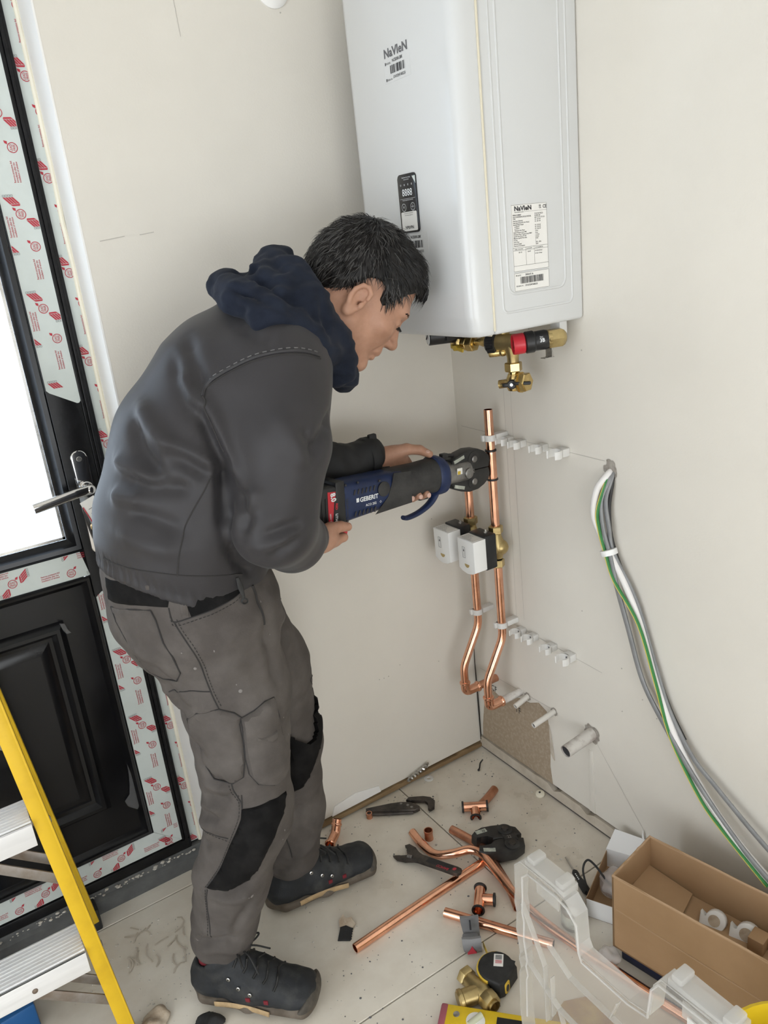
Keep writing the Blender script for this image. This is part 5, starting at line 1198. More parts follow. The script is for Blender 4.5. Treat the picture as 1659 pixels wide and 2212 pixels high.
for a, b, r0, r1 in (((-.86, -.28, .93), (-.80, -.295, 1.14), .13, .13), ((-.80, -.295, 1.14), (-.66, -.31, 1.29), .13, .12), ((-.66, -.31, 1.29), (-.585, -.325, 1.35), .09, .06), ((-.70, -.43, 1.28), (-.775, -.478, 1.075), .05, .042), ((-.775, -.478, 1.075), (-.655, -.378, .988), .042, .028), ((-.585, -.20, 1.28), (-.52, -.15, 1.06), .05, .04), ((-.52, -.15, 1.06), (-.40, -.16, 1.045), .036, .026), ((-.87, -.335, .88), (-.858, -.36, .46), .085, .06), ((-.858, -.36, .46), (-.945, -.30, .10), .055, .042), ((-.80, -.21, .86), (-.672, -.18, .45), .085, .058), ((-.672, -.18, .45), (-.728, -.17, .10), .055, .042)): ib.add(s_cap(a, b, r0, r1), .03)
IV, IQ = ib.mesh(1)
ALLV = []; ALLQ = []; o_ = 0
for v_, q_ in ((BV, BQ), (RV, RQ), (LHV, LHQ), (IV, IQ)):
    ALLV.append(v_); ALLQ.append(q_ + o_); o_ += len(v_)
body = np_part('body', np.concatenate(ALLV), np.concatenate(ALLQ), 'skin', PERSON)
# finger nails
b = MB()
for c, n_, r in (((-.532, -.3155, .9575), (0, -1, .35), (.0065, .0045)), ((-.250, -.2175, 1.036), (.2, -.6, .7), (.0065, .005))):
    R = frame_z(n_); b.ell(c, (r[0], r[1], .0012), R, 10, 6)
for i in range(4): b.ell((-.351 + .0225 * i, -.2555, .9565 - (.004, .006, .008, .010)[i]), (.0055, .0016, .0062), None, 10, 6)
part('finger_nail', b, 'nail', body)
# ---- seams, panels and pockets of the clothes
def stitches(bvh, pts, L=.005, gap=.004, r=.0008, lift=.0008):
    P = spline(pts, 10); b = MB(); d = 0; run = []
    cum = [0]
    for a, c in zip(P[:-1], P[1:]): cum.append(cum[-1] + (c - a).length)
    def at(s):
        for i in range(len(cum) - 1):
            if cum[i + 1] >= s: return P[i].lerp(P[i + 1], (s - cum[i]) / max(cum[i + 1] - cum[i], 1e-9))
        return P[-1]
    s = 0
    while s + L < cum[-1]:
        q = []
        for k in (0, .5, 1):
            h = bvh.find_nearest(at(s + L * k)); q.append(h[0] + h[1] * lift)
        b.tube(q, r, 4); s += L + gap
    return b
def shift(pts, d): return [tuple(V(p) + V(d)) for p in pts]
part('yoke_piping', seam(JB, PTS['yoke'], .0030, 6, .0006), 'jacket', jacket)
part('seam', seam(JB, shift(PTS['yoke'], (0, 0, -.006)), .0016), 'thread', jacket)
part('stitching', stitches(JB, shift(PTS['yoke'], (0, 0, .005)), .007, .006, .0012), 'thread_light', jacket)
part('seam', seam(JB, PTS['side'], .0014), 'thread', jacket); part('seam', seam(JB, PTS['hemline'], .0016), 'thread', jacket); part('seam', seam(JB, PTS['armhole'], .0018), 'thread', jacket)
# cuff of the near sleeve
d_ = (V((-.705, -.425, 1.008)) - V((-.628, -.357, .972))).normalized()
b = MB(); b.lathe([(.036, -.002), (.042, 0), (.0455, .012), (.047, .028), (.044, .030)], V((-.652, -.378, .984)), d_, 26, False); b.lathe([(.036, -.002), (.034, .02)], V((-.652, -.378, .984)), d_, 26, False); part('cuff', b, 'jacket', jacket)
# cuff of the far sleeve
b = MB(); b.lathe([(.036, 0), (.043, -.002), (.045, .012), (.043, .020)], V((-.367, -.162, 1.043)), (-1, .0, .02), 24, False); b.box((-.365, -.168, 1.088), (.020, .012, .014), .003); part('far_cuff', b, 'jacket_shade', PERSON)
# zip puller at the hem
c = V(PTS['hip_dark'][3]); b = MB(); b.tube([c + V((-.006, -.012, .018)), c + V((-.004, -.014, 0)), c + V((-.001, -.013, -.022))], [.003, .005, .0025], 8, flat=(1, .5)); b.lathe([(.004, -.0015), (.0065, 0), (.004, .0015)], c + V((-.001, -.014, -.028)), (.3, 1, 0), 12, False); part('zip_puller', b, 'rubber', jacket)
# trousers
part('waist_panel', patch(TB, PTS['waist_dark'], .0025), 'trouser_black', trousers, 'black back waist panel')
part('hip_panel', patch(TB, PTS['hip_dark'], .002), 'trouser_black', trousers, 'black hip pocket lining')
part('belt_loop', patch(TB, PTS['loop1'], .005), 'trouser', trousers); part('belt_loop', patch(TB, PTS['loop2'], .005), 'trouser', trousers)
part('back_pocket', patch(TB, PTS['back_pocket'], .003), 'trouser', trousers)
def outline(k, closed=True, r=.0014): return seam(TB, PTS[k] + ([PTS[k][0]] if closed else []), r, 5, .0012, spl=False)
part('cargo_pocket', patch(TB, PTS['cargo'], .004, bulge=.006), 'trouser', trousers, 'thigh cargo pocket')
cf_ = part('cargo_pocket', patch(TB, PTS['cargo_front'], .006, bulge=.010), 'trouser', trousers, 'smaller bulging pocket on the cargo pocket')
part('pocket_flap', patch(TB, PTS['cargo_flap'], .016, bulge=.006), 'trouser', trousers)
part('knee_pad', patch(TB, PTS['knee_near'], .004, bulge=.006), 'trouser_black', trousers, 'dusty black knee pad pocket')
part('knee_pad', patch(TB, PTS['far_pad'], .004, bulge=.008, back=.03), 'trouser_black', trousers, 'black knee pad pocket of the far leg')
for k in ('front_pocket', 'side_seam', 'thigh_seam', 'back_seam', 'crotch', 'knee_seam', 'shin_seam', 'knee_back', 'far_seam', 'far_shin'):
    part('seam', seam(TB, PTS[k], .0014 if k != 'crotch' else .003), 'thread', trousers)
for k in ('back_pocket', 'cargo', 'cargo_front'):
    part('pocket_edge', outline(k), 'thread', trousers)
for k, d in (('side_seam', (.006, 0, .002)), ('knee_seam', (-.007, 0, 0)), ('shin_seam', (-.007, 0, 0)), ('thigh_seam', (-.006, 0, 0)), ('front_pocket', (0, 0, -.007)), ('knee_back', (0, 0, -.007))):
    part('stitching', stitches(TB, shift(PTS[k], d), .004, .003, .0007), 'thread', trousers)
# paint and plaster spots on the cloth
b = MB(); rnd = random.Random(8)
for k in range(46):
    z = .25 + .7 * rnd.random(); h = TB.ray_cast(V((-1.15 + .5 * rnd.random(), -.9, z)), V((.25, 1, 0)))
    if h[0] and h[0].y < -.28:
        r = .0012 + .0028 * rnd.random() ** 3; b.ell(h[0] + h[1] * .0008, (r, r * (1 + rnd.random()), .0008), frame_z(h[1]), 8, 4)
part('paint_spot', b, 'paint_spot', trousers, kind='stuff')

# ---- hair: a close cap plus short strands combed from the crown
HL = [(-.14, -.060), (-.085, -.058), (-.060, -.040), (-.042, -.008), (-.030, .022), (-.012, .028), (.006, .024), (.014, .004), (.026, -.004), (.036, .014), (.050, .046), (.070, .066), (.085, .076), (.12, .078)]
def hairline(x): return np.interp(x, [p[0] for p in HL], [p[1] for p in HL])
cf = Field((-.16, -.12, -.10), (.14, .12, .17), .003)
cf.add(s_ell((-.016, 0, .042), (.108, .085, .094)), .01).add(s_ell((.034, 0, .072), (.054, .058, .046)), .03).add(s_ell((-.075, 0, .005), (.045, .058, .060)), .03)
cf.cut(lambda P: (hairline(P[..., 0]) - P[..., 2]) * .8)
CV, CQ = cf.mesh(2)
CV = wrinkle(CV, CQ, .0045, 55, 2., (1, 1, 1)); CW = CV @ HM + HC
np_part('hair', CW, CQ, 'hair', PERSON, 'short black hair greying at the back')
CN = vnormals(CV, CQ); rnd = random.Random(5)
S1 = MB(); S2 = MB(); wh = np.array((-.070, -.012, .105))
for it in range(8500):
    i = rnd.randrange(len(CV)); p = CV[i]; n = CN[i]
    if p[2] < hairline(p[0]) + .004 or n @ (p - np.array((-.01, 0, .03))) < 0: continue
    d = p - wh; d = d - n * (d @ n); l = np.linalg.norm(d)
    d = d / max(l, 1e-6) if l > .004 else np.array((1., 0, 0))
    if p[0] > -.02 and p[2] > .06: d = d * .6 + np.array((.75, 0, -.1))
    if p[0] < -.06: d = d * .7 + np.array((-.2, 0, -.55))
    d = d + np.array([rnd.gauss(0, .28) for _ in range(3)]); d = d - n * (d @ n); d /= np.linalg.norm(d) + 1e-9
    L = (.020 + .016 * rnd.random()) * (.9 if p[0] > .03 else .85)
    w = .00045 + .0004 * rnd.random(); sd = np.cross(d, n)
    lift = .10 + .25 * rnd.random()
    pts = [p - n * .001, p + d * L * .5 + n * (L * lift * .45), p + d * L + n * (L * lift * .25)]
    if p[0] > .065: pts[2] = pts[2] + np.array((-.004, 0, -.010))
    q = []
    for k, ww in ((0, w), (1, w * .85)):
        q += [pts[k] - sd * ww, pts[k] + sd * ww, pts[k] + n * ww * .8]
    q.append(pts[2]); q = [V(x @ HM + HC) for x in q]
    fs = [[0, 1, 4, 3], [1, 2, 5, 4], [2, 0, 3, 5], [3, 4, 6], [4, 5, 6], [5, 3, 6]]
    grey = p[0] < -.035 and p[2] > -.02 and rnd.random() < .30 or rnd.random() < .03 or (abs(p[0] - .01) < .03 and p[2] < .045 and rnd.random() < .4)
    (S2 if grey else S1).add(q, fs)
part('hair_strands', S1, 'hair', PERSON, kind='stuff'); part('grey_strands', S2, 'hair_grey', PERSON, kind='stuff', label='greying strands')
# stray fringe over the forehead
b = MB()
for k in range(46):
    y = -.052 + .104 * rnd.random(); x = .082 - abs(y) * .35 + .010 * rnd.random()
    p0 = np.array((x - .008, y, .090 - abs(y) * .15)); p1 = np.array((x + .010, y * 1.02 + rnd.gauss(0, .003), .086)); p2 = np.array((x + .015 + .006 * rnd.random(), y * 1.05 + rnd.gauss(0, .006), .062 + .012 * rnd.random()))
    b.tube([hl(p0), hl(p1), hl(p1 * .4 + p2 * .6 + np.array((.002, 0, 0))), hl(p2)], [.0026, .0024, .0016, .0003], 5)
part('fringe', b, 'hair', PERSON)
# eyebrows and lashes
b = MB()
for s_ in (1, -1):
    for k in range(34):
        t = rnd.random(); y = (.014 + .036 * t) * s_; p0 = np.array((.0905 - .016 * t * t, y, .016 + .006 * t - .004 * t * t + .003 * rnd.random())); p1 = p0 + np.array((.002, .006 * s_, .002 + .001 * rnd.random()))
        b.tube([hl(p0), hl(p1)], [.0007, .0003], 4)
    for k in range(16):
        t = k / 15; p0 = np.array((.0860 - .006 * abs(t - .4), (.019 + .026 * t) * s_, -.005)); p1 = p0 + np.array((.009, .002 * s_, -.004))
        b.tube([hl(p0), hl(p1)], [.0006, .0002], 4)
part('eyebrows', b, 'lash', PERSON)
# ---- work shoes
def shoe(heel, toe, label, sock):
    h = V((heel[0], heel[1], 0)); d = (V((toe[0], toe[1], 0)) - h); L = d.length; d.normalize(); s = V((-d.y, d.x, 0)); M = np.array([d, s, (0, 0, 1)])
    g = L / .296; W = lambda P: (P * g) @ M + np.array(h); w = lambda x, y, z: V((np.array((x, y, z)) * g) @ M + np.array(h)); k = 1.
    up = Field((-.02, -.08, 0), (.33, .08, .17), .0035)
    up.add(s_ecap((.050 * k, 0, .050), (.130 * k, 0, .052), (.038, .042), (.041, .045), (0, 1, 0)), .02).add(s_ecap((.130 * k, 0, .050), (.245 * k, .004, .036), (.043, .040), (.045, .030), (0, 1, 0)), .02)
    up.add(s_cap((.055 * k, 0, .060), (.075 * k, 0, .112), .037, .040), .02).add(s_ecap((.085 * k, 0, .092), (.165 * k, 0, .064), (.030, .026), (.034, .026), (0, 1, 0)), .02).add(s_cap((.100 * k, 0, .110), (.125 * k, 0, .098), .020, .020), .012)
    up.sub(s_cap((.066 * k, 0, .120), (.070 * k, 0, .20), .036, .040), .006)
    up.cut(lambda P: .020 - P[..., 2])
    Vv, Q = up.mesh(2); Vv = wrinkle(Vv, Q, .0018, 60, 2.)
    o = np_part('shoe', W(Vv), Q, 'shoe_upper', PERSON, label); bv = bvh_of(Vv, Q)
    so = Field((-.03, -.08, -.004), (.34, .08, .06), .0035)
    so.add(s_ecap((.046 * k, 0, .024), (.14 * k, 0, .022), (.044, .024), (.043, .020), (0, 1, 0)), .012).add(s_ecap((.14 * k, 0, .021), (.250 * k, .004, .024), (.043, .019), (.050, .024), (0, 1, 0)), .012).add(s_cap((.008 * k + .014, 0, .024), (.012 * k + .014, 0, .046), .016, .010), .02)
    so.cut(lambda P: np.maximum(.0005 - P[..., 2], P[..., 2] - .034 - .05 * np.clip((P[..., 0] - .2) / .1, 0, 1) ** 2 - .02 * np.clip((.05 - P[..., 0]) / .05, 0, 1)))
    Sv, Sq = so.mesh(2); np_part('sole', W(Sv), Sq, 'shoe_sole', o)
    tc = Field((.19, -.08, 0), (.34, .08, .09), .0035)
    tc.add(s_ecap((.215 * k, .004, .034), (.250 * k, .004, .034), (.048, .026), (.050, .027), (0, 1, 0)), .01)
    tc.cut(lambda P: np.maximum(.018 - P[..., 2], (P[..., 2] - .030 - 1.1 * np.clip(P[..., 0] - .245 * k, -.03, .1)) * .7))
    Cv, Cq = tc.mesh(2); np_part('toe_cap', W(Cv), Cq, 'shoe_toe', o)
    for sg in (1, -1):
        b = MB(); P = [w(x * k, sg * (y_ + .0005), z) for x, y_, z in ((.075, .0445, .026), (.11, .0435, .028), (.15, .0435, .026), (.19, .0465, .022))]; b.tube(spline(P, 4), .007, 8, flat=(1, .35)); part('tan_stripe', b, 'shoe_tan', o)
    # laces, tongue rows, eyelet
    b = MB()
    for i in range(5):
        x = (.120 + .020 * i) * k; z = .12 - .0135 * i
        pts = []
        for j in range(7):
            y = -.026 + .052 * j / 6; q = bv.ray_cast(V((x + (.006 if j % 2 else 0), y * (1 + .06 * i), .2)), V((0, 0, -1))); zz = (q[0].z if q[0] else z)
            pts.append(w(x + .004 * math.sin(j * 1.1), y * (1 + .06 * i), zz + .0025))
        b.tube(pts, .0026, 6)
    for sg in (1, -1):
        q = bv.ray_cast(V((.122 * k, 0, .2)), V((0, 0, -1))); z = q[0].z if q[0] else .115
        b.tube(spline([w(.122 * k, 0, z + .003), w(.130 * k, .018 * sg, z + .014), w(.150 * k, .040 * sg, z + .006), w(.142 * k, .030 * sg, z - .004), w(.126 * k, .006 * sg, z + .004)], 5), .0022, 6)
        b.tube(spline([w(.124 * k, 0, z + .003), w(.150 * k, .012 * sg, z + .004), w(.175 * k, .030 * sg, z - .020)], 5), .0020, 6)
    part('laces', b, 'rubber', o)
    b = MB()
    for i in range(3):
        q = bv.ray_cast(V(((.112 + .022 * i) * k, -.12, .088 - .012 * i)), V((0, 1, 0)))
        if q[0]: c = q[0]; b.lathe([(.0022, 0), (.0042, .0005), (.0042, .002), (.0022, .0025)], w(c.x, c.y - .001, c.z), w(0, -1, .2) - w(0, 0, 0), 12, False)
    part('eyelet', b, 'steel', o)
    b = MB(); 
    for x, z in ((.150, .046), (.185, .040)): 
        q = bv.ray_cast(V((x * k, -.12, z + .006)), V((0, 1, 0)))
        if q[0]: b.box(w(q[0].x, q[0].y, q[0].z), (.010, .004, .010), .001, Matrix.Rotation(math.atan2(d.y, d.x), 3, 'Z'))
    part('red_tab', b, 'sock_red', o)
    b = MB(); b.lathe([(.034, -.02), (.035, .006), (.031, .008), (.030, -.02)], w(.068 * k, 0, .112), (0, 0, 1), 20, False); part('collar_lining', b, 'sock_red', o)
    b = MB(); b.lathe([(.030, -.04), (.030, .02), (.032, .06)], w(.068 * k, 0, .112), (0, 0, 1), 20, True); part('sock', b, 'sock_grey', o)
    return o
shoe((-1.030, -.262), (-.812, -.492), 'dusty navy work shoe nearest the camera', 1)
shoe((-.816, -.168), (-.500, -.212), 'dark work shoe of the far foot', 0)
# ------------------------------------------------------------------ cordless press tool held by the person
mat('tool_blue', (.010, .022, .075), .42, var=.2, vscale=30, rvar=.1)
mat('tool_rubber', (.020, .020, .021), .6, c2=(.045, .044, .043), vscale=24, bump=.12, bscale=260)
mat('tool_steel', (.36, .355, .345), .34, .9, c2=(.22, .215, .21), vscale=40)
mat('jaw_black', (.012, .012, .012), .42, c2=(.032, .031, .03), vscale=30, rvar=.1)
mat('sticker_y', (.60, .42, .05), .5)
mat('sticker_dirty', (.42, .44, .38), .5, var=.25, vscale=60)
TA = V((-.081, -.197, .960)); TBk = V((-.590, -.254, 1.002))
tx = (TA - TBk).normalized(); tz = (V((0, 0, 1)) - tx * tx.z); tz.normalize(); ty = tz.cross(tx)
TM = Matrix.Translation(TBk) @ Matrix((tx, ty, tz)).transposed().to_4x4()     # local x to the jaw, y away from the camera, z up
def tool():
    t = thing('press_tool', 'dark blue cordless pipe press tool held in both hands', 'power tool', tuple(TBk))
    LEN = (TA - TBk).length      # about .514
    def loft(rings, n=26, pw=2.6):
        """rings: x, cz, half y, half z -> superellipse sections"""
        b = MB(TM); vs = []; fs = []
        for x, cz, hy, hz_ in rings:
            for k in range(n):
                a = 2 * PI * k / n; c, s = math.cos(a), math.sin(a)
                vs.append((x, hy * math.copysign(abs(c) ** (2 / pw), c), cz + hz_ * math.copysign(abs(s) ** (2 / pw), s)))
        m = len(rings)
        for i in range(m - 1):
            for k in range(n): fs.append([i * n + k, (i + 1) * n + k, (i + 1) * n + (k + 1) % n, i * n + (k + 1) % n])
        fs.append(list(range(n))); fs.append([(m - 1) * n + k for k in range(n)][::-1])
        b.add(vs, fs); return b
    body = part('motor_housing', loft([(.070, -.004, .034, .042), (.074, -.004, .0375, .0455), (.12, -.002, .0375, .0435), (.18, .0, .037, .041), (.235, .001, .036, .038), (.255, .001, .034, .036)], 28, 3.4), 'tool_blue', t, 'dark blue housing')
    part('grip', loft([(.205, .001, .0355, .0385), (.215, .001, .038, .0410), (.25, .002, .0385, .0405), (.29, .004, .036, .0380), (.32, .005, .036, .0385), (.348, .004, .0375, .041), (.352, .004, .036, .040)], 28, 2.3), 'tool_rubber', t, 'black rubber grip')
    # slanted rubber edge running back along the side
    for sg in (-1, 1):
        b = MB(TM); b.prism([(.150, -.042), (.255, -.036), (.255, .036), (.205, .040), (.200, .018), (.188, -.010)], (0, sg * .0368, 0), (1, 0, 0), (0, 0, 1), (0, sg * .0012, 0), .0005); part('side_pad', b, 'tool_rubber', t)
        b = MB(TM); b.lathe([(.013, 0), (.0165, .001), (.0165, .003), (.0135, .0045), (0, .0045)], (.176, sg * .0362, .010), (0, sg, 0), 24); part('side_cap', b, 'tool_rubber', body)
    part('collar', loft([(.346, .003, .038, .043), (.350, .003, .041, .047), (.362, .002, .0415, .047), (.374, .000, .040, .044), (.378, 0, .036, .040)], 28, 2.2), 'tool_blue', t)
    b = MB(TM); b.lathe([(.0285, .372), (.0285, .45), (.026, .458)], (0, 0, -.001), (1, 0, 0), 28); cyl = part('jaw_holder', b, 'tool_steel', t, 'worn steel jaw holder')
    for sg in (-1, 1):
        b = MB(TM); b.lathe([(.0125, .022), (.0125, .0305), (.0105, .0318), (0, .0318)], (.443, 0, -.004), (0, sg, 0), 22); part('lock_pin', b, 'tool_steel', cyl)
    b = MB(TM); b.box((.412, -.0285, .006), (.016, .002, .015), .0003); s = part('warning_sticker', b, 'label_paper', cyl); 
    b = MB(TM); b.box((.409, -.0297, .003), (.009, .0006, .008)); part('sticker_print', b, 'sticker_y', s)
    # jaws: two black plates each side, pivots, curved mouth round the coupling
    side = []
    up = [(.396, .012), (.402, .034), (.430, .046), (.458, .052), (.486, .050), (.506, .042), (.522, .030), (.526, .016), (.522, .0005), (.40, .0005)]
    for nm, f_ in (('upper_jaw', 1), ('lower_jaw', -1)):
        b = MB(TM); q = [(x, z * f_) for x, z in up]; q = q if f_ > 0 else q[::-1]
        b.prism(q, (0, -.0170, -.003), (1, 0, 0), (0, 0, 1), (0, .034, 0), .003, 2); j = part(nm, b, 'jaw_black', t, 'black press jaw')
        b = MB(TM); b.lathe([(.0155, -.0185), (.0190, -.0180), (.0190, -.0150)], (.470, 0, -.003 + .0275 * f_), (0, 1, 0), 24); b.lathe([(.0190, .0150), (.0190, .0180), (.0155, .0185)], (.470, 0, -.003 + .0275 * f_), (0, 1, 0), 24); part('pivot_boss', b, 'jaw_black', j)
        b = MB(TM); b.lathe([(0, -.0225), (.0065, -.0222), (.0085, -.0205), (.0085, -.0180)], (.470, 0, -.003 + .0275 * f_), (0, 1, 0), 18); part('pivot_bolt', b, 'dull_steel', j)
        b = MB(TM); b.box((.422, -.0172, (-.003 + .0335 * f_)), (.034, .001, .008), .0002, Matrix.Rotation(-.28 * f_, 3, 'Y')); part('jaw_sticker', b, 'sticker_dirty', j)
    b = MB(TM); b.text('22', (.461, -.0176, -.009), (1, 0, 0), (0, 0, 1), .014, 'LEFT', .8, bold=.03); part('size_marking', b, 'dull_steel', cyl, flat=True)
    b = MB(TM); b.box((.388, 0, .043), (.018, .014, .012), .002); b.cyl((.396, 0, .043), (.418, 0, .040), .0045, n=10); part('jaw_latch', b, 'jaw_black', t)
    # trigger guard loop under the grip
    b = MB(TM); path = spline([(.362, 0, -.036), (.352, 0, -.052), (.335, 0, -.066), (.305, 0, -.078), (.272, 0, -.083), (.258, 0, -.080)], 5); n = len(path)
    b.tube(path, [.010 - .003 * i / n for i in range(n)], 12, True, (.75, 1.15)); part('trigger_guard', b, 'tool_blue', t, 'black and blue hand guard')
    b = MB(TM); b.box((.318, 0, -.040), (.03, .016, .018), .004); part('trigger', b, 'tool_rubber', t)
    # vents
    b = MB(TM)
    for i in range(6):
        for zz in (.017, -.030): b.box((.098 + .0105 * i, -.0372, zz), (.0042, .002, .012), .0008, Matrix.Rotation(.35, 3, 'Y'))
    part('vent_slot', b, 'print_black', body)
    for x, z in ((.078, .036), (.078, -.042), (.165, .030), (.110, .036)):
        b = MB(TM); b.lathe([(.0026, -.001), (.0026, .002)], (x, -.0378 + (.004 if abs(z) > .032 else 0), z), (0, 1, 0), 10); part('screw', b, 'print_black', body)
    b = MB(TM); b.text('GEBERIT', (.110, -.0381, -.006), (1, 0, 0), (0, 0, 1), .0135, 'LEFT', .98, bold=.03); b.add([(.101, -.0381, -.0055), (.108, -.0381, -.0055), (.108, -.0381, .0035), (.101, -.0381, .0035)], [[0, 1, 2, 3]]); b.text('ACO 202', (.125, -.0381, -.0185), (1, 0, 0), (0, 0, 1), .0075, 'LEFT', .98, bold=.015)
    vs, fs = ring2(.0016, .0022, 4); b.add([(.1655 + a * 1.3, -.0381, -.0158 + c * 1.3) for a, c in vs], fs)
    part('brand_lettering', b, 'print_white', body, flat=True)
    b = MB(TM); b.text('novopress', (.0795, -.0378, -.034), (0, 0, 1), (-1, 0, 0), .011, 'LEFT', .9); part('moulded_lettering', b, 'tool_rubber', body, flat=True)
    # battery: black block with a red band
    b = MB(TM); b.box2((-.020, -.036, -.070), (.062, .036, .040), .006, 3); b.box2((.050, -.0375, -.052), (.074, .0375, .047), .004); bat = part('battery', b, 'black_plastic', t, 'black battery pack with red label')
    b = MB(TM); b.prism([(.044, -.092), (.076, -.084), (.082, -.062), (.076, -.048), (.050, -.050), (.044, -.060)], (0, -.030, 0), (1, 0, 0), (0, 0, 1), (0, .060, 0), .003); part('release_catch', b, 'red_plastic', bat, 'red catch')
    b = MB(TM); b.prism([(.028, -.068), (.040, -.068), (.050, .028), (.030, .030)], (0, -.0366, 0), (1, 0, 0), (0, 0, 1), (0, .001, 0)); rd = part('red_label', b, 'red_plastic', bat)
    b = MB(TM); b.prism([(.036, -.068), (.046, -.068), (.056, .010), (.046, .014)], (0, -.0372, 0), (1, 0, 0), (0, 0, 1), (0, .001, 0)); part('black_label', b, 'black_plastic', bat)
    b = MB(TM); b.text('8.0', (.036, -.0378, .026), (.12, 0, -1), (1, 0, .12), .017, 'LEFT', .9, bold=.04); b.text('LITHIUM', (.046, -.0384, -.018), (-.10, 0, -1), (1, 0, -.10), .0085, 'LEFT', .95, bold=.03); b.text('HIGH OUTPUT', (.0315, -.0376, -.016), (.05, 0, -1), (1, 0, .05), .0052, 'LEFT', 1., bold=.015)
    part('battery_lettering', b, 'print_white', bat, flat=True)
    b = MB(TM); b.text('RED', (.0475, -.0384, .004), (-.10, 0, -1), (1, 0, -.10), .0080, 'LEFT', .95, bold=.03); b.text('M18', (.042, -.0384, -.050), (-.10, 0, -1), (1, 0, -.10), .0080, 'LEFT', .95, bold=.03); part('battery_lettering', b, 'red_plastic', bat, flat=True)
    b = MB(TM)
    for i in range(4): b.box((-.006 + .010 * i, -.0365, -.01), (.003, .002, .055), .0008)
    part('ridge', b, 'rubber', bat)
tool()
# ------------------------------------------------------------------ cables coming out of the right wall
mat('cable_white', (.78, .76, .74), .4)
mat('cable_grey', (.26, .265, .27), .4, var=.12, vscale=20)
mat('cable_black', (.02, .02, .021), .45)
mat('wire_green', (.035, .20, .05), .4)
mat('wire_yellow', (.72, .58, .10), .4)
def yz(L, xs):
    n = len(L); return [V((xs[min(i, len(xs) - 1)], p[0], p[1])) for i, p in enumerate(L)]
H0 = (.012, -.533, .987)
main = [(-.546, .980), (-.524, .945), (-.522, .880), (-.549, .812), (-.574, .749)]
wc = spline([H0, (-.012, -.535, .978), (-.030, -.522, .945), (-.034, -.519, .885), (-.024, -.549, .814), (-.020, -.590, .745), (-.016, -.630, .66), (-.018, -.672, .54), (-.022, -.712, .455), (-.028, -.770, .375), (-.035, -.850, .300), (-.04, -.960, .232), (-.05, -1.15, .16)], 7)
b = MB(); b.tube(wc, .0078, 12); solo('white_cable', b, 'cable_white', 'thick white cable running down the right wall from the hole', 'cable', (0, -.53, .98))
gl = spline([H0, (-.014, -.540, .968), (-.026, -.530, .925), (-.028, -.536, .865), (-.028, -.556, .800), (-.028, -.572, .742), (-.024, -.602, .640), (-.022, -.640, .525), (-.028, -.705, .445), (-.034, -.785, .362), (-.038, -.875, .285), (-.045, -.970, .232), (-.05, -1.15, .15)], 7)
b = MB(); b.tube(gl, .0085, 12, True, (.55, 1.15), (1, 0, 0)); solo('grey_flat_cable', b, 'cable_grey', 'flat grey cable hanging lowest of the bundle on the right wall', 'cable', (0, -.54, .98))
gb = spline([H0, (-.010, -.544, .970), (-.020, -.538, .925), (-.020, -.546, .865), (-.018, -.556, .808), (-.012, -.612, .712), (-.012, -.660, .585), (-.014, -.702, .483), (-.020, -.768, .400), (-.022, -.830, .358), (-.030, -.945, .295), (-.04, -1.12, .215)], 7)
b = MB(); b.tube(gb, .0082, 12, True, (.55, 1.15), (1, 0, 0)); solo('grey_flat_cable', b, 'cable_grey', 'flat grey cable kept close to the right wall, branching off to the upper right', 'cable', (0, -.54, .97))
ew = spline([H0, (-.020, -.540, .965), (-.036, -.530, .905), (-.036, -.534, .860), (-.035, -.550, .808), (-.034, -.572, .752), (-.030, -.634, .668), (-.028, -.678, .545), (-.032, -.722, .430), (-.040, -.800, .330), (-.045, -.86, .285), (-.05, -.97, .22)], 7)
t = thing('earth_wire', 'green and yellow earth wire in the cable bundle on the right wall', 'wire', (0, -.54, .98))
b = MB(); b.tube(ew, .0036, 8); part('green_core', b, 'wire_green', t)
b = MB(); b.tube([p + V((-.0016, .0014, -.0006)) for p in ew], .0022, 8); part('yellow_stripe', b, 'wire_yellow', t)
bk = spline([H0, (-.010, -.548, .962), (-.016, -.544, .90), (-.014, -.556, .815), (-.012, -.63, .66), (-.012, -.695, .50), (-.014, -.745, .425)], 7)
b = MB(); b.tube(bk, .0042, 8); solo('black_wire', b, 'cable_black', 'thin black wire behind the other cables on the right wall', 'wire', (0, -.54, .98))
b = MB(); b.lathe([(.014, -.0065), (.0185, -.006), (.0188, 0), (.0185, .006), (.014, .0065)], (-.026, -.551, .811), (0, -.35, -1), 18); solo('cable_tape', b, 'white_plastic', 'white tape band around the cable bundle', 'tape', (-.026, -.551, .811))
b = MB(); rnd = random.Random(2); vs = [(-.0012, -.534, .985)]
for k in range(26):
    a = 2 * PI * k / 26; q = .015 * (1 + .5 * rnd.random()); vs.append((-.0015, -.536 + q * .9 * math.cos(a), .990 + q * 1.15 * math.sin(a)))
b.add(vs, [[0, 1 + k, 1 + (k + 1) % 26] for k in range(26)]); part('cable_hole', b, 'hole_dark', WALL_R, label='ragged hole in the board', flat=True)
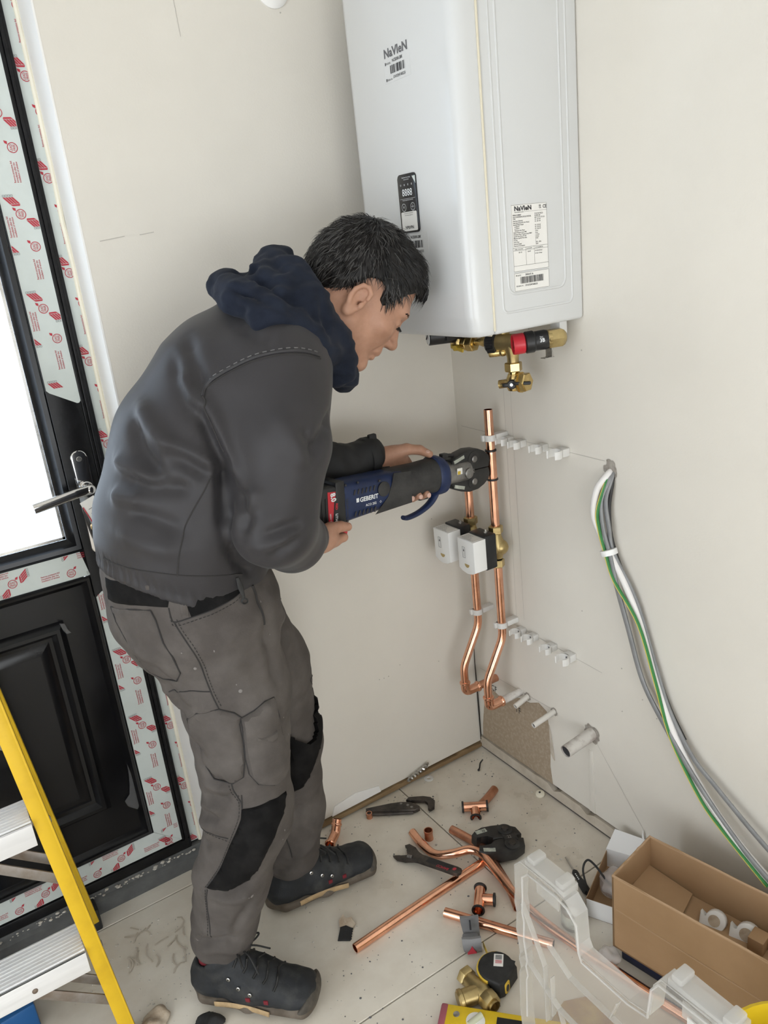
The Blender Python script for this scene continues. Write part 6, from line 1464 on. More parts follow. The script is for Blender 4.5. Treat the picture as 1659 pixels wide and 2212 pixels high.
# ------------------------------------------------------------------ yellow stepladder
mat('ladder_yellow', (.72, .46, .015), .42, c2=(.60, .36, .01), vscale=14, lo=.5, hi=.8, bump=.05, bscale=120)
mat('aluminium', (.86, .86, .87), .38, .25, var=.06, vscale=20, stretch=(.2, 3, 3))
mat('galv', (.30, .28, .26), .5, .6, c2=(.20, .155, .12), vscale=20)
def ladder():
    t = thing('stepladder', 'yellow stepladder with ribbed aluminium treads in front of the door', 'stepladder', (-1.45, -.12, 0))
    def stile(p, q, w, th, flange, name, sgn):
        """channel section stile from p to q; web faces +x/-x, flanges point inwards"""
        p = V(p); q = V(q); d = (q - p).normalized(); s = V((0, 1, 0)); s = (s - d * s.dot(d)).normalized(); n = d.cross(s)
        if n.x * sgn < 0: n = -n
        b = MB(); L = (q - p).length
        R = Matrix((s, n, d)).transposed()
        c = p.lerp(q, .5)
        b.box(c, (w, th, L), .0015, R); b.box(c + s * (w / 2 - th / 2) - n * (flange / 2), (th, flange, L), .0015, R); b.box(c - s * (w / 2 - th / 2) - n * (flange / 2), (th, flange, L), .0015, R)
        return part(name, b, 'ladder_yellow', t)
    xo = lambda z: -1.163 - .0825 * z             # right hand stile narrows upwards
    xl = lambda z: -1.163 - .62 + .0825 * z
    yf = lambda z: -.300 + .130 * z
    yr = lambda z: .062 - .205 * z
    ZT = 1.35
    for fx, sg in ((xo, 1), (xl, -1)):
        stile((fx(0), yf(0.0), .002), (fx(ZT), yf(ZT), ZT), .044, .005, .026, 'front_stile', sg)
        stile((fx(0) + .004 * sg, yr(.03), .03), (fx(ZT) + .002 * sg, yr(ZT), ZT), .040, .005, .024, 'rear_stile', sg)
        b = MB(); b.box((fx(0) - .008 * sg, yr(0), .030), (.040, .050, .060), .005); part('foot', b, 'rubber', t, 'black rubber foot')
    for z in (.262, .555, .848, 1.14):
        x1 = xo(z) - .028; x0 = xl(z) + .028; y0 = yf(z) - .030; y1 = yf(z) + .058
        b = MB(); b.box2((x0, y0, z - .004), (x1, y1, z), .0008); b.box2((x0, y0, z - .050), (x1, y0 + .003, z), .0008); b.box2((x0, y1 - .003, z - .030), (x1, y1, z), .0008)
        for k in range(9): b.box2((x0, y0 + .006 + .0093 * k, z), (x1, y0 + .0095 + .0093 * k, z + .0018))
        tr = part('tread', b, 'aluminium', t)
        for sg, fx in ((1, xo), (-1, xl)):
            b = MB(); b.lathe([(.0085, 0), (.008, .002), (.005, .0036), (0, .0040)], (fx(z) + .0025 * sg, yf(z) - .004, z - .024), (sg, 0, 0), 16); part('rivet', b, 'steel', t)
        b = MB(); b.lathe([(.0055, 0), (.005, .0016), (0, .003)], (x1 - .10, y0, z - .030), (0, -1, 0), 14); part('rivet', b, 'galv', tr)
        for sg, fx in ((1, xo), (-1, xl)):
            a = V((fx(z) - .12 * sg, yf(z) + .03, z - .045)); c = V((fx(z - .12) - .006 * sg, yf(z - .12) + .012, z - .125))
            a2 = V((fx(z) - .13 * sg, yf(z) - .018, z - .046)); c2 = V((fx(z - .12) - .006 * sg, yf(z - .12) - .016, z - .150))
            for p, q in ((a, c), (a2, c2)):
                b = MB(); d = (q - p).normalized(); up = V((0, 1, 0)); n = d.cross(up).normalized(); b.box(p.lerp(q, .5), ((q - p).length, .004, .020), .001, Matrix((d, up, n)).transposed()); part('brace', b, 'galv', t)
    b = MB(); z = .40; b.tube([(xo(z) - .01, yr(z), z), (xl(z) + .01, yr(z), z)], .009, 10); part('rear_rail', b, 'galv', t)
    b = MB(); b.box2((xl(ZT) - .015, yf(ZT) - .05, ZT - .02), (xo(ZT) + .015, yr(ZT) + .04, ZT + .03), .008); part('top_cap', b, 'rubber', t)
ladder()
# ------------------------------------------------------------------ things lying on the floor
mat('tool_iron', (.045, .042, .040), .42, .7, c2=(.10, .085, .075), vscale=30, bump=.12, bscale=200)
mat('cardboard', (.36, .225, .12), .8, c2=(.42, .27, .15), vscale=6, bump=.06, bscale=200)
mat('cardboard_edge', (.46, .31, .19), .85)
mat('card_white', (.80, .80, .80), .6)
mat('tin', (.30, .29, .26), .38, .6, c2=(.42, .41, .37), vscale=24)
mat('navy_box', (.008, .014, .045), .4)
mat('blue_plastic', (.01, .10, .30), .4)
mat('yellow_paint', (.72, .50, .02), .38, var=.1, vscale=20)
mat('pink_cap', (.36, .10, .13), .45)
mat('vial', (.55, .56, .42), .15)
mat('yellow_plastic', (.75, .53, .02), .35)
mat('tape_yellow', (.70, .48, .06), .4)
mat('stone', (.36, .27, .19), .9, c2=(.56, .48, .38), vscale=40, bump=.3, bscale=120)
mat('black_scrap', (.022, .022, .023), .7, bump=.2, bscale=150)
mat('bag_plastic', (.70, .66, .66), .25, trans=.0, alpha=.38)
def FL(p, q, z=0., zq=None):
    """frame on the floor: origin p, x towards q"""
    p = V((p[0], p[1], z)); q = V((q[0], q[1], z if zq is None else zq)); d = (q - p).normalized(); s = V((0, 0, 1)).cross(d).normalized(); return Matrix.Translation(p) @ Matrix((d, s, d.cross(s))).transposed().to_4x4(), (q - p).length

# pipe wrench by the left wall
M_, L_ = FL((-.440, -.030), (-.262, -.128), .004)
t = thing('pipe_wrench', 'dark old pipe wrench lying beside the left wall batten', 'wrench', (-.35, -.08, 0))
b = MB(M_); b.prism([(0, -.006), (.02, -.012), (.10, -.022), (.135, -.028), (.150, -.022), (.150, -.012), (.128, .008), (.10, .014), (.07, .012), (0, .006)], (0, 0, 0), (1, 0, 0), (0, 1, 0), (0, 0, .012), .003); hd = part('handle', b, 'tool_iron', t)
b = MB(M_); b.tube([(.0, -.010, .004), (.06, -.018, .003), (.13, -.026, .003)], .005, 8); part('lower_arm', b, 'tool_iron', t)
b = MB(M_); b.prism([(.115, .020), (.125, .030), (.165, .026), (.185, .018), (.195, .002), (.190, -.026), (.178, -.034), (.172, -.028), (.176, -.004), (.168, .008), (.130, .012)], (0, 0, .002), (1, 0, 0), (0, 1, 0), (0, 0, .010), .0025); part('hook_jaw', b, 'tool_iron', t)
for x, y in ((.128, -.016), (.118, -.006), (.100, .004)):
    b = MB(M_); b.lathe([(.0042, 0), (.004, .002), (0, .003)], (x, y, .0118), (0, 0, 1), 12); part('rivet', b, 'dull_steel', hd)

def pipe_obj(pts, m, label, r=.011, loc=None, spl=True, name='copper_pipe'):
    P = spline(pts, 8) if spl else pts
    b = MB(); b.tube(P, r, 20, hollow=.12); return solo(name, b, m, label, 'copper pipe', tuple(P[0]))
R_ = .011
pipe_obj([(-.697, -.404, R_), (-.515, -.393, R_), (-.298, -.384, R_)], 'copper', 'long straight copper pipe lying on the tiles pointing at the near shoe')
pipe_obj([(-.387, -.182, R_), (-.392, -.235, R_), (-.388, -.288, R_ + .002), (-.360, -.326, .026), (-.322, -.350, .033), (-.308, -.385, .033), (-.314, -.441, .028), (-.322, -.512, .020), (-.322, -.600, R_ + .003), (-.308, -.700, R_), (-.290, -.801, R_), (-.275, -.885, R_), (-.26, -.96, R_)], 'copper', 'long S-bent copper pipe running under the clear lid')
pipe_obj([(-.300, -.240, R_), (-.288, -.290, R_), (-.279, -.335, R_), (-.286, -.385, R_), (-.300, -.440, R_), (-.318, -.500, R_), (-.338, -.545, R_)], 'old_copper', 'dull bent copper pipe under the black press jaw')
pipe_obj([(-.478, -.449, R_), (-.391, -.592, R_), (-.345, -.668, R_)], 'copper', 'short straight copper pipe next to the grey plastic clamp')
pipe_obj([(-.196, -.222, R_), (-.150, -.207, R_), (-.108, -.190, R_)], 'old_copper', 'stubby dull copper pipe offcut behind the copper tee', .0115)
def tee(T, label):
    t = thing('copper_tee', label, 'pipe fitting', tuple(T.to_translation()), 'copper tees on the floor')
    b = MB(T); b.pipe((-.034, 0, 0), (.034, 0, 0), .0125, .0015, 22); b.pipe((0, -.008, 0), (0, -.036, 0), .0125, .0015, 22); part('body', b, 'copper', t)
    for p, d in (((-.034, 0, 0), (-1, 0, 0)), ((.034, 0, 0), (1, 0, 0)), ((0, -.036, 0), (0, -1, 0))):
        b = MB(T); b.lathe([(.0122, -.004), (.0150, -.003), (.0157, 0), (.0150, .002), (.0118, .002), (.0118, -.004)], p, d, 22, False); part('ring', b, 'black_plastic', t)
M_, L_ = FL((-.200, -.216), (-.168, -.239), .0165); tee(M_ @ Matrix.Rotation(.25, 4, 'X'), 'copper tee with black rings lying near the room corner')
M_, L_ = FL((-.394, -.473), (-.424, -.505), .0165); tee(M_ @ Matrix.Rotation(PI, 4, 'X'), 'copper tee with black rings between the spanner and the short pipe')
# copper coupling standing upright
b = MB(); b.lathe([(.0105, 0), (.0118, 0), (.0118, .004), (.0112, .005), (.0112, .022), (.0122, .023), (.0122, .028), (.0105, .028), (.0105, .001)], (-.360, -.220, 0), (0, 0, 1), 22, False); solo('copper_coupling', b, 'old_copper', 'short copper coupling standing upright beside the bent pipe', 'pipe fitting', (-.360, -.220, 0))
# copper elbow by the far shoe and the small offcut by the wrench
M_, L_ = FL((-.575, -.075), (-.520, -.030), .0135)
t = thing('copper_elbow', 'shiny copper elbow lying behind the far shoe', 'pipe fitting', (-.55, -.05, 0))
b = MB(M_); b.tube(bend([(-.012, 0, 0), (.030, 0, 0), (.052, 0, .030)], .02), .0125, 20, hollow=.12); part('body', b, 'copper', t)
for p, d in (((-.010, 0, 0), (1, 0, 0)), ((.044, 0, .019), (.59, 0, .8))):
    b = MB(M_); b.lathe([(.0124, -.004), (.0145, -.002), (.0148, 0), (.0145, .002), (.0124, .004)], p, d, 20, False); part('bead', b, 'copper', t)
b = MB(); b.lathe([(.0062, 0), (.0085, 0), (.0085, .016), (.0062, .016), (.0062, .001)], (-.440, -.048, 0), (0, 0, 1), 14, False); solo('copper_ring', b, 'old_copper', 'tiny copper ring offcut beside the pipe wrench', 'offcut', (-.440, -.048, 0))

# adjustable spanner resting across the straight pipe
M_, L_ = FL((-.440, -.238), (-.392, -.408), .006, .040)
t = thing('adjustable_spanner', 'dark adjustable spanner lying across the straight copper pipe', 'spanner', (-.42, -.31, 0))
b = MB(M_); b.prism([(-.026, .020), (-.012, .016), (-.008, .006), (.004, .002), (.010, -.010), (-.006, -.014), (-.012, -.024), (.012, -.026), (.034, -.014), (.045, -.010), (.16, -.012), (.172, -.010), (.176, 0), (.172, .010), (.16, .012), (.045, .008), (.030, .014), (.008, .026), (-.018, .030)], (0, 0, -.003), (1, 0, 0), (0, 1, 0), (0, 0, .011), .002); bd_ = part('body', b, 'tool_iron', t)
b = MB(M_); b.prism([(-.030, -.024), (-.012, -.030), (.012, -.026), (.012, -.014), (-.006, -.014), (-.014, -.016)], (0, 0, -.002), (1, 0, 0), (0, 1, 0), (0, 0, .009), .0015); part('moving_jaw', b, 'tool_iron', t)
b = MB(M_); b.cyl((.013, -.012, .008), (.027, -.010, .008), .0045, n=14)
for k in range(4): b.lathe([(.0046, -.0006), (.0055, 0), (.0046, .0006)], (.0145 + .0036 * k, -.0117 + .0005 * k, .008), (1, .14, 0), 14, False)
part('knurl', b, 'dull_steel', bd_)
b = MB(M_); b.prism([(.070, -.0085), (.150, -.0085), (.150, .0085), (.070, .0085)], (0, 0, .0075), (1, 0, 0), (0, 1, 0), (0, 0, .0006)); pn = part('handle_panel', b, 'black_scrap', bd_)
b = MB(M_); b.text('BAHCO', (.145, -.0045, .0084), (-1, 0, 0), (0, -1, 0), .011, 'LEFT', 1., bold=.02); b.add([(.158 + .005 * math.cos(2 * PI * k / 14), .005 * math.sin(2 * PI * k / 14), .0084) for k in range(14)], [list(range(14))]); part('red_print', b, 'print_red', pn, flat=True)

# spare press jaw
M_, L_ = FL((-.250, -.372), (-.190, -.395), .0)
M_ = M_ @ Matrix.Translation((0, 0, .012)) @ Matrix.Rotation(.10, 4, 'Y')
t = thing('press_jaw', 'black spare press jaw lying on the copper pipes', 'press jaw', (-.24, -.38, 0))
for f_ in (1, -1):
    b = MB(M_); q = [(-.055, .010), (-.062, .030), (-.048, .044), (-.030, .044), (-.005, .052), (.030, .050), (.058, .034), (.064, .008), (.050, .004), (.020, .001), (-.015, .001), (-.022, .018), (-.040, .020)]
    q = [(x, y * f_) for x, y in q]; q = q if f_ > 0 else q[::-1]
    b.prism(q, (0, 0, 0), (1, 0, 0), (0, 1, 0), (0, 0, .030), .004, 2); j = part('jaw_arm', b, 'jaw_black', t)
    b = MB(M_); b.lathe([(.019, 0), (.019, .003), (.017, .0042), (0, .0042)], (.026, .027 * f_, .030), (0, 0, 1), 24); part('pivot_boss', b, 'jaw_black', j)
    b = MB(M_); b.lathe([(.009, 0), (.0085, .003), (.006, .004), (0, .004)], (.026, .027 * f_, .034), (0, 0, 1), 18); part('pivot_bolt', b, 'tool_iron', j)
    b = MB(M_); b.box((-.036, .034 * f_, .0305), (.030, .012, .0008), 0, Matrix.Rotation(.2 * f_, 3, 'Z')); st = part('sticker', b, 'sticker_dirty', j)
    b = MB(M_); b.text('15', (-.034, .0305 * f_ , .0313), (1, 0, 0), (0, 1, 0), .010, 'LEFT', .9, bold=.03); part('size_print', b, 'print_black', st, flat=True)
b = MB(M_); b.box((.030, 0, .030), (.036, .030, .004), .002); pl = part('link_plate', b, 'jaw_black', t)
b = MB(M_); b.text('22', (.022, -.006, .0325), (1, 0, 0), (0, 1, 0), .014, 'LEFT', .8, bold=.02); part('size_marking', b, 'dull_steel', pl, flat=True)

# black notched offcut with torn paper
M_, L_ = FL((-.690, -.345), (-.655, -.300), .001)
t = thing('black_offcut', 'small notched black plastic offcut with torn brown paper between the shoes and the long pipe', 'offcut', (-.672, -.323, 0))
pl_ = [(-.022, -.015)]
for k in range(6): pl_ += [(-.020 + .007 * k, -.015), (-.017 + .007 * k, -.0175)]
pl_ += [(.022, -.015), (.020, .013), (-.022, .014)]
b = MB(M_); b.prism(pl_, (0, 0, 0), (1, 0, 0), (0, 1, 0), (0, 0, .003)); part('strip', b, 'black_scrap', t)
b = MB(M_); b.prism([(.012, -.016), (.022, -.022), (.038, -.010), (.034, .002), (.044, .010), (.028, .018), (.012, .014), (.018, 0)], (0, 0, .002), (1, 0, .15), (0, 1, .1), (0, 0, .002)); part('torn_paper', b, 'stone', t)

# grey plastic pipe clamp halves
M_, L_ = FL((-.480, -.548), (-.440, -.574), .0)
t = thing('grey_clamp', 'grey plastic clamp with a red triangle beside the tape measure', 'clamp', (-.462, -.56, 0))
def saddle(y, h, lean, bd=1):
    b = MB(M_); rows = []
    for i in range(7):
        z = h * i / 6; bow = bd * .010 * math.sin(PI * i / 6) + lean * z
        rows.append([(-.020 + .008 * (1 - i / 6) ** 2, y + bow, z), (0, y + bow - .002, z), (.022, y + bow, z)])
    bb = sheet([[V(p) for p in r] for r in rows], .006, (0, 1, 0)); out = MB(M_); out.add(bb.v, bb.f); return out
part('front_half', saddle(-.022, .046, -.12, -1), 'grey_plastic', t, ang=60); part('rear_half', saddle(.012, .060, .08), 'grey_plastic', t, ang=60)
b = MB(M_); b.box((0, -.002, .010), (.036, .034, .018), .004); part('base', b, 'grey_plastic', t)
b = MB(M_); b.prism([(-.010, .012), (.010, .014), (.001, .034)], (0, -.0368, 0), (1, 0, 0), (0, -.04, 1), (0, .006, 0)); part('red_triangle', b, 'print_red', t)
b = MB(M_); b.box((.002, .0125, .042), (.004, .004, .026), .001); part('slot', b, 'print_black', t)

# tape measure
M_, L_ = FL((-.490, -.652), (-.425, -.630), .0)
t = thing('tape_measure', 'black and yellow tape measure with a barcode sticker beside the clear lid', 'tape measure', (-.46, -.64, 0))
pl_ = [(-.040, -.030)] + [(-.004 + .038 * math.cos(math.radians(a)), .0 + .038 * math.sin(math.radians(a))) for a in range(180, -60, -15)] + [(.020, -.036), (-.030, -.036)]
b = MB(M_); b.prism(pl_[::-1], (0, 0, .002), (1, 0, 0), (0, 1, 0), (0, 0, .040), .005, 3); cs = part('case', b, 'rubber', t)
b = MB(M_); b.tube([(-.004 + .0385 * math.cos(math.radians(a)), .0385 * math.sin(math.radians(a)), .034) for a in range(185, 20, -12)], .0032, 8); part('yellow_edge', b, 'tape_yellow', t)
b = MB(M_); b.box((-.022, -.0365, .024), (.016, .003, .026), .003); bt = part('button_plate', b, 'tape_yellow', t)
b = MB(M_); b.ell((-.022, -.038, .022), (.0055, .002, .009)); part('lock_button', b, 'black_plastic', bt)
b = MB(M_); b.box((.010, .002, .0424), (.030, .020, .0006), 0, Matrix.Rotation(.5, 3, 'Z')); st = part('barcode_sticker', b, 'label_paper', t)
b = MB(M_); R = Matrix.Rotation(.5, 3, 'Z')
for k in range(8): b.box(V((.010, .002, .0429)) + R @ V((.002 + .0014 * k, 0, 0)), (.0007, .014, .0003), 0, R)
part('barcode', b, 'print_grey', st)
b = MB(M_)
for k in range(3): b.box(V((.010, .002, .0429)) + R @ V((-.007 + .0028 * k, 0, 0)), (.0012, .014, .0003), 0, R)
part('red_print', b, 'print_red', st)
b = MB(M_); b.box((.028, .040, .012), (.070, .0006, .016), 0, Matrix.Rotation(.9, 3, 'Z')); part('blade', b, 'tape_yellow', t)

# brass strainer fitting
A0 = V((-.548, -.612, .020)); A1 = V((-.547, -.702, .020)); ad_ = (A1 - A0).normalized(); sd_ = V((-1, -.02, 0)).normalized()
t = thing('brass_strainer', 'brass Y-shaped strainer fitting lying above the spirit level', 'pipe fitting', (-.56, -.66, 0))
b = MB(); b.lathe([(.014, .012), (.0165, .016), (.0165, .030), (.019, .040), (.020, .06), (.0165, .072)], A0, ad_, 22); b.lathe([(.0165, -.006), (.0185, .010), (.0185, .040), (.0205, .042), (.0205, .048), (.016, .052)], A0.lerp(A1, .62), (sd_ + V((0, .30, 0))).normalized(), 22); part('body', b, 'dull_brass', t)
b = MB(); b.lathe([(.018, 0), (.0205, .002), (.0205, .015), (.018, .018)], A0 - ad_ * .002, ad_, 6); part('end_nut', b, 'dull_brass', t)
b = MB(); b.lathe([(.013, .10), (.013, .092), (.013, .096)], A0, ad_, 20, False); b.lathe([(.0205, .070), (.0215, .073), (.0215, .088), (.019, .094), (.0135, .094), (.0135, .078), (0, .078)], A0, ad_, 8, False); part('open_end', b, 'dull_brass', t)

# spirit level
M_, L_ = FL((-.628, -.640), (-.530, -.747), .0)
t = thing('spirit_level', 'yellow spirit level with a dark red end cap at the bottom edge', 'spirit level', (-.628, -.640, 0))
b = MB(M_); b.box2((.012, -.052, .0), (.60, .0, .024), .0015); bdy = part('body', b, 'yellow_paint', t)
b = MB(M_); b.box2((.0, -.053, -.0), (.015, .001, .0255), .004); part('end_cap', b, 'pink_cap', t, 'dark red end cap')
b = MB(M_); b.lathe([(.0065, 0), (.0065, .001), (.005, .0014)], (.034, -.020, .024), (0, 0, 1), 18); part('screw', b, 'steel', bdy)
b = MB(M_); b.lathe([(.019, 0), (.019, .001), (.0165, .0016)], (.074, -.028, .024), (0, 0, 1), 26); vr = part('vial_ring', b, 'label_paper', bdy)
b = MB(M_); b.cyl((.062, -.040, .026), (.084, -.014, .026), .0065, n=14); part('vial', b, 'vial', vr)
b = MB(M_); b.box2((.115, -.040, .0242), (.19, -.012, .0246)); part('black_panel', b, 'black_plastic', bdy)

# flux tin
t = thing('flux_tin', 'small dull metal tin with a screw cap behind the clear lid', 'tin', (-.262, -.648, 0))
b = MB(); b.lathe([(.027, 0), (.0285, .002), (.0285, .050), (.027, .053), (.018, .062), (.016, .064)], (-.262, -.648, 0), (0, 0, 1), 28); part('can', b, 'tin', t)
b = MB(); b.lathe([(.0175, .062), (.0185, .063), (.0185, .074), (.016, .076), (.009, .076), (.008, .0745), (0, .0745)], (-.262, -.648, 0), (0, 0, 1), 28); part('cap', b, 'dull_steel', t)
b = MB(); b.lathe([(.0288, .010), (.0288, .040)], (-.262, -.648, 0), (0, 0, 1), 28, False); part('paper_band', b, 'sticker_dirty', t)
# screwdriver
M_, L_ = FL((-.136, -.495), (-.180, -.606), .004, .012)
t = thing('screwdriver', 'thin black-handled screwdriver leaning by the white carton', 'screwdriver', (-.158, -.55, 0))
b = MB(M_); b.cyl((0, 0, 0), (.060, 0, 0), .0022, .0026, n=10); part('shaft', b, 'steel', t)
b = MB(M_); b.lathe([(.004, .050), (.0075, .056), (.0075, .066), (.0062, .074), (.0095, .095), (.0100, .120), (.007, .128), (0, .129)], (0, 0, 0), (1, 0, 0), 16); hd = part('handle', b, 'rubber', t)
b = MB(M_)
for k in range(4): b.box((.070 + .006 * k, -.004, .0075), (.003, .003, .0015), .0005)
part('grip_dot', b, 'print_white', hd)

# open white carton with a bag and a black lead
qx = V((.45, -.893, 0)); qb = V((.893, .45, 0)); Q0 = V((-.226, -.650, 0))
t = thing('white_carton', 'small open white carton between the tin and the cardboard box', 'carton', tuple(Q0 + qx * .05 + qb * .08))
def wallp(b, p, u, L, h, th, nrm): b.prism([(0, 0), (L, 0), (L, h), (0, h)], p, u, (0, 0, 1), V(nrm) * th)
b = MB(); wallp(b, Q0, qx, .115, .050, .0015, qb); part('front_panel', b, 'card_white', t, flat=True)
b = MB(); wallp(b, Q0 + qb * .165, qx, .115, .055, .0015, qb); part('back_panel', b, 'card_white', t, flat=True)
b = MB(); wallp(b, Q0, qb, .165, .050, .0015, qx); wallp(b, Q0 + qx * .115, qb, .165, .05, .0015, -qx); part('side_panel', b, 'cardboard', t, flat=True)
b = MB(); b.prism([(0, 0), (.115, 0), (.115, .165), (0, .165)], Q0 + V((0, 0, .0005)), qx, qb, (0, 0, .0015)); part('bottom', b, 'cardboard', t, flat=True)
b = MB(); b.prism([(0, 0), (.110, 0), (.085, .045), (.010, .050)], Q0 + qb * .166 + V((0, 0, .054)), qx, (qb * .8 + V((0, 0, .55))).normalized(), (0, 0, .0012)); part('flap', b, 'card_white', t, flat=True)
def blob(c, r, amp, sc, seed, res=.006):
    f = Field(np.array(c) - np.array(r) * 1.3, np.array(c) + np.array(r) * 1.3, res); f.add(s_ell(c, r), .005); a, q = f.mesh(1); a = wrinkle(a, q, amp, sc, seed); return a, q
c = Q0 + qx * .045 + qb * .085 + V((0, 0, .034)); a, q = blob(tuple(c), (.036, .040, .030), .016, 34, 3.)
o = bpy.data.objects.new('clear_bag', np_mesh('clear_bag', a, q, 'bag_plastic', tuple(c))); COL.objects.link(o); o.location = c; o['label'] = 'crumpled clear plastic bag inside the white carton'; o['category'] = 'bag'
b = MB(); c = Q0 + qx * .028 + qb * .06; b.tube(spline([c + V((-.03, .02, .012)), c + V((-.02, .05, .062)), c + V((.0, .055, .080)), c + V((.008, .035, .070)), c + V((.012, .0, .045)), c + V((.03, -.03, .030)), c + V((.05, -.04, .02))], 6), .0026, 8); solo('black_lead', b, 'rubber', 'looped black lead poking out of the white carton', 'cable', tuple(c))

# long cardboard box, raised on a dark blue case
P0 = V((-.268, -.768, .042)); cu = V((.982, .182, 0)); cv = V((.182, -.983, 0)); cw, cl, ch = .150, .46, .188
t = thing('cardboard_box', 'long open brown cardboard box beside the right wall', 'box', tuple(P0 + cu * cw / 2 + cv * cl / 2))
th = .004
def panel(p, u, L, h, nrm, name, ext=None):
    b = MB(); n = 14; top = [h + .0022 * noise.noise((k * .9, L * 9, 1)) for k in range(n + 1)]
    q = [(0, 0), (L, 0)] + [(L * k / n, top[k]) for k in range(n, -1, -1)]
    b.prism(q, p, u, (0, 0, 1), V(nrm) * th); return part(name, b, 'cardboard', t, flat=True)
fr = panel(P0, cv, cl, ch, cu, 'long_side'); panel(P0 + cu * (cw - th), cv, cl, ch, cu, 'long_side'); panel(P0, cu, cw, ch, cv, 'end_panel'); panel(P0 + cv * (cl - th), cu, cw, ch, cv, 'end_panel')
b = MB(); b.prism([(0, 0), (cw, 0), (cw, cl), (0, cl)], P0, cu, cv, (0, 0, th)); part('bottom', b, 'cardboard', t, flat=True)
b = MB(); b.prism([(.005, .005), (cw - .005, .005), (cw - .005, cl - .005), (.005, cl - .005)], P0 + V((0, 0, .088)), cu, cv, (0, 0, th)); part('inner_tray', b, 'cardboard', t, flat=True)
P1 = P0 + V((0, 0, .088))
b = MB(); b.prism([(.004, .006), (cw - .006, .004), (cw - .010, .105), (.006, .125)], P0 + V((0, 0, .112)), cu, (cv + V((0, 0, -.12))).normalized(), (0, 0, .003)); part('inner_flap', b, 'cardboard', t, flat=True)
b = MB(); b.tube([P0 - cu * .0005 + V((0, 0, .105)) + cv * .01, P0 - cu * .001 + cv * .20 + V((0, 0, .096)), P0 - cu * .0005 + cv * .36 + V((0, 0, .090))], .0012, 5); part('crease', b, 'cardboard_edge', fr)
for p, u, L in ((P0, cv, cl), (P0 + cu * (cw - th), cv, cl), (P0, cu, cw)):
    b = MB(); q = p + V((0, 0, ch - .0015)); b.tube([q + u * (L * k / 12) + (cu if u is cv else cv) * th / 2 + V((0, 0, .0025 * noise.noise((k * .8, L * 7, 2)))) for k in range(13)], .0026, 6); part('rim', b, 'cardboard_edge', t)
b = MB(); b.box(P0 + cu * .075 + cv * .24 + V((0, 0, -.0215)), (.118, .46, .040), .003, Matrix((cu, -cv, V((0, 0, 1)))).transposed()); solo('blue_case', b, 'navy_box', 'flat dark blue case under the cardboard box', 'case', tuple(P0 + cu * .075 + cv * .24 + V((0, 0, -.042))))
b = MB(); b.box(P0 + cu * .02 + cv * .36 + V((-.032, 0, -.026)), (.05, .16, .03), .004, Matrix((cu, -cv, V((0, 0, 1)))).transposed()); solo('blue_box', b, 'blue_plastic', 'bright blue plastic box end showing beneath the cardboard box', 'box', tuple(P0 + cu * .02 + cv * .36 + V((-.032, 0, -.042))))
c = P0 + V((-.012, .006, -.022)) + cv * .004; a, q = blob(tuple(c), (.020, .022, .017), .010, 60, 5., .004)
o = bpy.data.objects.new('plastic_bag', np_mesh('plastic_bag', a, q, 'bag_plastic', (c.x, c.y, 0))); COL.objects.link(o); o.location = (c.x, c.y, 0); o['label'] = 'small crumpled clear bag at the foot of the cardboard box corner'; o['category'] = 'bag'
# things inside the cardboard box
def white_clip(v, u, rz, label, s=1.):
    c = P1 + cv * v + cu * u + V((0, 0, th + .012)); t = thing('plastic_clip', label, 'pipe clip', tuple(c), 'loose white clips in the cardboard box')
    R = Matrix.Translation(c) @ Matrix.Rotation(rz, 4, 'Z') @ Matrix.Rotation(-.5, 4, 'X')
    b = MB(R); q = [(-.024 * s, -.020 * s), (.020 * s, -.020 * s)] + [(.006 * s + .020 * s * math.cos(math.radians(a)), .020 * s * math.sin(math.radians(a))) for a in range(-70, 200, 18)] + [(-.024 * s, .010 * s)]
    b.prism(q, (0, 0, 0), (1, 0, 0), (0, 0, 1), (0, .020, 0), .002); bb = part('body', b, 'white_plastic', t)
    b = MB(R); b.lathe([(.0115 * s, -.001), (.0115 * s, .021), (0, .021)], (.004 * s, 0, 0), (0, 1, 0), 18); part('bore', b, 'stone', bb)
white_clip(.165, .100, -1.2, 'white plastic clip in the cardboard box nearest its end flap'); white_clip(.225, .108, -1.2, 'white plastic clip in the cardboard box next to the brass fitting', 1.1)
t = thing('brass_fitting', 'small brass fitting lying inside the cardboard box', 'pipe fitting', tuple(P1 + cv * .29 + cu * .12 + V((0, 0, th))))
c = P1 + cv * .275 + cu * .118 + V((0, 0, th + .018)); d = (cv + cu * .25).normalized()
b = MB(); b.lathe([(.010, 0), (.010, .020), (.0085, .022), (.0085, .034)], c, d, 18); part('body', b, 'brass', t)
b = MB(); b.hexnut(c + d * .034, c + d * .048, .012); part('nut', b, 'brass', t)
b = MB(); b.box(P1 + cv * .255 + cu * .105 + V((0, 0, th + .017)), (.034, .030, .032), .002, Matrix((cu, -cv, V((0, 0, 1)))).transposed()); solo('card_sleeve', b, 'cardboard', 'brown card sleeve between the white clip and the brass fitting', 'packaging', tuple(P1 + cv * .255 + cu * .105 + V((0, 0, th))))

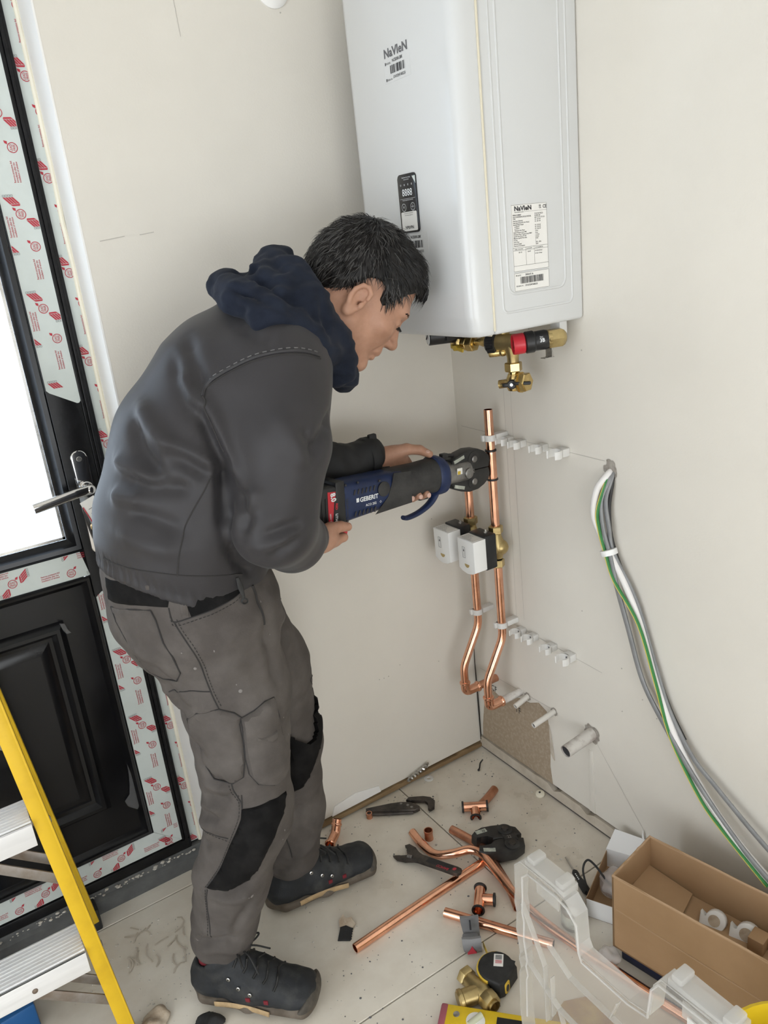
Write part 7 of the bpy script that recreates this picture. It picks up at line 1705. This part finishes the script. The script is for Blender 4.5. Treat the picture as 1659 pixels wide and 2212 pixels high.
# clear lid of a storage organiser standing on edge
m = mat('clear_plastic', (.9, .9, .9), .12)
nt = m.node_tree; N_ = nt.nodes; L2 = nt.links; out = N_['Material Output']; pr = N_['Principled BSDF']; pr.inputs['Base Color'].default_value = (.78, .77, .75, 1); pr.inputs['Roughness'].default_value = .22
tr = N_.new('ShaderNodeBsdfTransparent'); tr.inputs[0].default_value = (.965, .96, .95, 1); mx = N_.new('ShaderNodeMixShader'); mx.inputs[0].default_value = .11
L2.new(tr.outputs[0], mx.inputs[1]); L2.new(pr.outputs[0], mx.inputs[2]); L2.new(mx.outputs[0], out.inputs[0])
m2 = m.copy(); m2.name = 'clear_rim'; MATS['clear_rim'] = m2; [setattr(n.inputs[0], 'default_value', .40) for n in m2.node_tree.nodes if n.type == 'MIX_SHADER']
t = thing('organiser_lid', 'clear plastic organiser lid standing upright in the foreground', 'lid', (-.55, -1.02, 0))
X = -.550
OUT = [(-.803, .0), (-.796, .10), (-.801, .20), (-.806, .215), (-.802, .235), (-.806, .25), (-.800, .30), (-.804, .345), (-.800, .365), (-.804, .40), (-.806, .452), (-.822, .470), (-.905, .474), (-.930, .468), (-.950, .448), (-.953, .392), (-.960, .376), (-1.060, .378), (-1.098, .388), (-1.105, .452), (-1.118, .474), (-1.20, .480), (-1.30, .480), (-1.33, .46), (-1.335, .0)]
b = MB(); b.prism(OUT, (X, 0, 0), (0, 1, 0), (0, 0, 1), (.0018, 0, 0)); pn = part('panel', b, 'clear_plastic', t, flat=True)
b = MB()
for i in range(len(OUT) - 1):
    p, q = OUT[i], OUT[i + 1]; dy, dz = q[0] - p[0], q[1] - p[1]; l = math.hypot(dy, dz); nn = (dz / l * .0022, -dy / l * .0022)
    b.prism([p, q, (q[0] - nn[0], q[1] - nn[1]), (p[0] - nn[0], p[1] - nn[1])], (X, 0, 0), (0, 1, 0), (0, 0, 1), (.030, 0, 0))
part('rim_wall', b, 'clear_rim', t, flat=True)
b = MB(); C_ = V((-1.05, .22)); IN = [(p[0] + (C_[0] - p[0]) * .045 - (.010 if p[0] > -.85 else 0), p[1] + (C_[1] - p[1]) * .05) for p in OUT[1:-1]]
b.tube([(X - .001, p[0], p[1]) for p in IN], .0022, 6); part('inner_bead', b, 'clear_rim', t)
def rib(name, a, c, w=.002, h=.010):
    b = MB(); a = V((X, a[0], a[1])); c = V((X, c[0], c[1])); d = (c - a).normalized(); s = d.cross(V((1, 0, 0))); b.box(a.lerp(c, .5) + V((h / 2, 0, 0)), ((c - a).length, h, w), .0004, Matrix((d, V((1, 0, 0)), s)).transposed()); part(name, b, 'clear_rim', t)
for a, c in (((-.816, .372), (-.868, .270)), ((-.868, .270), (-.868, .14)), ((-.880, .330), (-.93, .300)), ((-.93, .300), (-1.10, .300)), ((-.816, .245), (-.90, .200)), ((-.90, .200), (-1.02, .195)), ((-.90, .200), (-.93, .10)), ((-.885, .26), (-.885, .17)), ((-1.10, .30), (-1.10, .10)), ((-1.02, .30), (-1.035, .345)), ((-1.07, .30), (-1.085, .345)), ((-.98, .195), (-.995, .235))): rib('rib', a, c)
def latch(y0, y1, z):
    b = MB(); b.box2((X + .002, y1, z - .006), (X + .036, y0, z + .010), .002); b.box2((X + .008, y0 - .02, z - .05), (X + .012, y1 + .02, z - .02), .001)
    b.box2((X + .004, y0 - .004, z + .006), (X + .034, y0 - .022, z + .020), .003); b.box2((X + .004, y1 + .004, z + .006), (X + .034, y1 + .022, z + .020), .003); part('latch', b, 'clear_rim', t)
latch(-.832, -.925, .470); latch(-1.128, -1.235, .476)
b = MB(); b.box2((X + .010, -.862, .425), (X + .013, -.895, .445), .0008); part('tab', b, 'clear_rim', t)
b = MB(); b.box2((X + .004, -1.16, .40), (X + .006, -1.24, .44)); part('label_insert', b, 'card_white', t, flat=True)

mat('kraft', (.55, .40, .17), .8, c2=(.34, .19, .12), vscale=14)
b = MB(); b.prism([(-.07, -.11), (.07, -.12), (.075, .05), (.02, .075), (-.06, .05)], (-.44, -.85, .0), (1, 0, 0), (0, 1, 0), (0, 0, .004)); solo('kraft_card', b, 'kraft', 'brown dusty card on the floor seen through the clear lid', 'card', (-.44, -.85, 0), flat=True)
# round yellow tub at the lower right edge
t = thing('yellow_tub', 'round yellow plastic tub cut off by the lower right corner', 'tub', (-.366, -1.232, 0))
b = MB(); b.lathe([(.085, 0), (.098, .004), (.112, .24), (.119, .245), (.119, .262), (.113, .264), (.108, .250), (.094, .008), (0, .006)], (-.366, -1.232, 0), (0, 0, 1), 40, False); part('wall', b, 'yellow_plastic', t)

# rubble and scraps at the bottom edge and along the walls
def chunk(c, r, m, label, cat, name, amp=.012, sc=45, seed=1.):
    a, q = blob((c[0], c[1], r[2] * .8), r, amp, sc, seed, .0035); a[:, 2] = np.maximum(a[:, 2], 0); o = bpy.data.objects.new(name, np_mesh(name, a, q, m, (c[0], c[1], 0))); COL.objects.link(o); o.location = (c[0], c[1], 0); o['label'] = label; o['category'] = cat
chunk((-1.122, -.290), (.034, .030, .010), 'stone', 'brown broken plaster lump on the floor left of the near shoe', 'rubble', 'plaster_lump', .010, 45, 2.)
chunk((-1.035, -.372), (.036, .030, .008), 'black_scrap', 'torn flat black scrap on the floor touching the near shoe', 'scrap', 'black_scrap', .010, 40, 4.)
b = MB(); b.box((-1.385, -.075, .035), (.10, .16, .07), .006, Matrix.Rotation(.1, 3, 'Z')); solo('blue_crate', b, 'blue_plastic', 'blue plastic crate corner under the ladder at the lower left edge', 'crate', (-1.385, -.075, 0))
b = MB(); b.lathe([(.006, 0), (.0135, 0), (.014, .002), (.0115, .003), (.0062, .0028), (.006, 0)], (-.217, -.020, 0), (0, 0, 1), 24, False); solo('plastic_washer', b, 'clip_plastic', 'clear plastic washer on the floor below the left wall', 'washer', (-.217, -.020, 0))
t = thing('yellow_grommet', 'yellowish round plug lying against the strip of the right wall', 'plug', (-.016, -.279, 0))
b = MB(); b.lathe([(.012, 0), (.0135, .002), (.0125, .006), (.008, .008), (0, .0085)], (-.019, -.279, 0), (-.2, 0, 1), 18); part('disc', b, 'sealant', t)
b = MB(); b.lathe([(.003, 0), (.003, .0012)], (-.0205, -.279, .0086), (-.2, 0, 1), 8); part('hole', b, 'print_black', t)
b = MB(); pts = [(-.285 + .075 * k / 40, -.013 - .004 * math.sin(k * 1.1), .024 + .020 * k / 40 + .0025 * math.cos(k * 1.1)) for k in range(41)]
b.tube(pts, .0042, 7); solo('drill_bit', b, 'steel', 'twisted steel drill bit resting on the batten of the left wall', 'drill bit', (-.285, -.013, .02))
b = MB(); b.tube(spline([(-.082, -.086, .003), (-.074, -.080, .004), (-.066, -.074, .012), (-.062, -.080, .024), (-.066, -.086, .030)], 5), .0022, 6); b.ell((-.083, -.087, .004), (.004, .003, .0035)); solo('cable_scrap', b, 'cable_black', 'curled black cable scrap on the floor in the room corner', 'scrap', (-.082, -.086, 0))
# crumbs of plaster, dust and shavings
rnd = random.Random(11); b = MB(); b2 = MB(); b3 = MB()
def crumb(B, x, y, r): B.ell((x, y, r * .35), (r * (.7 + .6 * rnd.random()), r * (.7 + .6 * rnd.random()), r * .5), Matrix.Rotation(rnd.random() * 3, 3, 'Z'), 6, 4)
for k in range(420):
    x = -.02 - .95 * rnd.random() ** 1.3; y = -.02 - .55 * rnd.random() ** 1.5
    crumb(b, x, y, .0008 + .0026 * rnd.random() ** 3)
for k in range(260): crumb(b2, -.03 - .85 * rnd.random(), -.02 - .7 * rnd.random(), .0007 + .0020 * rnd.random() ** 3)
for k in range(160): crumb(b, -.95 - .28 * rnd.random(), -.02 - .30 * rnd.random(), .0008 + .0020 * rnd.random() ** 2)
for k in range(22):
    x = -1.14 + .16 * rnd.random(); y = -.20 + .18 * rnd.random(); a = rnd.random() * 6.28; L = .012 + .045 * rnd.random(); c = rnd.gauss(0, .6)
    pts = [(x + L * s * math.cos(a + c * s), y + L * s * math.sin(a + c * s), .0016 + .003 * s * (1 - s)) for s in (0, .25, .5, .75, 1)]; b3.tube(pts, .0011, 5, flat=(.5, 1.8))
for B, m_, lb, nm, ct in ((b, 'crumb', 'pale plaster crumbs scattered over the tiles', 'plaster_crumbs', 'crumbs'), (b2, 'print_grey', 'dark specks of dirt scattered over the tiles', 'dirt_specks', 'dirt'), (b3, 'strip_board', 'curled shavings on the floor behind the near shoe', 'shavings', 'shavings')):
    solo(nm, B, m_, lb, ct, (0, 0, 0), kind='stuff')
